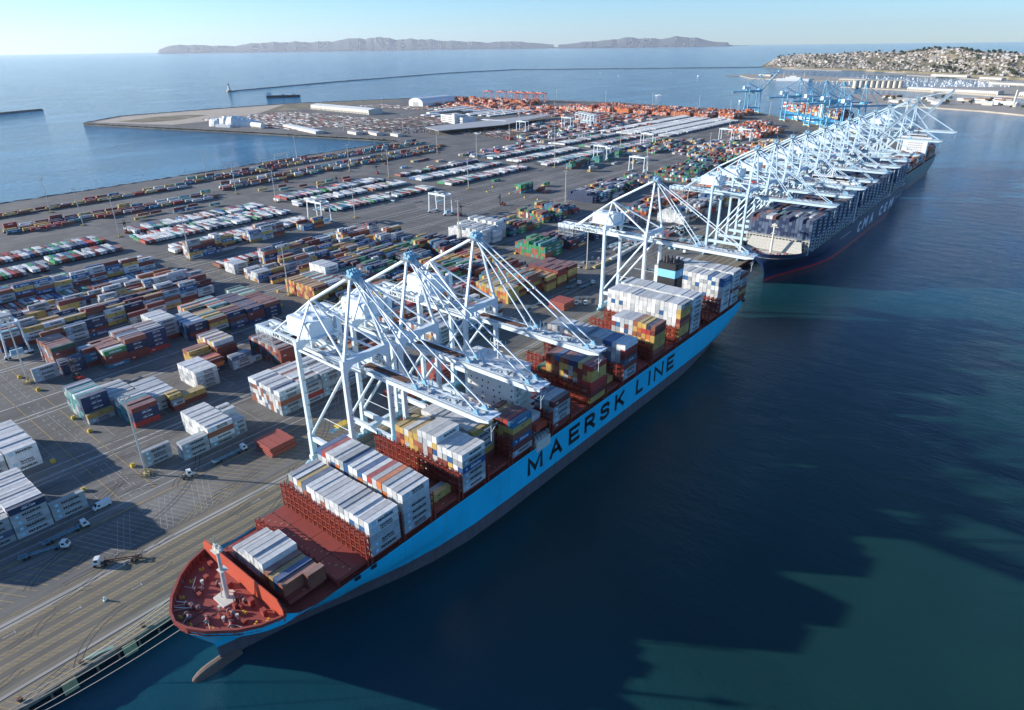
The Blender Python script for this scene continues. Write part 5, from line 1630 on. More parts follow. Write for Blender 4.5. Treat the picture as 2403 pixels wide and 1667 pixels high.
# second block
nav = [['grey', 'tan']] + [['navy', 'navy', 'navy', 'navy', 'navy'], ['navy', 'teal', 'navy', 'teal', 'slate']] + [pick(['teal', 'grey', 'teal', 'slate'], 4) + [c] for c in ('teal', 'white', 'teal', 'grey', 'teal', 'grey', 'slate')]
stack('B', -152, 84.6, nav)
stack('B', -130.5, 97.6, [['red', 'navy', 'navy', 'maroon'], ['red', 'navy', 'maroon', 'brown'], ['maroon', 'slate', 'teal', 'brown'], ['teal', 'slate', 'teal', 'slate'], ['teal', 'teal', 'teal', 'teal'], ['slate', 'teal', 'teal', 'white'], ['teal', 'slate', 'white', 'grey'], ['teal', 'teal', 'white', 'grey']])
stack('B', -158, 98.0, hs(7, 3, P_WG, ['white', 'grey'], 0, ['grey', 'grey', 'white']))
stack('B', -139, 110.8, hs(10, 3, P_WG, ['grey', 'white'], 0, ['grey', 'grey', 'grey']))
stack('B', -132, 117.2, [['maroon', 'grey'], ['maroon', 'maroon', 'tan'], ['maroon', 'maroon', 'tan']], 6.06)
stack('B', -134, 123.6, [['maroon', 'tan'], ['maroon', 'tan'], ['brown']])
stack('B', -143.5, 136.2, hs(8, 4, ['grey', 'white'], 'white', 0, ['grey', 'grey', 'grey', 'white']))
stack('B', -158, 147.4, hs(4, 3, ['red', 'maroon', 'orange'], None, 0, ['navy', 'orange', 'maroon']))
stack('B', -170, 147.4, [['tan', 'tan', 'tan'], ['brown', 'tan', 'tan', 'tan'], ['brown', 'tan', 'tan', 'brown'], ['tan', 'tan', 'tan', 'brown']])
stack('B', -152, 161.4, [['grey', 'grey', 'slate'], ['grey', 'grey', 'grey']])
stack('B', -165, 160.2, hs(9, 5, P_TAN, ['maroon', 'white', 'tan', 'grey'], 0, ['maroon', 'maroon', 'maroon', 'maroon']))
stack('B', -153, 174, [['grey']], 6.06)
stack('B', -133, 181, hs(13, 4, ['maroon', 'maroon', 'steel blue', 'slate', 'dark green', 'brown'], ['maroon', 'brown', 'grey'], 0, ['maroon', 'maroon', 'maroon', 'maroon']))
stack('B', -160, 193.6, hs(8, 4, ['blue', 'steel blue', 'orange', 'grey'], ['steel blue', 'grey', 'orange', 'steel blue'], 0, ['blue', 'blue', 'blue', 'blue']))
stack('B', -134, 206, hs(14, 3, P_RED, None, 1))
stack('B', -136, 219, hs(8, 3, P_MIX, None, 1))
# third block
stack('C', -225, 84.4, [['grey', 'grey', 'grey']])
stack('C', -222, 98, [['navy', 'navy', 'navy'], ['navy', 'maroon', 'navy'], ['navy', 'navy', 'slate']])
stack('C', -234, 98, hs(9, 5, ['maroon', 'brown', 'grey', 'slate'], ['brown', 'brown', 'maroon'], 0, ['maroon', 'maroon', 'brown', 'maroon', 'dark green']))
stack('C', -224, 110.6, [['maroon', 'steel blue', 'steel blue', 'maroon'], ['maroon', 'maroon', 'steel blue', 'steel blue'], ['maroon', 'navy', 'maroon', 'white']])
stack('C', -211, 117, [['steel blue', 'maroon', 'maroon', 'green'], ['steel blue', 'maroon', 'brown', 'white'], ['maroon', 'brown', 'maroon', 'grey'], ['maroon', 'maroon', 'maroon', 'brown']] + hs(5, 4, ['maroon', 'brown', 'dark green', 'teal'], 'brown'))
stack('C', -213, 129.8, hs(9, 5, ['maroon', 'maroon', 'brown', 'grey'], ['slate', 'navy', 'brown', 'grey'], 0, ['maroon', 'maroon', 'navy', 'navy', 'brown']))
stack('C', -215, 142.4, [['red', 'navy', 'navy', 'navy', 'navy'], ['maroon', 'navy', 'slate', 'navy', 'navy'], ['maroon', 'navy', 'slate', 'navy', 'white']] + hs(5, 5, P_NAVY, ['grey', 'brown']))
stack('C', -226, 154.6, hs(9, 5, ['white', 'white', 'tan', 'grey'], 'white', 0, ['maroon', 'grey', 'grey', 'grey', 'grey']))
stack('C', -212, 167, hs(7, 4, ['blue', 'navy', 'grey', 'steel blue'], ['white', 'blue'], 0, ['navy', 'maroon', 'navy', 'navy']))
stack('C', -231, 167.2, [['navy', 'blue', 'blue', 'grey'], ['blue', 'navy', 'blue', 'white'], ['grey', 'grey', 'blue', 'white']])
stack('C', -210, 179.8, hs(9, 4, P_TAN, ['maroon', 'teal', 'tan', 'tan'], 0, ['dark green', 'grey', 'tan', 'brown']))
stack('C', -238, 180, hs(6, 4, P_TAN, None, 0, ['brown', 'tan', 'tan', 'dark green']))
stack('C', -208, 192.4, hs(9, 4, P_NAVY, None, 1))
stack('C', -231, 192.4, hs(9, 4, ['steel blue', 'maroon', 'white', 'orange', 'tan'], ['teal', 'white', 'orange', 'grey'], 0, ['steel blue', 'maroon', 'steel blue', 'teal']))
stack('C', -208, 205, hs(16, 4, P_NAVY, ['slate', 'maroon', 'navy'], 0, ['navy', 'maroon', 'maroon', 'navy']))
stack('C', -208, 217.6, hs(14, 4, ['navy', 'navy', 'maroon'], ['brown', 'maroon'], 0, ['navy', 'navy', 'navy', 'brown']))
stack('C', -236, 217.6, hs(9, 4, P_GREEN, ['green', 'white', 'dark green'], 0, ['maroon', 'maroon', 'dark green', 'green']))
# fourth, fifth and sixth blocks: rows of mixed colours one to five high
def wall(blk, xr, y0, y1, rows, hmax, pal, gap=.12, var=1, L20=.12):
    gap *= .6
    hmax += 1 if blk in 'DEF' else 0
    y = y0
    while y + 12 < y1:
        if random.random() < gap: y += 12.6; continue
        h = max(1, hmax - random.randint(0, var))
        if random.random() < L20:
            stack(blk, xr, y, hs(rows, h, pal, None, 1), 6.06); y += 6.35; continue
        stack(blk, xr, y, hs(rows, h, pal, None, 1)); y += 12.6
wall('D', -281, 120, 232, 1, 3, P_MAE, .35)
wall('D', -288, 86, 232, 2, 4, P_MAE, .06)
wall('D', -297, 86, 232, 2, 4, P_MAE, .2)
wall('D', -304, 98, 232, 1, 3, P_MAE, .4)
wall('E', -316, 130, 232, 2, 5, P_MAE, .14, 2)
wall('E', -324, 86, 232, 2, 4, P_MAE, .2, 2)
wall('E', -332, 110, 226, 1, 3, P_MAE, .4)
wall('F', -383, 98, 230, 3, 4, P_MAE, .02)
wall('F', -391, 98, 230, 2, 3, P_WG, .4)
wall('E', -340, 98, 232, 2, 3, P_MAE, .3)
wall('D', -270, 92, 180, 2, 3, P_MAE, .3)
# third section
wall('A', -84, 258, 330, 11, 4, P_WG, .1)
wall('B', -186, 258, 336, 6, 4, P_MIX, .3)
c = hs(12, 4, P_TAN, ['maroon', 'maroon', 'tan'], 0, ['tan', 'tan', 'maroon', 'tan'])
stack('A', -95, 340, hs(12, 4, ['tan', 'orange', 'tan', 'brown'], ['tan', 'grey', 'tan'], 0, ['tan', 'tan', 'tan', 'tan']))
stack('A', -98, 352.6, hs(14, 4, ['tan', 'tan', 'brown', 'maroon'], ['tan', 'teal', 'maroon'], 0, ['tan', 'maroon', 'tan', 'maroon']))
stack('A', -95, 365.4, hs(14, 5, P_TAN, ['maroon', 'brown', 'teal'], 0, ['brown', 'maroon', 'tan', 'brown']))
stack('A', -89, 378, c); stack('A', -88, 390.6, hs(11, 5, P_TAN, 'maroon', 0, ['maroon', 'tan', 'tan', 'red', 'maroon'])); stack('A', -87, 403, hs(11, 5, P_TAN, 'maroon', 0, ['dark green', 'maroon', 'tan', 'tan', 'maroon']))
wall('B', -133, 258, 425, 8, 4, P_MIX, .25)
wall('B', -157, 258, 420, 9, 4, P_TAN + P_GREEN, .25)
wall('B', -184, 340, 420, 6, 4, P_TAN, .1)
stack('C', -209, 258, hs(14, 4, P_TAN, ['brown', 'tan', 'orange', 'tan'], 0, ['tan', 'tan', 'tan', 'maroon']))
stack('C', -209, 271, hs(14, 4, P_MIX, ['maroon', 'white', 'teal'], 0, ['maroon', 'tan', 'maroon', 'grey']))
stack('C', -229, 283.6, hs(8, 6, ['white'], 'white')); stack('C', -209, 283.6, hs(7, 4, P_RED, ['maroon', 'white']))
wall('C', -208, 296, 432, 9, 5, P_NAVY, .06); wall('C', -232, 296, 432, 9, 5, P_NAVY + ['tan', 'green', 'maroon'], .06)
stack('D', -281, 257, hs(8, 3, P_WG, 'white', 1, ['grey', 'blue', 'grey'])); stack('D', -281, 270, hs(6, 3, P_WG, None, 1, ['brown', 'brown', 'tan']))
wall('D', -270, 262, 425, 2, 2, P_MAE, .3); wall('D', -283, 283, 425, 4, 3, P_MAE, .2); wall('D', -297, 290, 425, 3, 3, P_MAE, .25); wall('E', -334, 262, 420, 3, 2, P_MAE, .3)
stack('E', -316, 257, hs(6, 3, P_WHITE, 'white', 0, ['grey', 'grey', 'grey']))
wall('E', -320, 275, 415, 4, 4, P_MAE, .18)
wall('F', -389, 256, 300, 4, 5, P_MAE, 0); wall('F', -394, 318, 360, 6, 4, P_MAE, 0); wall('F', -392, 376, 412, 5, 3, P_MIX, .1)

# ---- farther sections: the stacks that are too many and too small to single out
FAR = []
def far_block(xr, rows, y0, y1, hmax, pal, dens=.85, var=2, clump=2, pitch=2.56):
    y = y0
    while y + 12 < y1:
        if random.random() < dens:
            n = max(1, rows - random.randint(0, max(1, rows // 3))); off = random.randint(0, max(0, rows - n))
            h = max(1, hmax - random.randint(0, var)); p = pal if random.random() > .35 else [random.choice(pal)] * 3 + pal[:3]
            fill([pick(p, max(1, h - random.randint(0, 1))) for _ in range(n)], xr - off * pitch, y, QZ + .02, {'front': 0}, pitch, CL, None, FAR)
        y += 12.6
far_block(-138, 15, 442, 470, 5, P_GREEN, 1, 0); far_block(-138, 15, 468, 612, 4, P_NAVY, .75)
far_block(-209, 19, 444, 482, 6, ['white'] * 6 + ['grey'], 1, 1); far_block(-209, 19, 482, 612, 5, P_GREEN + P_NAVY + P_TAN, .85)
far_block(-86, 10, 560, 610, 3, P_MIX, .3)
fill([pick(P_WHITE, 3 + int(3 * (1 - abs(i - 6) / 6))) for i in range(12)], -98, 625, QZ, {'front': 0}, 2.56, CL, None, FAR)
far_block(-97, 11, 638, 812, 5, P_MIX + ['grey', 'white'], .85)
far_block(-146, 12, 633, 812, 4, P_ORANGE + P_NAVY, .9)
far_block(-222, 18, 654, 812, 5, P_NAVY + ['white', 'green'], .92, 1)
far_block(-90, 14, 832, 1020, 4, P_MIX, .8); far_block(-140, 16, 832, 1020, 4, P_MIX + P_GREEN, .85); far_block(-194, 23, 836, 1020, 5, P_GREEN + ['brown', 'navy', 'maroon'], .92, 1)
far_block(-90, 14, 1040, 1330, 4, P_MIX, .8); far_block(-140, 18, 1040, 1300, 4, P_MIX, .8); far_block(-205, 20, 1040, 1280, 4, P_MIX, .65)
for y, n in ((650, 4), (663, 3)): fill([pick(P_GREEN, 4) for _ in range(n)], -330, y, QZ, {'front': 0}, 2.56, CL, None, FAR)
for x, y, cs in ((-408, 690, ['green']), (-318, 672, ['maroon', 'brown']), (-306, 668, ['brown']), (-331, 700, ['tan', 'green']), (-288, 760, ['brown', 'navy']), (-345, 830, ['tan', 'grey', 'white']), (-352, 850, ['tan']), (-350, 905, ['grey']), (-330, 930, ['tan', 'tan'])): fill([cs, cs[:1]], x, y, QZ, {'front': 0}, 2.56, CL, None, FAR)
far_block(-379, 5, 832, 1010, 4, P_GREEN + ['maroon', 'brown', 'teal'], .85); far_block(-352, 5, 1040, 1180, 4, P_GREEN + P_MIX, .7); far_block(-300, 10, 1160, 1300, 3, P_MIX, .6)
far_block(-280, 16, 1330, 1470, 5, P_ORANGE + ['white', 'maroon'], .8); far_block(-330, 18, 1380, 1560, 5, P_ORANGE + ['white'], .85)
far_block(-455, 20, 1632, 1690, 6, P_ORANGE, 1, 1)
for x in np.arange(-520, -960, -58): far_block(x, 20, 1640, 1705, 5, P_ORANGE, 1, 1)
for x in np.arange(-470, -900, -40): far_block(x, 12, 1715, 1790, 5, P_ORANGE, .5, 2)
for x in np.arange(-660, -1480, -30): far_block(x, 6, 1440 + (x + 660) * -.1, 1640, 1, P_ORANGE + ['white', 'maroon'], .7, 0)
for x in np.arange(-1150, -1480, -40): far_block(x, 11, 1690, 1800, 5, P_ORANGE, .6, 2)
for x in (-700, -724, -748): far_block(x, 6, 1160, 1400, 2, P_RAIL, .4)
for x in (-560, -590, -620): far_block(x, 3, 690, 820, 2, P_RAIL, .25)
for x, n_ in ((-270, 12), (-310, 12), (-350, 10), (-385, 8)): far_block(x, n_, 1040, 1235, 3, P_MIX + P_GREEN, .8)
for x in (-560, -586, -612, -640, -668): far_block(x, 6, 1040, 1420, 2, P_RED + P_TR, .65)
for x in (-575, -600): far_block(x, 5, 836, 1010, 2, P_TR + P_RED, .7)
for x in (-620, -650, -690, -730, -770): far_block(x, 6, 1250, 1560, 2, P_ORANGE + P_TR, .6)
for x in np.arange(-980, -1500, -36): far_block(x, 9, 1560, 1700, 3, P_ORANGE, .8, 2)
for x in np.arange(-480, -930, -46): far_block(x, 15, 1712, 1800, 4, P_ORANGE, .75, 2)
# boxes along the rail tracks and the western shore
for x, y0, y1, d, h in ((-615, 190, 400, .5, 1), (-622, 185, 410, .9, 1), (-632, 185, 405, .92, 1), (-639, 200, 410, .7, 1), (-648, 190, 405, .8, 2), (-592, 300, 410, .35, 1), (-575, 290, 400, .3, 2), (-560, 500, 600, .25, 2), (-590, 450, 600, .4, 1), (-610, 460, 610, .4, 1), (-655, 436, 840, .92, 2), (-662, 440, 860, .8, 1), (-670, 440, 880, .85, 1), (-684, 450, 900, .95, 2), (-693, 470, 900, .85, 1), (-702, 470, 905, .6, 1), (-716, 180, 420, .85, 1), (-723, 185, 400, .85, 1), (-738, 300, 560, .8, 1), (-748, 430, 900, .92, 1), (-757, 440, 900, .96, 2), (-766, 500, 905, .95, 1), (-776, 560, 910, .9, 2)):
    y = y0
    while y < y1:
        if random.random() < d:
            sh = (y - 430) * .045 if x < -740 else (y - 430) * .06 if -700 < x < -650 and y > 430 else 0
            fill([pick(P_RAIL, max(1, h - random.randint(0, 1)))], x - sh, y, QZ + 1.1, {'front': 0}, 2.56, CL, None, FAR)
        y += 14.2
settle(YARD, 135, 'containers stacked in the yard', 'container_rows', 'stacked containers filling the blocks of the near yard')
of = mass_mesh('container_blocks', [(k.x, k.y, k.z, CW, k.L, CH - .03, 0, k.rgb) for k in FAR])
tag(of, 'far stacks of mixed containers across the back of the terminal', 'containers', kind='stuff')
mb = MB()
for k in FAR:
    if k.text and k.y < 900 and k.c not in ('white', 'grey', 'maroon', 'brown', 'orange'):
        x = k.x + CW / 2 + .03; mb.face([(x, k.y - 2, k.z + .8), (x, k.y + 2.4, k.z + .8), (x, k.y + 2.4, k.z + 1.5), (x, k.y - 2, k.z + 1.5)])
o = mb.build('lettering', 'white_letter', of); o['kind'] = 'stuff'

# ------------------------------------------------------------------ boxes on trailers, parked side by side
def trailer_mesh():
    mb = MB()
    mb.box(-6.1, 6.1, -1.22, 1.22, 1.35, 3.95, 0)
    mb.box(-6.0, 6.0, -.45, .45, 1.0, 1.34, 1)
    for x in (4.2, 5.4):
        for y in (-1.0, 1.0): mb.tube((x, y - .25, .5), (x, y + .25, .5), .5, 6, 1)
    for y in (-.7, .7): mb.box(-3.6, -3.4, y - .08, y + .08, 0, 1.0, 1)
    return mb.mesh('parked_trailer', ['objcol', 'tyre'])
TM = trailer_mesh()
TRL = []
TROWS = {}
def trow(x, y0, y1, pal, dens=.93, pitch=3.35):
    y = y0; cnt = 0
    while y < y1:
        if random.random() < dens: cn = random.choice(pal); TRL.append((x + random.uniform(-.5, .5), y, jitter(PAL[cn]), cn, cnt, (x, y0))); cnt += 1
        y += pitch
for x, y0, y1, p in ((-458, 112, 170, P_TRC), (-471, 112, 170, P_TRC), (-470, 176, 232, P_TRC), (-483, 176, 228, P_TRC), (-512, 118, 232, P_TRC), (-526, 150, 232, P_TRC), (-357, 106, 222, P_TRC), (-404, 110, 226, P_TRC), (-417, 110, 232, P_TRC), (-368, 106, 222, P_TRC),
                     (-474, 254, 414, P_TR), (-487, 254, 408, P_TR), (-500, 256, 412, P_TR), (-524, 266, 412, P_TR), (-537, 266, 412, P_TRC), (-410, 300, 314, P_TR), (-420, 256, 400, P_TR), (-432, 262, 404, P_TR), (-345, 258, 404, P_TRC),
                     (-440, 446, 606, P_TR), (-453, 442, 604, P_TR), (-496, 438, 608, ['white'] * 8 + P_TR), (-509, 446, 608, ['white'] * 6 + P_TR), (-538, 440, 606, P_TR), (-551, 450, 604, P_TRC),
                     (-440, 634, 806, P_TR), (-453, 634, 806, P_TR), (-496, 634, 806, ['white'] * 9 + P_TR), (-509, 634, 806, P_TR), (-545, 640, 806, P_TRC),
                     (-430, 834, 1010, P_TR), (-443, 834, 1010, P_TR), (-486, 834, 1010, ['white'] * 5 + P_TR), (-499, 834, 1010, P_TR), (-540, 834, 1010, P_TR), (-553, 834, 1000, P_TRC),
                     (-424, 1036, 1200, P_TRC), (-440, 1036, 1230, P_TR), (-484, 1036, 1230, P_TR), (-497, 1036, 1230, P_TRC), (-540, 1036, 1230, P_TR), (-553, 1036, 1230, P_TR),
                     (-476, 1248, 1620, ['white']), (-490, 1248, 1620, ['white']), (-516, 1240, 1615, ['white']), (-529, 1240, 1615, ['white']), (-546, 1246, 1620, ['white']), (-575, 1250, 1630, ['white']), (-588, 1250, 1640, ['white']), (-440, 1250, 1600, ['white', 'grey']), (-453, 1250, 1600, ['white']), (-1010, 1370, 1560, ['white']), (-1040, 1370, 1560, ['white']), (-1070, 1360, 1540, ['white'])):
    trow(x, y0, y1, p)
TRL.sort(key=lambda k: (Vector((k[0], k[1], 6)) - CAM).length)
SECN = lambda y: 'second' if y < 245 else ('third' if y < 430 else ('fourth' if y < 620 else 'fifth'))
RORD = {}
for sname in ('second', 'third', 'fourth', 'fifth'):
    rws = sorted(set(k[5] for k in TRL[:300] if SECN(k[5][1]) == sname), reverse=True)
    for i, r_ in enumerate(rws): RORD[r_] = i
for i, (x, y, c, cn, cnt, rk) in enumerate(TRL[:300]):
    o = obj('parked_trailer', TM); o.location = (x, y, QZ); o.color = (*c, 1); o.rotation_euler = (0, 0, random.uniform(-.02, .02))
    r = 'sixth block wall' if x > -430 else 'rows left of the block walls'
    tag(o, f'{cn} box trailer, {ordw(cnt)} from near end, {ORD[RORD[rk]]} trailer row inland, {SECN(rk[1])} yard section', 'trailer', 'trailers parked in rows')
itm = []
for x, y, c, cn, cnt, rk in TRL[300:]:
    itm.append((x, y, QZ + 1.2, 12.2, 2.44, 2.65, 0, c)); itm.append((x, y, QZ, 11.5, .9, 1.2, 0, (.02, .02, .02)))
o = mass_mesh('trailer_rows', itm, 'vcol'); tag(o, 'distant rows of white boxes on trailers in the middle of the terminal', 'trailers', kind='stuff')

# ------------------------------------------------------------------ flat wagons under the shore boxes, dark chassis rows
itm = []
for x, y0, y1 in ((-622, 185, 410), (-633, 185, 405), (-647, 190, 405), (-717, 200, 420), (-736, 300, 560)):
    for y in np.arange(y0, y1, 14.2): itm.append((x - 1.2, y + 6, QZ, 2.6, 13.6, 1.05, 0, (.05, .045, .04)))
for x0, y0, y1 in ((-656, 436, 840), (-669, 440, 880), (-685, 470, 900), (-758, 470, 900), (-769, 560, 905), (-777, 640, 910)):
    for y in np.arange(y0, y1, 14.2):
        sh = (y - 430) * (.045 if x0 < -740 else .06); itm.append((x0 - 1.2 - sh, y + 6, QZ, 2.6, 13.6, 1.05, 0, (.05, .045, .04)))
o = mass_mesh('rail_wagons', itm, 'vcol'); tag(o, 'low dark rail wagons under the containers along the western shore', 'wagons', kind='stuff')
itm = []
for x0, x1, y0, y1 in ((-690, -850, 1060, 1400), (-1000, -1180, 980, 1330), (-1180, -1620, 905, 1180), (-1250, -1600, 1420, 1500)):
    for x in np.arange(x0, x1, -16):
        for y in np.arange(y0, y1, 3.4):
            if random.random() < .75:
                c = random.choice([(.04, .035, .035), (.05, .05, .05), (.10, .05, .04), (.03, .03, .035), (.6, .6, .6), (.25, .06, .04), (.6, .6, .6) if x < -1150 else (.05, .045, .04)])
                itm.append((x, y, QZ, 12, 2.3, 1.3, 0, c))
o = mass_mesh('chassis_rows', itm, 'vcol'); tag(o, 'dark empty chassis parked in dense rows at the back of the terminal', 'chassis', kind='stuff')

# ================================================================== light masts
def mast_mesh():
    a = MB(); a.tube((0, 0, 0), (0, 0, 38), .5, 8, 0, .28)
    r = MB()
    for i in range(8):
        t = i * math.pi / 4; r.beam((0, 0, 38), (math.cos(t) * 2.0, math.sin(t) * 2.0, 38), .12, .12); r.box(math.cos(t) * 2.0 - .35, math.cos(t) * 2.0 + .35, math.sin(t) * 2 - .35, math.sin(t) * 2 + .35, 37.5, 38.0)
    r.tube((0, 0, 37.9), (0, 0, 40), .1, 6)
    b = MB(); b.tube((0, 0, 0), (0, 0, 1.1), 1.3, 10); b.tube((0, 0, 1.1), (0, 0, 8.5), .5, 8, 0, .44)
    for i in range(10):
        t = i * math.pi / 5; b.tube((math.cos(t) * 2.6, math.sin(t) * 2.6, 0), (math.cos(t) * 2.6, math.sin(t) * 2.6, 1.4), .28, 6)
    return a.mesh('mast', 'pole_grey'), r.mesh('lamp_ring', 'grey_steel'), b.mesh('base', 'tan_conc')
MA, MR, MBs = mast_mesh()
MASTS = [(-87, 83, 'nearest the quay beside the small grey stack'), (-229, 82, 'beside the third block in the near cross lane'), (-92, 255, 'behind the near cranes'), (-237, 255, 'beside the tan and orange stacks'), (-386, 255, 'at the near end of the teal-topped wall'), (-520, 251, 'next to the red box stack'), (-602, 248, 'standing alone near the rail boxes'), (-96, 443, 'by the parked cars behind the lone crane'), (-240, 443, 'beside the big white stack'), (-395, 443, 'at the edge of the empty paving'), (-536, 437, 'at the near end of the white trailer rows'), (-622, 435, 'by the rail boxes left of the trailers')]
for x, y, s in MASTS + [(x, y, None) for x, y in ((-720, 90), (-700, 250), (-760, 470), (-100, 632), (-250, 632), (-402, 632), (-549, 626), (-639, 628), (-790, 640), (-100, 831), (-255, 831), (-409, 831), (-561, 825), (-655, 828), (-105, 1040), (-262, 1050), (-429, 1056), (-560, 1040), (-664, 1034), (-470, 1235), (-640, 1235), (-800, 1235), (-930, 1000), (-1080, 960), (-1260, 960), (-1440, 980), (-350, 1340), (-520, 1440), (-680, 1440), (-850, 1440), (-1020, 1440), (-1200, 1400), (-1380, 1330), (-1560, 1250), (-500, 1705), (-640, 1830), (-800, 1860), (-960, 1860), (-1130, 1840), (-1300, 1820), (-420, 1760))]:
    t = empty('light_mast', (x, y, QZ))
    lane = None
    for i_, (ya, yb_) in enumerate(((615, 645), (815, 845), (1025, 1065), (1225, 1245), (1430, 1450))):
        if s is None and ya < y < yb_ and x > -700: lane = f'tall slim light mast, {ORD[min(19, int(-x // 75))]} grid line inland, {ORD[i_]} far cross lane'
    tag(t, ('tall slim light mast with tan base, ' + s) if s else (lane or 'tall slim light mast standing far back in the terminal'), 'light mast', 'high light masts')
    obj('mast', MA, t); obj('lamp_ring', MR, t); obj('base', MBs, t)

# ================================================================== rubber-tyred gantries
def make_rtg(pal='white_steel', span=24.0):
    t = empty('yard_gantry'); s2 = span / 2
    for x in (-s2, s2):
        for y in (-6, 6):
            mb = MB(); mb.beam((x, y * 1.0, 1.6), (x, y * .8, 21), 1.0, 1.0, 0, .8, .8, up=(1, 0, 0)); mb.build('leg', pal, t)
            mb = MB()
            for w in (-.9, .9): mb.tube((x - .35, y + w, .75), (x + .35, y + w, .75), .75, 10)
            mb.build('wheel', 'tyre', t)
        mb = MB(); mb.box(x - .6, x + .6, -7.6, 7.6, 1.4, 2.4); mb.build('sill_beam', pal, t)
    for y in (-4.8, 4.8):
        mb = MB(); mb.box(-s2 - .8, s2 + .8, y - .6, y + .6, 20.4, 22.2); mb.build('top_girder', pal, t)
    for x in (-s2, s2):
        mb = MB(); mb.box(x - .5, x + .5, -4.2, 4.2, 20.6, 21.8); mb.build('end_tie', pal, t)
    mb = MB(); mb.box(-3, 3, -5, 5, 22.2, 23.8); tr = mb.build('trolley', 'grey_steel', t)
    mb = MB(); mb.box(-4.6, -2.8, -1.2, 1.2, 17.6, 20.2); mb.build('cab', pal, tr)
    mb = MB(); mb.box(-1.2, 1.2, -6, 6, 13.4, 14.1)
    for x in (-1, 1):
        for y in (-3, 3): mb.beam((x, y, 14.1), (x, y, 22.2), .1, .1)
    mb.build('spreader', 'pale_blue', t)
    mb = MB(); mb.box(s2 - .9, s2 + .9, -4, 2.5, 2.6, 5.2); mb.build('power_unit', 'pale_blue', t)
    return t
RT = make_rtg()
rt_list = [(-285, 91, 'pale yard gantry over the stacks at the left edge of the picture'), (-335, 514, 'white yard gantry standing on the empty paving in the middle'), (-412, 410, 'white yard gantry by the red-topped stack at the end of the colourful trailers'),
           (-392, 936, 'white yard gantry over the green and brown stacks'), (-288, 868, 'white yard gantry left of the dark blue stacks'), (-410, 1120, 'white yard gantry before the long white trailer rows'), (-322, 1260, 'white yard gantry on the far right, left of the pair'), (-292, 1275, 'white yard gantry of the far right, right of the pair'), (-732, 1161, 'white yard gantry beside the dark chassis rows'), (-697, 1278, 'white yard gantry near the parked gantry cluster')]
for i, (x, y, l) in enumerate(rt_list):
    o = RT if i == 0 else clone(RT)
    o.location = (x, y, QZ); tag(o, l, 'gantry crane', 'rubber-tyred yard gantries')
for i in range(6):
    o = clone(RT); o.location = (-745 + i * 14, 1400 - i * 9, QZ); o.rotation_euler = (0, 0, math.pi / 2)
    tag(o, 'white yard gantry parked in the tight cluster before the orange stacks', 'gantry crane', 'rubber-tyred yard gantries')
RO = make_rtg('ship_orange', 26)
for i, (x, y) in enumerate(((-1395, 1810), (-1340, 1816), (-1290, 1812), (-1270, 1822), (-1250, 1812), (-1230, 1822), (-1210, 1812), (-1190, 1822), (-1170, 1812))):
    o = RO if i == 0 else clone(RO)
    o.location = (x, y, QZ); o.scale = (1.25, 1.25, 1.35)
    tag(o, 'red yard gantry parked in the row at the far shore', 'gantry crane', 'red yard gantries')

# ================================================================== container handlers (lift trucks with tall masts)
def make_handler(body='red_body'):
    t = empty('container_handler')
    mb = MB(); mb.box(-1.4, 1.4, -3.4, 1.4, .9, 2.3); mb.box(-1.5, 1.5, -4.0, -2.4, .8, 2.7); mb.build('body', body, t)
    mb = MB(); mb.box(-.8, .8, -1.4, .4, 2.3, 4.1); cb = mb.build('cab', 'dark_steel', t)
    mb = MB(); mb.box(-.83, .83, -1.0, .2, 3.0, 3.9); mb.build('window', 'glass', cb)
    for x in (-1.5, 1.5):
        for y, r in ((-2.6, .75), (1.2, .9)):
            mb = MB(); mb.tube((x - .35, y, r), (x + .35, y, r), r, 10); mb.build('wheel', 'tyre', t)
    mb = MB()
    for x in (-.8, .8): mb.box(x - .2, x + .2, 2.2, 2.7, .5, 13)
    for z in (2, 6, 10, 12.8): mb.box(-.8, .8, 2.3, 2.6, z, z + .35)
    mb.build('mast', 'dark_steel', t)
    mb = MB(); mb.box(-6.0, 6.0, 2.8, 3.3, 9.4, 10.0); mb.box(-1.2, 1.2, 2.7, 3.2, 8.2, 10.8); mb.box(-6.1, -5.8, 2.6, 4.8, 9.3, 9.8); mb.box(5.8, 6.1, 2.6, 4.8, 9.3, 9.8); mb.build('spreader', 'dark_steel', t)
    return t
HD = make_handler(); HB_ = make_handler('blue_body' if 'blue_body' in M else 'pale_blue')
hl_ = [(-211, 101, math.radians(100), 'red container handler working against the navy stack in the third block', 0), (-309, 517, .3, 'black-masted red handler beside the gantry on the empty paving', 0), (-306, 585, 2.0, 'red container handler alone on the paving left of the white stack', 0), (-424, 522, 1.6, 'pale blue container handler at the edge of the white trailers', 1), (-588, 638, 1.2, 'red container handler at the grey and tan pile by the rail boxes', 0), (-435, 779, 1.7, 'red container handler at the far end of the white trailer row', 0), (-641, 702, 0.5, 'red container handler between the rail boxes', 0), (-530, 262, 1.3, 'red container handler with tall mast behind the red box stack', 0), (-640, 520, .8, 'red container handler near the tan box by the rails', 0), (-328, 1130, 1.0, 'tall dark-masted handler on the far paving', 0), (-560, 545, .9, 'red handler carrying tan boxes near the white trailers', 0)]
for i, (x, y, r, l, k) in enumerate(hl_):
    o = clone(HB_ if k else HD); o.location = (x, y, QZ); o.rotation_euler = (0, 0, r); tag(o, l, 'lift truck', 'container handlers')
for rt_ in (HD, HB_):
    for ch in list(rt_.children):
        for g in list(ch.children): bpy.data.objects.remove(g)
        bpy.data.objects.remove(ch)
    bpy.data.objects.remove(rt_)

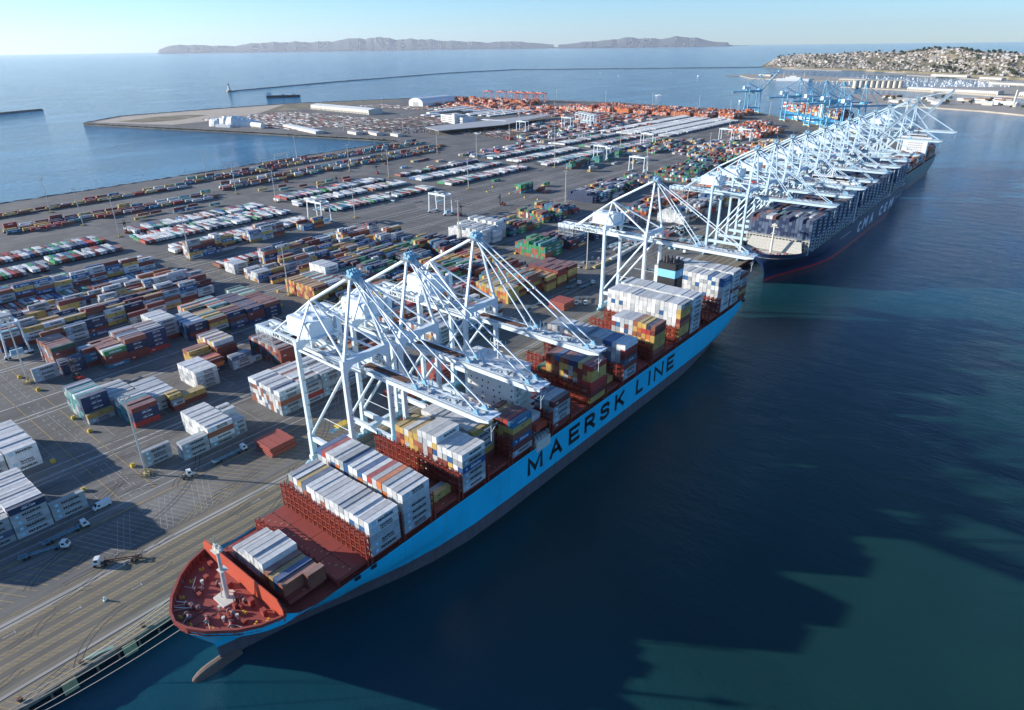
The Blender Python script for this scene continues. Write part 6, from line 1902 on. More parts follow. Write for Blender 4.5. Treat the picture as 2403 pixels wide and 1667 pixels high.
# ================================================================== yard tractors, chassis, vans and cars
def make_tractor(chassis=True, cabcol='white_paint', chcol='chassis_blue', bend=0.0):
    t = empty('yard_tractor')
    mb = MB(); mb.box(-.55, .55, -2.6, 2.6, .7, 1.05); mb.build('frame', 'dark_steel', t)
    mb = MB(); mb.prism([(.2, 1.05), (2.7, 1.05), (2.6, 2.1), (1.9, 3.3), (.2, 3.3)], -1.2, 1.2, 0, 'x'); cb = mb.build('cab', cabcol, t)
    mb = MB(); mb.box(-1.22, 1.22, .6, 1.7, 2.1, 3.0); mb.face([(-1, 2.62, 2.15), (1, 2.62, 2.15), (1, 2.02, 3.2), (-1, 2.02, 3.2)]); mb.build('window', 'glass', cb)
    for x in (-1.05, 1.05):
        for y in (1.9, -1.6):
            mb = MB(); mb.tube((x - .28, y, .52), (x + .28, y, .52), .52, 10); mb.build('wheel', 'tyre', t)
    if chassis:
        ch = empty('chassis'); ch.parent = t; ch.location = (0, -1.3, 0); ch.rotation_euler = (0, 0, bend)
        mb = MB()
        for x in (-.5, .5): mb.box(x - .09, x + .09, -12.2, .6, 1.1, 1.5)
        for y in (-12, -9.6, -6.6, -3, .2): mb.box(-1.2, 1.2, y - .12, y + .12, 1.15, 1.4)
        for x in (-1.2, 1.2): mb.box(x - .08, x + .08, -12.2, -9.5, 1.2, 1.45)
        for y in (-12.2, .3):
            for x in (-1.2, 1.2): mb.beam((x, y, 1.4), (x * 1.1, y, 2.1), .16, .16)
        mb.build('chassis_frame', chcol, ch)
        mb = MB()
        for y in (-10.4, -9.1):
            for x in (-1, 1): mb.tube((x - .28, y, .52), (x + .28, y, .52), .52, 10)
        mb.build('axle_wheels', 'tyre', ch)
    return t
YT = make_tractor(); YTb = make_tractor(bend=math.radians(24)); YTn = make_tractor(False); YTy = make_tractor(chcol='rust')
tl = [(YT, -71, 118.5, 0, 'white yard tractor with empty pale blue chassis below the grey stacks'), (YTn, -71, 93, -.25, 'white yard tractor without chassis beside the nearest light mast shadow'), (YT, -70.4, 51, -.03, 'white yard tractor with blue chassis along the yellow line at the left'), (YTb, -64, 42, -.75, 'white yard tractor turning with blue chassis, nearest the lower left'), (YTy, -43, 47.5, math.pi + -.67, 'white yard tractor with rusty chassis heading for the quay, alone'),
      (YT, -56, 369, math.pi + .5, 'left of two side-by-side tractors with chassis near the far red hatch covers'), (YT, -51, 373, math.pi + .5, 'right of two side-by-side tractors with chassis near the far red hatch covers'), (YT, -76.5, 352, -.12, 'tractor and chassis left of the far red hatch covers'), (YT, -79, 405, -.1, 'tractor and chassis at the foot of the tan stacks'), (YT, -71, 412, -.1, 'tractor and chassis right of the one at the tan stacks'), (YT, -56, 469, 1.6, 'tractor with chassis crossing the apron beneath the lone crane'), (YTn, -52, 530, 0, 'tractor waiting between the lone crane and the navy ship'), (YTn, -45, 548, .2, 'dark tractor nearer the quay edge between the two ships'), (YTn, -60, 178, 0, 'white tractor under the second crane from the bow'), (YT, -58, 225, 0, 'tractor with chassis under the third crane')]
used = set()
for root, x, y, r, l in tl:
    o = root if id(root) not in used else clone(root)
    used.add(id(root)); o.location = (x, y, QZ); o.rotation_euler = (0, 0, r); tag(o, l, 'truck', 'yard tractors on the apron')

def make_van():
    t = empty('van')
    mb = MB(); mb.prism([(-3.2, .5), (3.3, .5), (3.4, 1.3), (2.6, 1.5), (1.9, 2.7), (-3.2, 2.8)], -1.05, 1.05, 0, 'x'); b = mb.build('body', 'white_paint', t)
    mb = MB(); mb.box(-1.07, 1.07, .9, 1.9, 1.5, 2.3); mb.face([(-.9, 2.63, 1.55), (.9, 2.63, 1.55), (.9, 1.96, 2.65), (-.9, 1.96, 2.65)]); mb.build('window', 'glass', b)
    for x in (-1, 1):
        for y in (-2.1, 2.2): mb = MB(); mb.tube((x - .15, y, .42), (x + .15, y, .42), .42, 10); mb.build('wheel', 'tyre', t)
    return t
v = make_van(); v.location = (-78, 61.5, QZ); v.rotation_euler = (0, 0, math.pi); tag(v, 'white van parked at the end of the small grey stack, lower left', 'van')

def car_mesh():
    mb = MB()
    mb.prism([(-2.2, .35), (2.2, .35), (2.2, .8), (1.3, .95), (-2.2, 1.0)], -.9, .9, 0, 'x')
    mb.prism([(-1.9, 1.0), (1.2, .95), (.5, 1.5), (-1.4, 1.5)], -.8, .8, 1, 'x')
    mb.prism([(-1.38, 1.5), (.48, 1.5), (.4, 1.55), (-1.3, 1.55)], -.78, .78, 0, 'x')
    for x in (-.85, .85):
        for y in (-1.4, 1.4): mb.tube((x - .12, y, .34), (x + .12, y, .34), .34, 8, 1)
    return mb.mesh('parked_car', ['objcol', 'glass'])
CARM = car_mesh()
CC = [(.7, .7, .7), (.7, .7, .7), (.6, .6, .6), (.35, .36, .37), (.03, .03, .03), (.1, .1, .11), (.25, .02, .02), (.03, .06, .16)]
for i in range(9):
    o = obj('parked_car', CARM); o.location = (-108 + (i % 3) * 6 + random.uniform(-1, 1), 440 + (i // 3) * 9 + i * 2, QZ); o.rotation_euler = (0, 0, .3 + random.uniform(-.2, .2)); o.color = (*random.choice(CC[:3]), 1)
    tag(o, 'pale parked car in the group beside the light mast behind the lone crane', 'car', 'cars near the lone crane')
n = 0
for y in np.arange(1000, 1190, 11):
    for x in np.arange(-905, -1090, -3.6):
        if random.random() < .3 and n < 190:
            o = obj('parked_car', CARM); o.location = (x, y + random.uniform(-.4, .4), QZ); o.rotation_euler = (0, 0, random.choice([0, math.pi])); o.color = (*random.choice(CC), 1); n += 1
            tag(o, 'parked car in the lot in front of the distant white office building', 'car', 'cars in the distant lot')

# red hatch covers stacked on the quay
def pile(x, y, n, label, w=13, l=12.8, mat='hatch_red'):
    t = empty('hatch_cover_pile', (x, y, QZ))
    for i in range(n):
        mb = MB(); dx, dy = random.uniform(-.5, .5), random.uniform(-.5, .5); z = .1 + i * .95
        mb.box(-w / 2 + dx, w / 2 + dx, -l / 2 + dy, l / 2 + dy, z, z + .62)
        for k in np.arange(-w / 2 + 1, w / 2, 2.4): mb.box(k + dx - .12, k + dx + .12, -l / 2 + dy, l / 2 + dy, z - .26, z)
        if i == n - 1:
            for k in np.arange(-w / 2 + 1, w / 2, 2.6):
                for j in np.arange(-l / 2 + .8, l / 2, 4): mb.box(k + dx - .16, k + dx + .16, j + dy - .2, j + dy + .2, z + .62, z + .78)
        mb.build('hatch_cover', mat, t)
    return tag(t, label, 'hatch covers', 'hatch covers stacked on the quay')
pile(-61.5, 130.5, 5, 'pile of red ship hatch covers on the quay left of the nearest crane')
pile(-62, 359, 6, 'pile of red hatch covers beside the tractors before the lone crane')
pile(-52, 199, 5, 'pile of red hatch covers under the third crane')
pile(-55, 226, 7, 'tall pile of red hatch covers behind the ship deckhouse', 14, 13)
pile(-110, 545, 3, 'low orange pile of flat racks behind the lone crane', 10, 16)
# long row of pale boxes beside the cars, and tank frames
t = empty('concrete_barrier', (-90, 447, QZ)); 
mb = MB()
for i in range(22): mb.box(-3.2, -.2, i * 1.15, i * 1.15 + .7, 0, 1.5); mb.box(-2.2, -1.2, i * 1.15, i * 1.15 + .7, 1.5, 2.0)
mb.build('barrier_block', 'tan_conc', t); tag(t, 'row of tan concrete barrier blocks by the light mast behind the lone crane', 'barriers')
mb = MB()
for i in range(7): mb.box(-93.5 - i * .9, -90.8 - i * .9, 473 + i * 12.5, 485 + i * 12.5, QZ, QZ + 2.6)
tag(mb.build('site_cabin', 'cream'), 'long line of joined pale cabins behind the lone crane', 'cabins')
itm = []
for x0, y0, n in ((-98, 585, 40), (-74, 540, 34), (-112, 500, 16), (-62, 560, 20)):
    for i in range(n): itm.append((x0 + random.uniform(-5, 16), y0 + random.uniform(0, 30), QZ, 2.4, 10, 1.4, random.uniform(-.4, .4), random.choice([(.3, .5, .58), (.35, .5, .55), (.1, .12, .13), (.6, .62, .62)])))
o = mass_mesh('chassis_cluster', itm, 'vcol'); tag(o, 'jumble of pale blue empty chassis between the lone crane and navy ship', 'chassis', kind='stuff')

# yellow bollard blocks in the cross lanes
def block_mesh():
    mb = MB(); mb.box(-.9, .9, -.9, .9, 0, 1.1); mb.prism([(-.9, 1.1), (.9, 1.1), (.5, 1.6), (-.5, 1.6)], -.7, .7, 0, 'y'); return mb.mesh('wheel_stop', 'yellow')
BK = block_mesh()
for i, (x, y, s) in enumerate(((-145, 82, 'right of the navy stack corner'), (-165, 82, 'at the foot of the navy stack'), (-96, 61, 'behind the white van'), (-98, 82, 'left of the nearest light mast'), (-240, 81, 'left of the third-block light mast'), (-214, 82, 'right of the third-block light mast'), (-130, 61, 'at the white stack on the left edge'), (-208, 254, 'in front of the tan and orange stack'), (-250, 254, 'left of the mast by the tan stacks'), (-222, 238, 'behind the navy stacks'), (-236, 443, 'by the big white stack'), (-262, 443, 'left of the big white stack'), (-170, 441, 'by the green-topped stack'), (-290, 632, 'on the far paving'), (-310, 632, 'on the far empty paving'), (-370, 632, 'near the far light mast'), (-385, 660, 'beyond the far light mast'), (-340, 640, 'before the small green stack'))):
    o = obj('wheel_stop', BK); o.location = (x, y, QZ); tag(o, 'yellow concrete marker block ' + s, 'marker block', 'yellow marker blocks')
mb = MB(); mb.box(-.5, .5, -.5, .5, 0, .3); mb.tube((0, 0, .3), (0, 0, 1.5), .32, 8); o = mb.build('power_post', 'white_paint'); o.location = (-24, 41, QZ); tag(o, 'small white post standing alone on the quay apron', 'post')

# quay furniture
def quay_bollard():
    mb = MB(); mb.tube((0, 0, 0), (0, 0, .7), .38, 10); mb.tube((0, 0, .62), (0, 0, .95), .62, 10, 0, .5); return mb.mesh('mooring_bollard', 'rust')
QB = quay_bollard(); QBY = [-8, 10, 26, 44, 62, 80, 98, 116, 134, 152, 170, 188, 206, 224, 242, 260, 278, 296, 314, 332, 350, 368, 386, 404, 422, 440, 458, 476]
for i, y in enumerate(QBY):
    o = obj('mooring_bollard', QB); o.location = (-2.6, y, QZ); o.scale = (1.4, 1.4, 1.3)
    tag(o, f'rusty mooring bollard on the quay edge, {ORD[i]} from the bottom left corner' if i < 4 else 'rusty mooring bollard on the quay edge alongside the ships', 'bollard', 'mooring bollards')
def fender_mesh():
    mb = MB(); mb.box(1.1, 1.5, -1.9, 1.9, 1.2, 4.9); mb.tube((.2, -.9, 3), (1.1, -.9, 3), .55, 8, 1); mb.tube((.2, .9, 3), (1.1, .9, 3), .55, 8, 1)
    mb.prism([(1.1, 4.9), (1.5, 4.9), (1.2, 5.3), (.9, 5.3)], -1.9, 1.9, 0, 'y'); return mb.mesh('fender', ['fender', 'tyre'])
FM = fender_mesh()
for i, y in enumerate((-14, 3.5, 21, 38, 55.5)):
    o = obj('fender', FM); o.location = (0, y, 0); tag(o, f'weathered yellow fender panel on the quay wall, {ORD[i]} from the bottom left', 'fender', 'quay fenders')
for y in np.arange(420, 470, 17.3):
    o = obj('fender', FM); o.location = (0, y, 0); tag(o, 'weathered fender panel on the quay wall between the two ships', 'fender', 'quay fenders between ships')
mb = MB(); mb.beam((-3.4, 27.5, QZ + .3), (-1.2, 34.6, QZ + .3), 1.0, .35); mb.beam((-3.4, 27.5, QZ + 1.2), (-1.2, 34.6, QZ + 1.2), .1, .1)
for k in (0, .33, .66, 1): p = Vector((-3.4, 27.5, QZ)).lerp(Vector((-1.2, 34.6, QZ)), k); mb.beam(p, p + Vector((0, 0, 1.3)), .08, .08)
tag(mb.build('gangway', paint('gangway_green', (.2, .36, .3), .6, .4)), 'folded green gangway lying along the quay edge, lower left', 'gangway')

# mooring ropes
def rope(a, b_, sag, label, r=.11, gname='mooring lines of the light-blue ship'):
    cu = bpy.data.curves.new('mooring_rope', 'CURVE'); cu.dimensions = '3D'; cu.bevel_depth = r; cu.bevel_resolution = 1
    sp = cu.splines.new('POLY'); n = 14; sp.points.add(n)
    a = Vector(a); b_ = Vector(b_)
    for i in range(n + 1):
        t = i / n; p = a.lerp(b_, t); p.z -= sag * 4 * t * (1 - t); sp.points[i].co = (*p, 1)
    o = bpy.data.objects.new('mooring_rope', cu); dg = bpy.context.evaluated_depsgraph_get(); COL.objects.link(o)
    dg.update(); me = bpy.data.meshes.new_from_object(o.evaluated_get(bpy.context.evaluated_depsgraph_get()))
    bpy.data.objects.remove(o); bpy.data.curves.remove(cu)
    me.materials.append(M['rope']); o = obj('mooring_rope', me); tag(o, label, 'rope', gname); return o
ML = [((17, 48.0, 23.4), (-2.6, 10, QZ + 1), 1.2), ((19, 47.2, 23.4), (-2.6, -8, QZ + 1), 1.6), ((21.5, 46.4, 23.2), (-2.6, -8, QZ + 1), 2.2), ((24, 45.4, 23.0), (-2.6, -26, QZ + 1), 3.0), ((27, 45.4, 22.6), (-2.6, -26, QZ + 1), 3.4), ((15, 49.4, 23.4), (-2.6, 26, QZ + 1), .6), ((13.6, 50.6, 23.4), (-2.6, 26, QZ + 1), .5)]
for i, (a, b_, s) in enumerate(ML): rope(a, b_, s, f'pale mooring rope from the light-blue bow to the quay, {ORD[i]} lowest-leading first', .10)
for i, (a, b_) in enumerate((((6, 409, 20), (-2.6, 440, QZ + 1)), ((12, 410, 20), (-2.6, 458, QZ + 1)), ((22, 463, 24), (-2.6, 440, QZ + 1)), ((20, 464, 24), (-2.6, 422, QZ + 1)))):
    rope(a, b_, 1.5, f'mooring rope in the gap between the two ships, {ORD[i]} from the light-blue stern', .12, 'mooring lines between the ships')

# ================================================================== distant buildings and things
def gable(mb, x0, x1, y0, y1, z0, zw, zr, mi=0, mr=1, axis='x'):
    mb.box(x0, x1, y0, y1, z0, zw, mi)
    if axis == 'x':
        ym = (y0 + y1) / 2
        mb.face([(x0 - .3, y0 - .3, zw), (x1 + .3, y0 - .3, zw), (x1 + .3, ym, zr), (x0 - .3, ym, zr)], mr); mb.face([(x0 - .3, y1 + .3, zw), (x1 + .3, y1 + .3, zw), (x1 + .3, ym, zr), (x0 - .3, ym, zr)], mr)
        for x in (x0, x1): mb.face([(x, y0, zw), (x, y1, zw), (x, ym, zr)], mi)
    else:
        xm = (x0 + x1) / 2
        mb.face([(x0 - .3, y0 - .3, zw), (x0 - .3, y1 + .3, zw), (xm, y1 + .3, zr), (xm, y0 - .3, zr)], mr); mb.face([(x1 + .3, y0 - .3, zw), (x1 + .3, y1 + .3, zw), (xm, y1 + .3, zr), (xm, y0 - .3, zr)], mr)
        for y in (y0, y1): mb.face([(x0, y, zw), (x1, y, zw), (xm, y, zr)], mi)

def warehouse(x, y, w, l, h, rz, label, doors=True, roof='roof_white', wall='wall_cream', axis='x', z=QZ):
    t = empty('warehouse', (x, y, z), rz); tag(t, label, 'warehouse')
    mb = MB(); mb.box(-w / 2, w / 2, -l / 2, l / 2, 0, h); mb.build('wall', wall, t)
    mb = MB(); gable(mb, -w / 2 - .5, w / 2 + .5, -l / 2 - .5, l / 2 + .5, h, h + .3, h + .3 + min(w, l) * .07, 0, 0, axis); mb.build('roof', roof, t)
    if doors:
        me = None
        for s in np.arange(-l / 2 + 5, l / 2 - 4, 7.0) if axis == 'y' else np.arange(-w / 2 + 5, w / 2 - 4, 7.0):
            if me is None:
                d = MB()
                if axis == 'y': d.box(-.1, .1, -2, 2, 0, 4.4)
                else: d.box(-2, 2, -.1, .1, 0, 4.4)
                me = d.mesh('door', 'dark_steel')
            o = obj('door', me, t); o.location = (w / 2 + .02, s, .2) if axis == 'y' else (s, -l / 2 - .02, .2)
    return t
warehouse(-1480, 1275, 300, 46, 12, -.08, 'long low white-roofed warehouse with loading doors on the far island')
# white office block with a tower at its corner
t = empty('office_building', (-985, 1225, QZ), math.radians(-15)); tag(t, 'white flat-roofed office building with corner tower beside the distant car lot', 'building')
mb = MB(); mb.box(-42, 18, -20, 20, 0, 17); mb.box(18, 44, -12, 26, 0, 14); mb.build('wall', 'white_paint', t)
mb = MB(); mb.box(14, 24, -22, -10, 0, 22); mb.build('tower', 'white_paint', t)
mb = MB(); mb.box(-42.5, 18.4, -20.4, 20.4, 17, 17.8); mb.box(18.4, 44.4, -12.4, 26.4, 14, 14.8); mb.build('roof', 'roof_grey', t)
for z in (3, 7.5, 12):
    mb = MB(); mb.box(-40, 12, -20.1, -20.02, z, z + 1.6); mb.build('window_band', 'glass', t)
    if z < 10: mb = MB(); mb.box(25, 43, -12.1, -12.02, z, z + 1.6); mb.build('window_band', 'glass', t)
# gate canopy: long pale roof on posts
t = empty('gate_canopy', (0, 0, QZ)); tag(t, 'long pale grey gate canopy roof sloping along the chassis rows', 'canopy')
mb = MB(); mb.prism([(-914, 1050), (-842, 1018), (-800, 1180), (-845, 1425), (-872, 1425)], 8.0, 9.0); mb.build('roof', 'roof_grey', t)
for x, y in ((-900, 1050), (-850, 1026), (-880, 1150), (-830, 1150), (-872, 1280), (-835, 1280), (-866, 1410), (-852, 1410)):
    mb = MB(); mb.tube((x, y, 0), (x, y, 8), .6, 8); mb.build('post', 'pole_grey', t)
t = empty('gate_canopy', (0, 0, QZ)); tag(t, 'narrow white canopy on legs right of the distant office building', 'canopy')
mb = MB(); mb.box(-925, -845, 1240, 1252, 8, 9.4); mb.build('roof', 'white_paint', t)
for x in (-923, -900, -875, -848): mb = MB(); mb.box(x - .7, x + .7, 1244, 1248, 0, 8); mb.build('post', 'white_paint', t)
# barrel-roofed hangar
t = empty('hangar', (-1435, 1585, QZ), math.radians(2)); tag(t, 'white barrel-roofed hangar near the far shore left of the red gantries', 'hangar')
mb = MB(); prof = [(-30, 0)] + [(-30 * math.cos(a), 10 + 14 * math.sin(a)) for a in np.linspace(0, math.pi, 11)] + [(30, 0)]
mb.prism(prof, -75, 75, 0, 'y'); mb.build('shell', 'roof_white', t)
mb = MB(); mb.box(-12, 12, -75.15, -75.02, 0, 12); mb.build('door', 'grey_steel', t)
# wrapped white stockpile by the cove
t = empty('covered_stockpile', (-1395, 872, QZ), .35); tag(t, 'large white sheeted stockpile on the shore of the cove', 'stockpile')
for i, (x, y, r, h) in enumerate(((-40, 0, 22, 18), (-16, 6, 24, 22), (10, 2, 24, 23), (34, 8, 22, 18), (54, 12, 18, 12))):
    mb = MB(); rings = []
    for j in range(5):
        a = j / 4 * math.pi / 2; rings.append([(x + math.cos(q) * r * (.55 + .45 * math.cos(a)) * (1.0 if j else 1.0), y + math.sin(q) * r * (.55 + .45 * math.cos(a)), h * math.sin(a) * (.9 + .1 * math.sin(q * 5 + i))) for q in np.linspace(0, 2 * math.pi, 15)[:-1]])
    for a, b_ in zip(rings[:-1], rings[1:]):
        for q in range(14): mb.face([a[q], a[(q + 1) % 14], b_[(q + 1) % 14], b_[q]])
    mb.face(rings[-1]); mb.build('sheeted_heap', 'roof_white', t)
mb = MB(); mb.box(-20, 22, -34, -24, 0, 6); mb.build('lean_to', 'white_paint', t)
t = empty('storage_tank', (-1300, 882, QZ)); tag(t, 'small pale horizontal tank beside the white stockpile', 'tank')
mb = MB(); mb.tube((-22, 0, 6), (22, 0, 6), 6, 12); mb.build('vessel', 'roof_white', t)
mb = MB(); mb.box(-16, -13, -4, 4, 0, 2); mb.box(13, 16, -4, 4, 0, 2); mb.build('saddle', 'tan_conc', t)
# long cream shed wall of the lot edge
warehouse(-1170, 915, 190, 20, 5, -.22, 'low cream shed line along the cove edge of the island', False, 'roof_white')
for i, (x, y, w, l) in enumerate(((-1010, 935, 40, 16), (-960, 950, 36, 16), (-905, 960, 30, 14))):
    warehouse(x, y, w, l, 5, -.2, f'small pale cabin at the inner corner of the cove, {ORD[i]} from the left', False, 'roof_grey')
# long white freight sheds in the middle distance
for i, (x, y) in enumerate(((-1190, 1350), (-1150, 1290), (-1110, 1380), (-1240, 1430))):
    mb = MB()
    for k in range(24): mb.box(x - 30 + (k // 12) * 40, x - 18 + (k // 12) * 40, y + (k % 12) * 12.6, y + (k % 12) * 12.6 + 11.6, QZ, QZ + 3.8)
    tag(mb.build('trailer_rows', 'roof_white'), 'long double row of white trailers on the far island', 'trailers', 'white trailer rows on the island', 'stuff')
# overhead sign at the western shore
t = empty('road_sign', (-835, 640, QZ)); tag(t, 'white overhead road sign on two posts at the western shore road', 'sign')
for y in (-12, 12): mb = MB(); mb.tube((0, y, 0), (0, y, 9), .4, 8); mb.build('post', 'pole_grey', t)
mb = MB(); mb.box(-.4, .4, -12, 12, 8.2, 9.2); mb.build('beam', 'pole_grey', t)
for y in (-6, 5): mb = MB(); mb.box(.42, .6, y - 4, y + 4, 5.6, 9.4); mb.build('panel', 'white_paint', t)
# street lamps along the western shore road
mb = MB(); mb.tube((0, 0, 0), (0, 0, 12), .18, 6, 0, .1); mb.beam((0, 0, 12), (2.2, 0, 12.5), .12, .12); mb.box(2.0, 2.9, -.2, .2, 12.35, 12.6); SLM = mb.mesh('street_lamp', 'pole_grey')
for y in range(160, 900, 62):
    o = obj('street_lamp', SLM); o.location = (-806 - y * .035, y, QZ); tag(o, 'slim street lamp on the western shore road beside the cove', 'lamp', 'street lamps of the shore road')

# ------------------------------------------------------------------ lighthouse
t = empty('lighthouse', (-2815, 1670, 0)); tag(t, 'small white lighthouse with dark top at the breakwater end', 'lighthouse')
mb = MB(); mb.prism([(math.cos(a) * 13, math.sin(a) * 13) for a in np.linspace(0, 2 * math.pi, 13)[:-1]], -2, 6); mb.build('base', 'tan_conc', t)
mb = MB(); mb.tube((0, 0, 6), (0, 0, 13), 6.5, 12, 0, 5.2); mb.tube((0, 0, 13), (0, 0, 27), 4.6, 12, 0, 3.6); mb.build('tower', 'white_paint', t)
mb = MB(); mb.tube((0, 0, 27), (0, 0, 28), 5, 12); mb.tube((0, 0, 28), (0, 0, 32), 2.8, 10); mb.tube((0, 0, 32), (0, 0, 34.5), 3.2, 10, 0, .3); mb.build('lantern', 'dark_steel', t)

# ------------------------------------------------------------------ boats and small ships
t = empty('coaster'); tag(t, 'long low dark barge ship with white deckhouse passing behind the island tip', 'ship')
mb = MB(); mb.prism([(-62, -9), (50, -9), (64, 0), (50, 9), (-62, 9)], -2, 8); mb.build('hull', 'dark_steel', t)
mb = MB(); mb.box(-60, -44, -8, 8, 8, 17); mb.box(-58, -48, -6, 6, 17, 21); mb.box(-6, 6, -6, 6, 8, 13); mb.box(36, 46, -6, 6, 8, 13); mb.build('deckhouse', 'white_paint', t)
t.location = (-2250, 1575, 0); t.rotation_euler = (0, 0, math.radians(-127) + math.pi)
def boat_mesh(L=14, sail=False):
    mb = MB(); w = L * .28
    mb.prism([(-w / 2, -L / 2), (w / 2, -L / 2), (w / 2, L * .1), (0, L / 2), (-w / 2, L * .1)], -.3, L * .12)
    mb.box(-w * .3, w * .3, -L * .28, L * .12, L * .12, L * .24)
    if sail: mb.tube((0, L * .05, L * .1), (0, L * .05, L * 1.3), L * .014, 5); mb.tube((0, L * .05, L * .3), (0, -L * .4, L * .28), L * .012, 5)
    return mb.mesh('boat', 'white_paint')
B1, B2, B3 = boat_mesh(16), boat_mesh(12, True), boat_mesh(26)
for i, (x, y, m_, r, l) in enumerate(((-1607, 3910, B3, .8, 'white launch left of the pier end before the hill'), (-1039, 2352, B3, 1.9, 'white pilot boat with wake behind the orange stacks'), (-2036, 3735, B1, .3, 'small white boat in the outer harbour, right of centre'), (-2400, 4107, B1, .3, 'small white boat in the outer harbour, left of the right one'), (-1998, 4336, B2, .3, 'tiny sailing boat near the middle of the breakwater'), (-690, 2246, B1, .9, 'white boat left of the blue crane standing alone'), (-6463, 3517, B3, 1.0, 'white boat trailing a short wake far out at left'), (-5838, 5431, B2, .2, 'lone sailing boat far out, centre left'), (-2707, 4889, B2, .2, 'tiny sailing boat touching the breakwater line'))):
    o = obj('boat', m_); o.location = (x, y, .2); o.rotation_euler = (0, 0, r); o.scale = (.95, .95, .7); tag(o, l, 'boat', 'boats in the outer harbour')
# marina: rows of moored yachts
n = 0
for i in range(26):
    for j in range(12):
        u, v_ = i / 25, j / 11
        x = -840 + u * 790; yb = 4250 - u * 560; yf = 3330 + u * 40
        y = yf + (yb - yf) * v_
        if random.random() < .2 or n >= 230: continue
        o = obj('moored_yacht', B2); o.location = (x + random.uniform(-12, 12) + 30 * v_, y + random.uniform(-10, 10), .2); o.rotation_euler = (0, 0, random.choice([.4, 3.5]) + random.uniform(-.1, .1)); s = random.uniform(.8, 1.3); o.scale = (s, s, s)
        tag(o, 'white sailing yacht moored in the crowded marina below the hill', 'boat', 'yachts in the marina'); n += 1
# white ship at the fishing pier
t = empty('moored_ship'); tag(t, 'long white ship with masts lying along the far pier', 'ship')
mb = MB(); mb.prism([(-80, -10), (70, -10), (92, 0), (70, 10), (-80, 10)], -2, 11); mb.build('hull', 'white_paint', t)
mb = MB(); mb.box(-40, 30, -8, 8, 11, 18); mb.box(-20, 10, -6, 6, 18, 23); mb.build('deckhouse', 'white_paint', t)
for x in (-50, -5, 45): mb = MB(); mb.tube((x, 0, 11), (x, 0, 42), .9, 6, 0, .5); mb.beam((x - 6, 0, 32), (x + 6, 0, 32), .6, .6); mb.build('mast', 'cream', t)
t.location = (-955, 3580, 0); t.rotation_euler = (0, 0, .16)
# silos
t = empty('silo_block', (-478, 3118, 3.5), .3); tag(t, 'row of big cream storage silos in front of the marina', 'silos')
me = None
for i in range(9):
    if me is None: d = MB(); d.tube((0, 0, 0), (0, 0, 26), 10, 14); me = d.mesh('silo', 'wall_cream')
    o = obj('silo', me, t); o.location = (-80 + i * 20, 0, 0)
mb = MB(); mb.box(-90, 90, -9, 9, 26, 29); mb.build('top_gallery', 'wall_cream', t)
# waterfront sheds
for i, (x, y, w, l, h, rz, l_) in enumerate(((-150, 2925, 230, 34, 11, -.43, 'long cream transit shed with arched doors right of the silos'), (130, 2790, 260, 36, 11, -.5, 'long cream transit shed at the right edge beyond the channel'), (-300, 3010, 100, 30, 9, -.4, 'short cream shed next to the silos'), (-60, 3500, 180, 40, 9, -.5, 'white marina shed on the right below the hill'), (-380, 4180, 200, 30, 9, -.55, 'white boat shed at the back of the marina'), (-180, 3960, 110, 30, 9, -.6, 'second white boat shed behind the marina'), (-700, 3640, 120, 24, 8, -.1, 'low shed on the far pier right of the white ship'), (-1230, 3960, 90, 22, 7, -.5, 'low shed at the outer end of the far pier'))):
    warehouse(x, y, w, l, h, rz, l_, True, 'roof_white' if i % 3 else 'roof_grey', z=3.4)
# low buildings on the near far shore
for i in range(34):
    u = random.random(); x = -330 + u * 560; y = 2330 - max(0, x + 100) * .55 + random.uniform(10, 300)
    if y > 2640: y -= 120
    t = empty('low_building', (x, y, 3.4), random.uniform(-.6, .2)); w, l, h = random.uniform(16, 50), random.uniform(12, 20), random.uniform(4, 8)
    mb = MB(); mb.box(-w / 2, w / 2, -l / 2, l / 2, 0, h); mb.build('wall', random.choice(['wall_cream', 'white_paint', 'wall_cream']), t)
    mb = MB(); gable(mb, -w / 2 - .4, w / 2 + .4, -l / 2 - .4, l / 2 + .4, h, h + .2, h + 3, 0, 0); mb.build('roof', random.choice(['roof_tile', 'roof_grey', 'roof_white', 'roof_tile']), t)
    tag(t, 'low pale building on the flat shore across the channel', 'building', 'low buildings across the channel')
t = empty('chimney', (32, 2368, 3.4)); tag(t, 'single pale chimney on the flat shore at the right', 'chimney'); mb = MB(); mb.tube((0, 0, 0), (0, 0, 44), 3, 10, 0, 2); mb.build('shaft', 'wall_cream', t); mb = MB(); mb.box(-6, 6, -6, 6, 0, 8); mb.build('plinth', 'wall_cream', t)

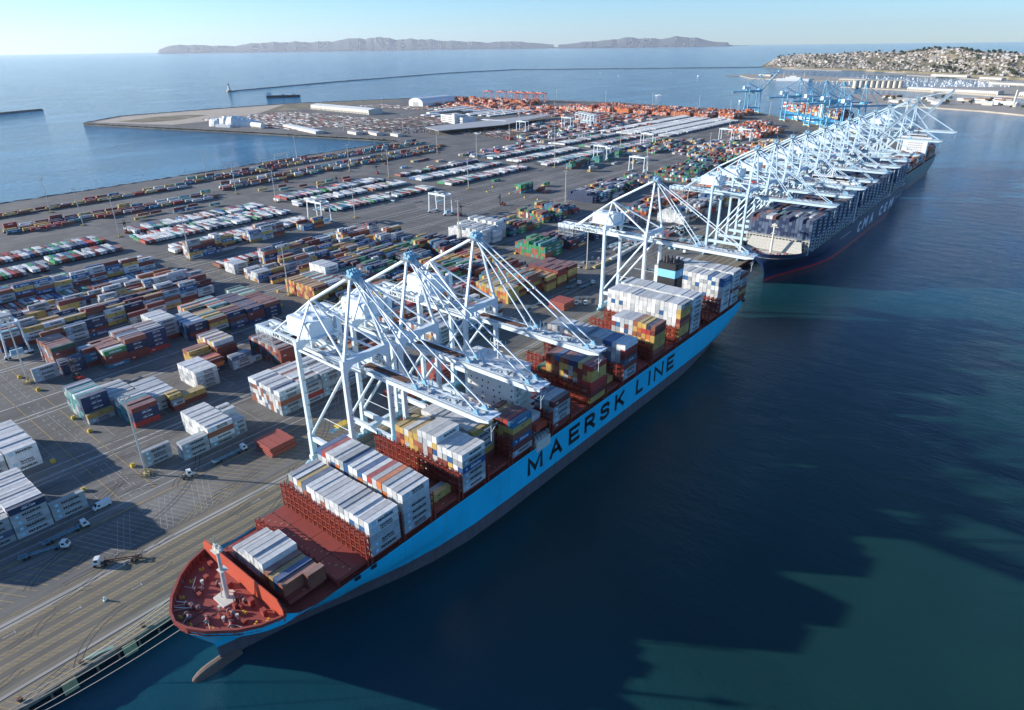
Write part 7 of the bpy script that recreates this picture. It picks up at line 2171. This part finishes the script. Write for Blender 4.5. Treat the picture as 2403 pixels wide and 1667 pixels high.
# ------------------------------------------------------------------ houses and trees on the hill
def house_mesh(w, l, h, roof):
    mb = MB(); gable(mb, -w / 2, w / 2, -l / 2, l / 2, -4, h, h + 2.4, 0, 1)
    for x in np.arange(-w / 2 + 1.5, w / 2 - 1, 3): mb.box(x, x + 1.4, -l / 2 - .06, -l / 2 + .02, h - 2.2, h - .9, 2)
    return mb.mesh('hillside_house', ['objcol', roof, 'glass'])
HMS = [house_mesh(14, 11, 6, 'roof_tile'), house_mesh(18, 12, 7, 'roof_grey'), house_mesh(24, 13, 9, 'roof_white'), house_mesh(12, 12, 6, 'roof_tile')]
def terr(u, v): return hill_pt(u, v)
hc = 0
while hc < 300:
    u, v = random.uniform(.03, .98), random.uniform(.03, .56) ** 1.0
    if random.random() < .25: v = random.uniform(.3, .54)
    if math.sin(u * 40) * math.sin(v * 17 + u * 9) > .72: continue
    x, y, z = terr(u, v)
    o = obj('hillside_house', random.choice(HMS)); o.location = (x, y, z); o.rotation_euler = (0, 0, random.uniform(-.7, .5)); s = random.uniform(.6, 1.0); o.scale = (s, s, s)
    g = random.uniform(.28, .52); o.color = (g, g * random.uniform(.92, 1), g * random.uniform(.8, .97), 1)
    tag(o, 'small pale house among many on the wooded hill across the harbour', 'house', 'houses on the hill'); hc += 1
def tree_meshes(seed):
    rnd = random.Random(seed)
    c = MB()
    lobes = [(rnd.uniform(-2.2, 2.2), rnd.uniform(-2.2, 2.2), rnd.uniform(4.5, 8), rnd.uniform(1.4, 2.4)) for _ in range(6)]
    for lx, ly, lz, lr in lobes:
        for _ in range(26):
            d = Vector((rnd.gauss(0, 1), rnd.gauss(0, 1), rnd.gauss(0, 1))).normalized() * lr * rnd.uniform(.6, 1.08); p = Vector((lx, ly, lz)) + d
            a = Vector((rnd.gauss(0, 1), rnd.gauss(0, 1), rnd.gauss(0, 1))).normalized(); b_ = a.cross(Vector((rnd.gauss(0, 1), rnd.gauss(0, 1), rnd.gauss(0, 1)))).normalized(); k = rnd.uniform(.5, 1.0)
            c.face([p + a * k, p + b_ * k, p - a * k * .8, p - b_ * k])
    t = MB(); t.tube((0, 0, -2), (0, 0, 5), .45, 6, 0, .22)
    for lx, ly, lz, lr in lobes[:4]: t.tube((0, 0, 3), (lx, ly, lz), .2, 5, 0, .08)
    return c.mesh('crown', 'leaf'), t.mesh('trunk', 'bark')
TREES = [tree_meshes(i) for i in range(4)]
def tree(x, y, z, s, label, group):
    c, k = random.choice(TREES); t = empty('tree', (x, y, z), random.uniform(0, 6)); t.scale = (s * random.uniform(.9, 1.3), s * random.uniform(.9, 1.3), s)
    obj('crown', c, t); obj('trunk', k, t); tag(t, label, 'tree', group)
for i in range(300):
    u, v = random.uniform(.04, .99), random.uniform(.02, .6)
    if i < 90: u, v = random.uniform(.42, .99), random.uniform(.44, .56)
    elif i < 150: u, v = random.uniform(.5, .99), random.uniform(.0, .14)
    x, y, z = terr(u, v); tree(x, y, z - .5, random.uniform(1.4, 2.6), 'dark green tree among the houses of the hill across the harbour', 'trees on the hill')
for i in range(46):
    x = random.uniform(-330, 200); y = 2350 - max(0, x + 100) * .5 + random.uniform(0, 250); tree(x, y, 3.4, random.uniform(.9, 1.5), 'small dark tree on the flat shore across the channel', 'trees across the channel')

itm = []
for _ in range(2600):
    u, v = random.uniform(.02, .99), random.uniform(.02, .58)
    if math.sin(u * 40) * math.sin(v * 17 + u * 9) > .72: continue
    x, y, z = terr(u, v); g = random.uniform(.22, .48); r = random.uniform(-.6, .5); w, l, h = random.uniform(7, 15), random.uniform(7, 10), random.uniform(3, 6)
    itm.append((x, y, z - 3, w, l, h + 3, r, (g, g * .95, g * .86))); itm.append((x, y, z + h, w * .8, l * .6, 1.6, r, random.choice([(.36, .17, .1), (.4, .4, .4), (.3, .2, .15), (.6, .58, .55)])))
o = mass_mesh('hillside_houses', itm, 'vcol'); tag(o, 'the many smaller pale houses packed over the hillside across the harbour', 'houses', kind='stuff')
mb = MB()
for _ in range(1100):
    u, v = random.uniform(.03, .99), random.uniform(.0, .6)
    x, y, z = terr(u, v); R_ = random.uniform(2.5, 5.5)
    for k in range(12):
        d = Vector((random.gauss(0, 1), random.gauss(0, 1), abs(random.gauss(0, .8)))).normalized() * R_ * random.uniform(.5, 1); q = Vector((x, y, z)) + d
        a = Vector((random.gauss(0, 1), random.gauss(0, 1), random.gauss(0, 1))).normalized(); b_ = a.cross(Vector((0, .3, 1))).normalized(); s = R_ * .45
        mb.face([q + a * s, q + b_ * s, q - a * s, q - b_ * s])
me = bpy.data.meshes.new('hillside_shrubs'); me.from_pydata(mb.v, [], mb.f); me.materials.append(M['leaf'])
tag(obj('hillside_shrubs', me), 'dark scrub and garden trees covering the hill between the houses', 'shrubs', kind='stuff')
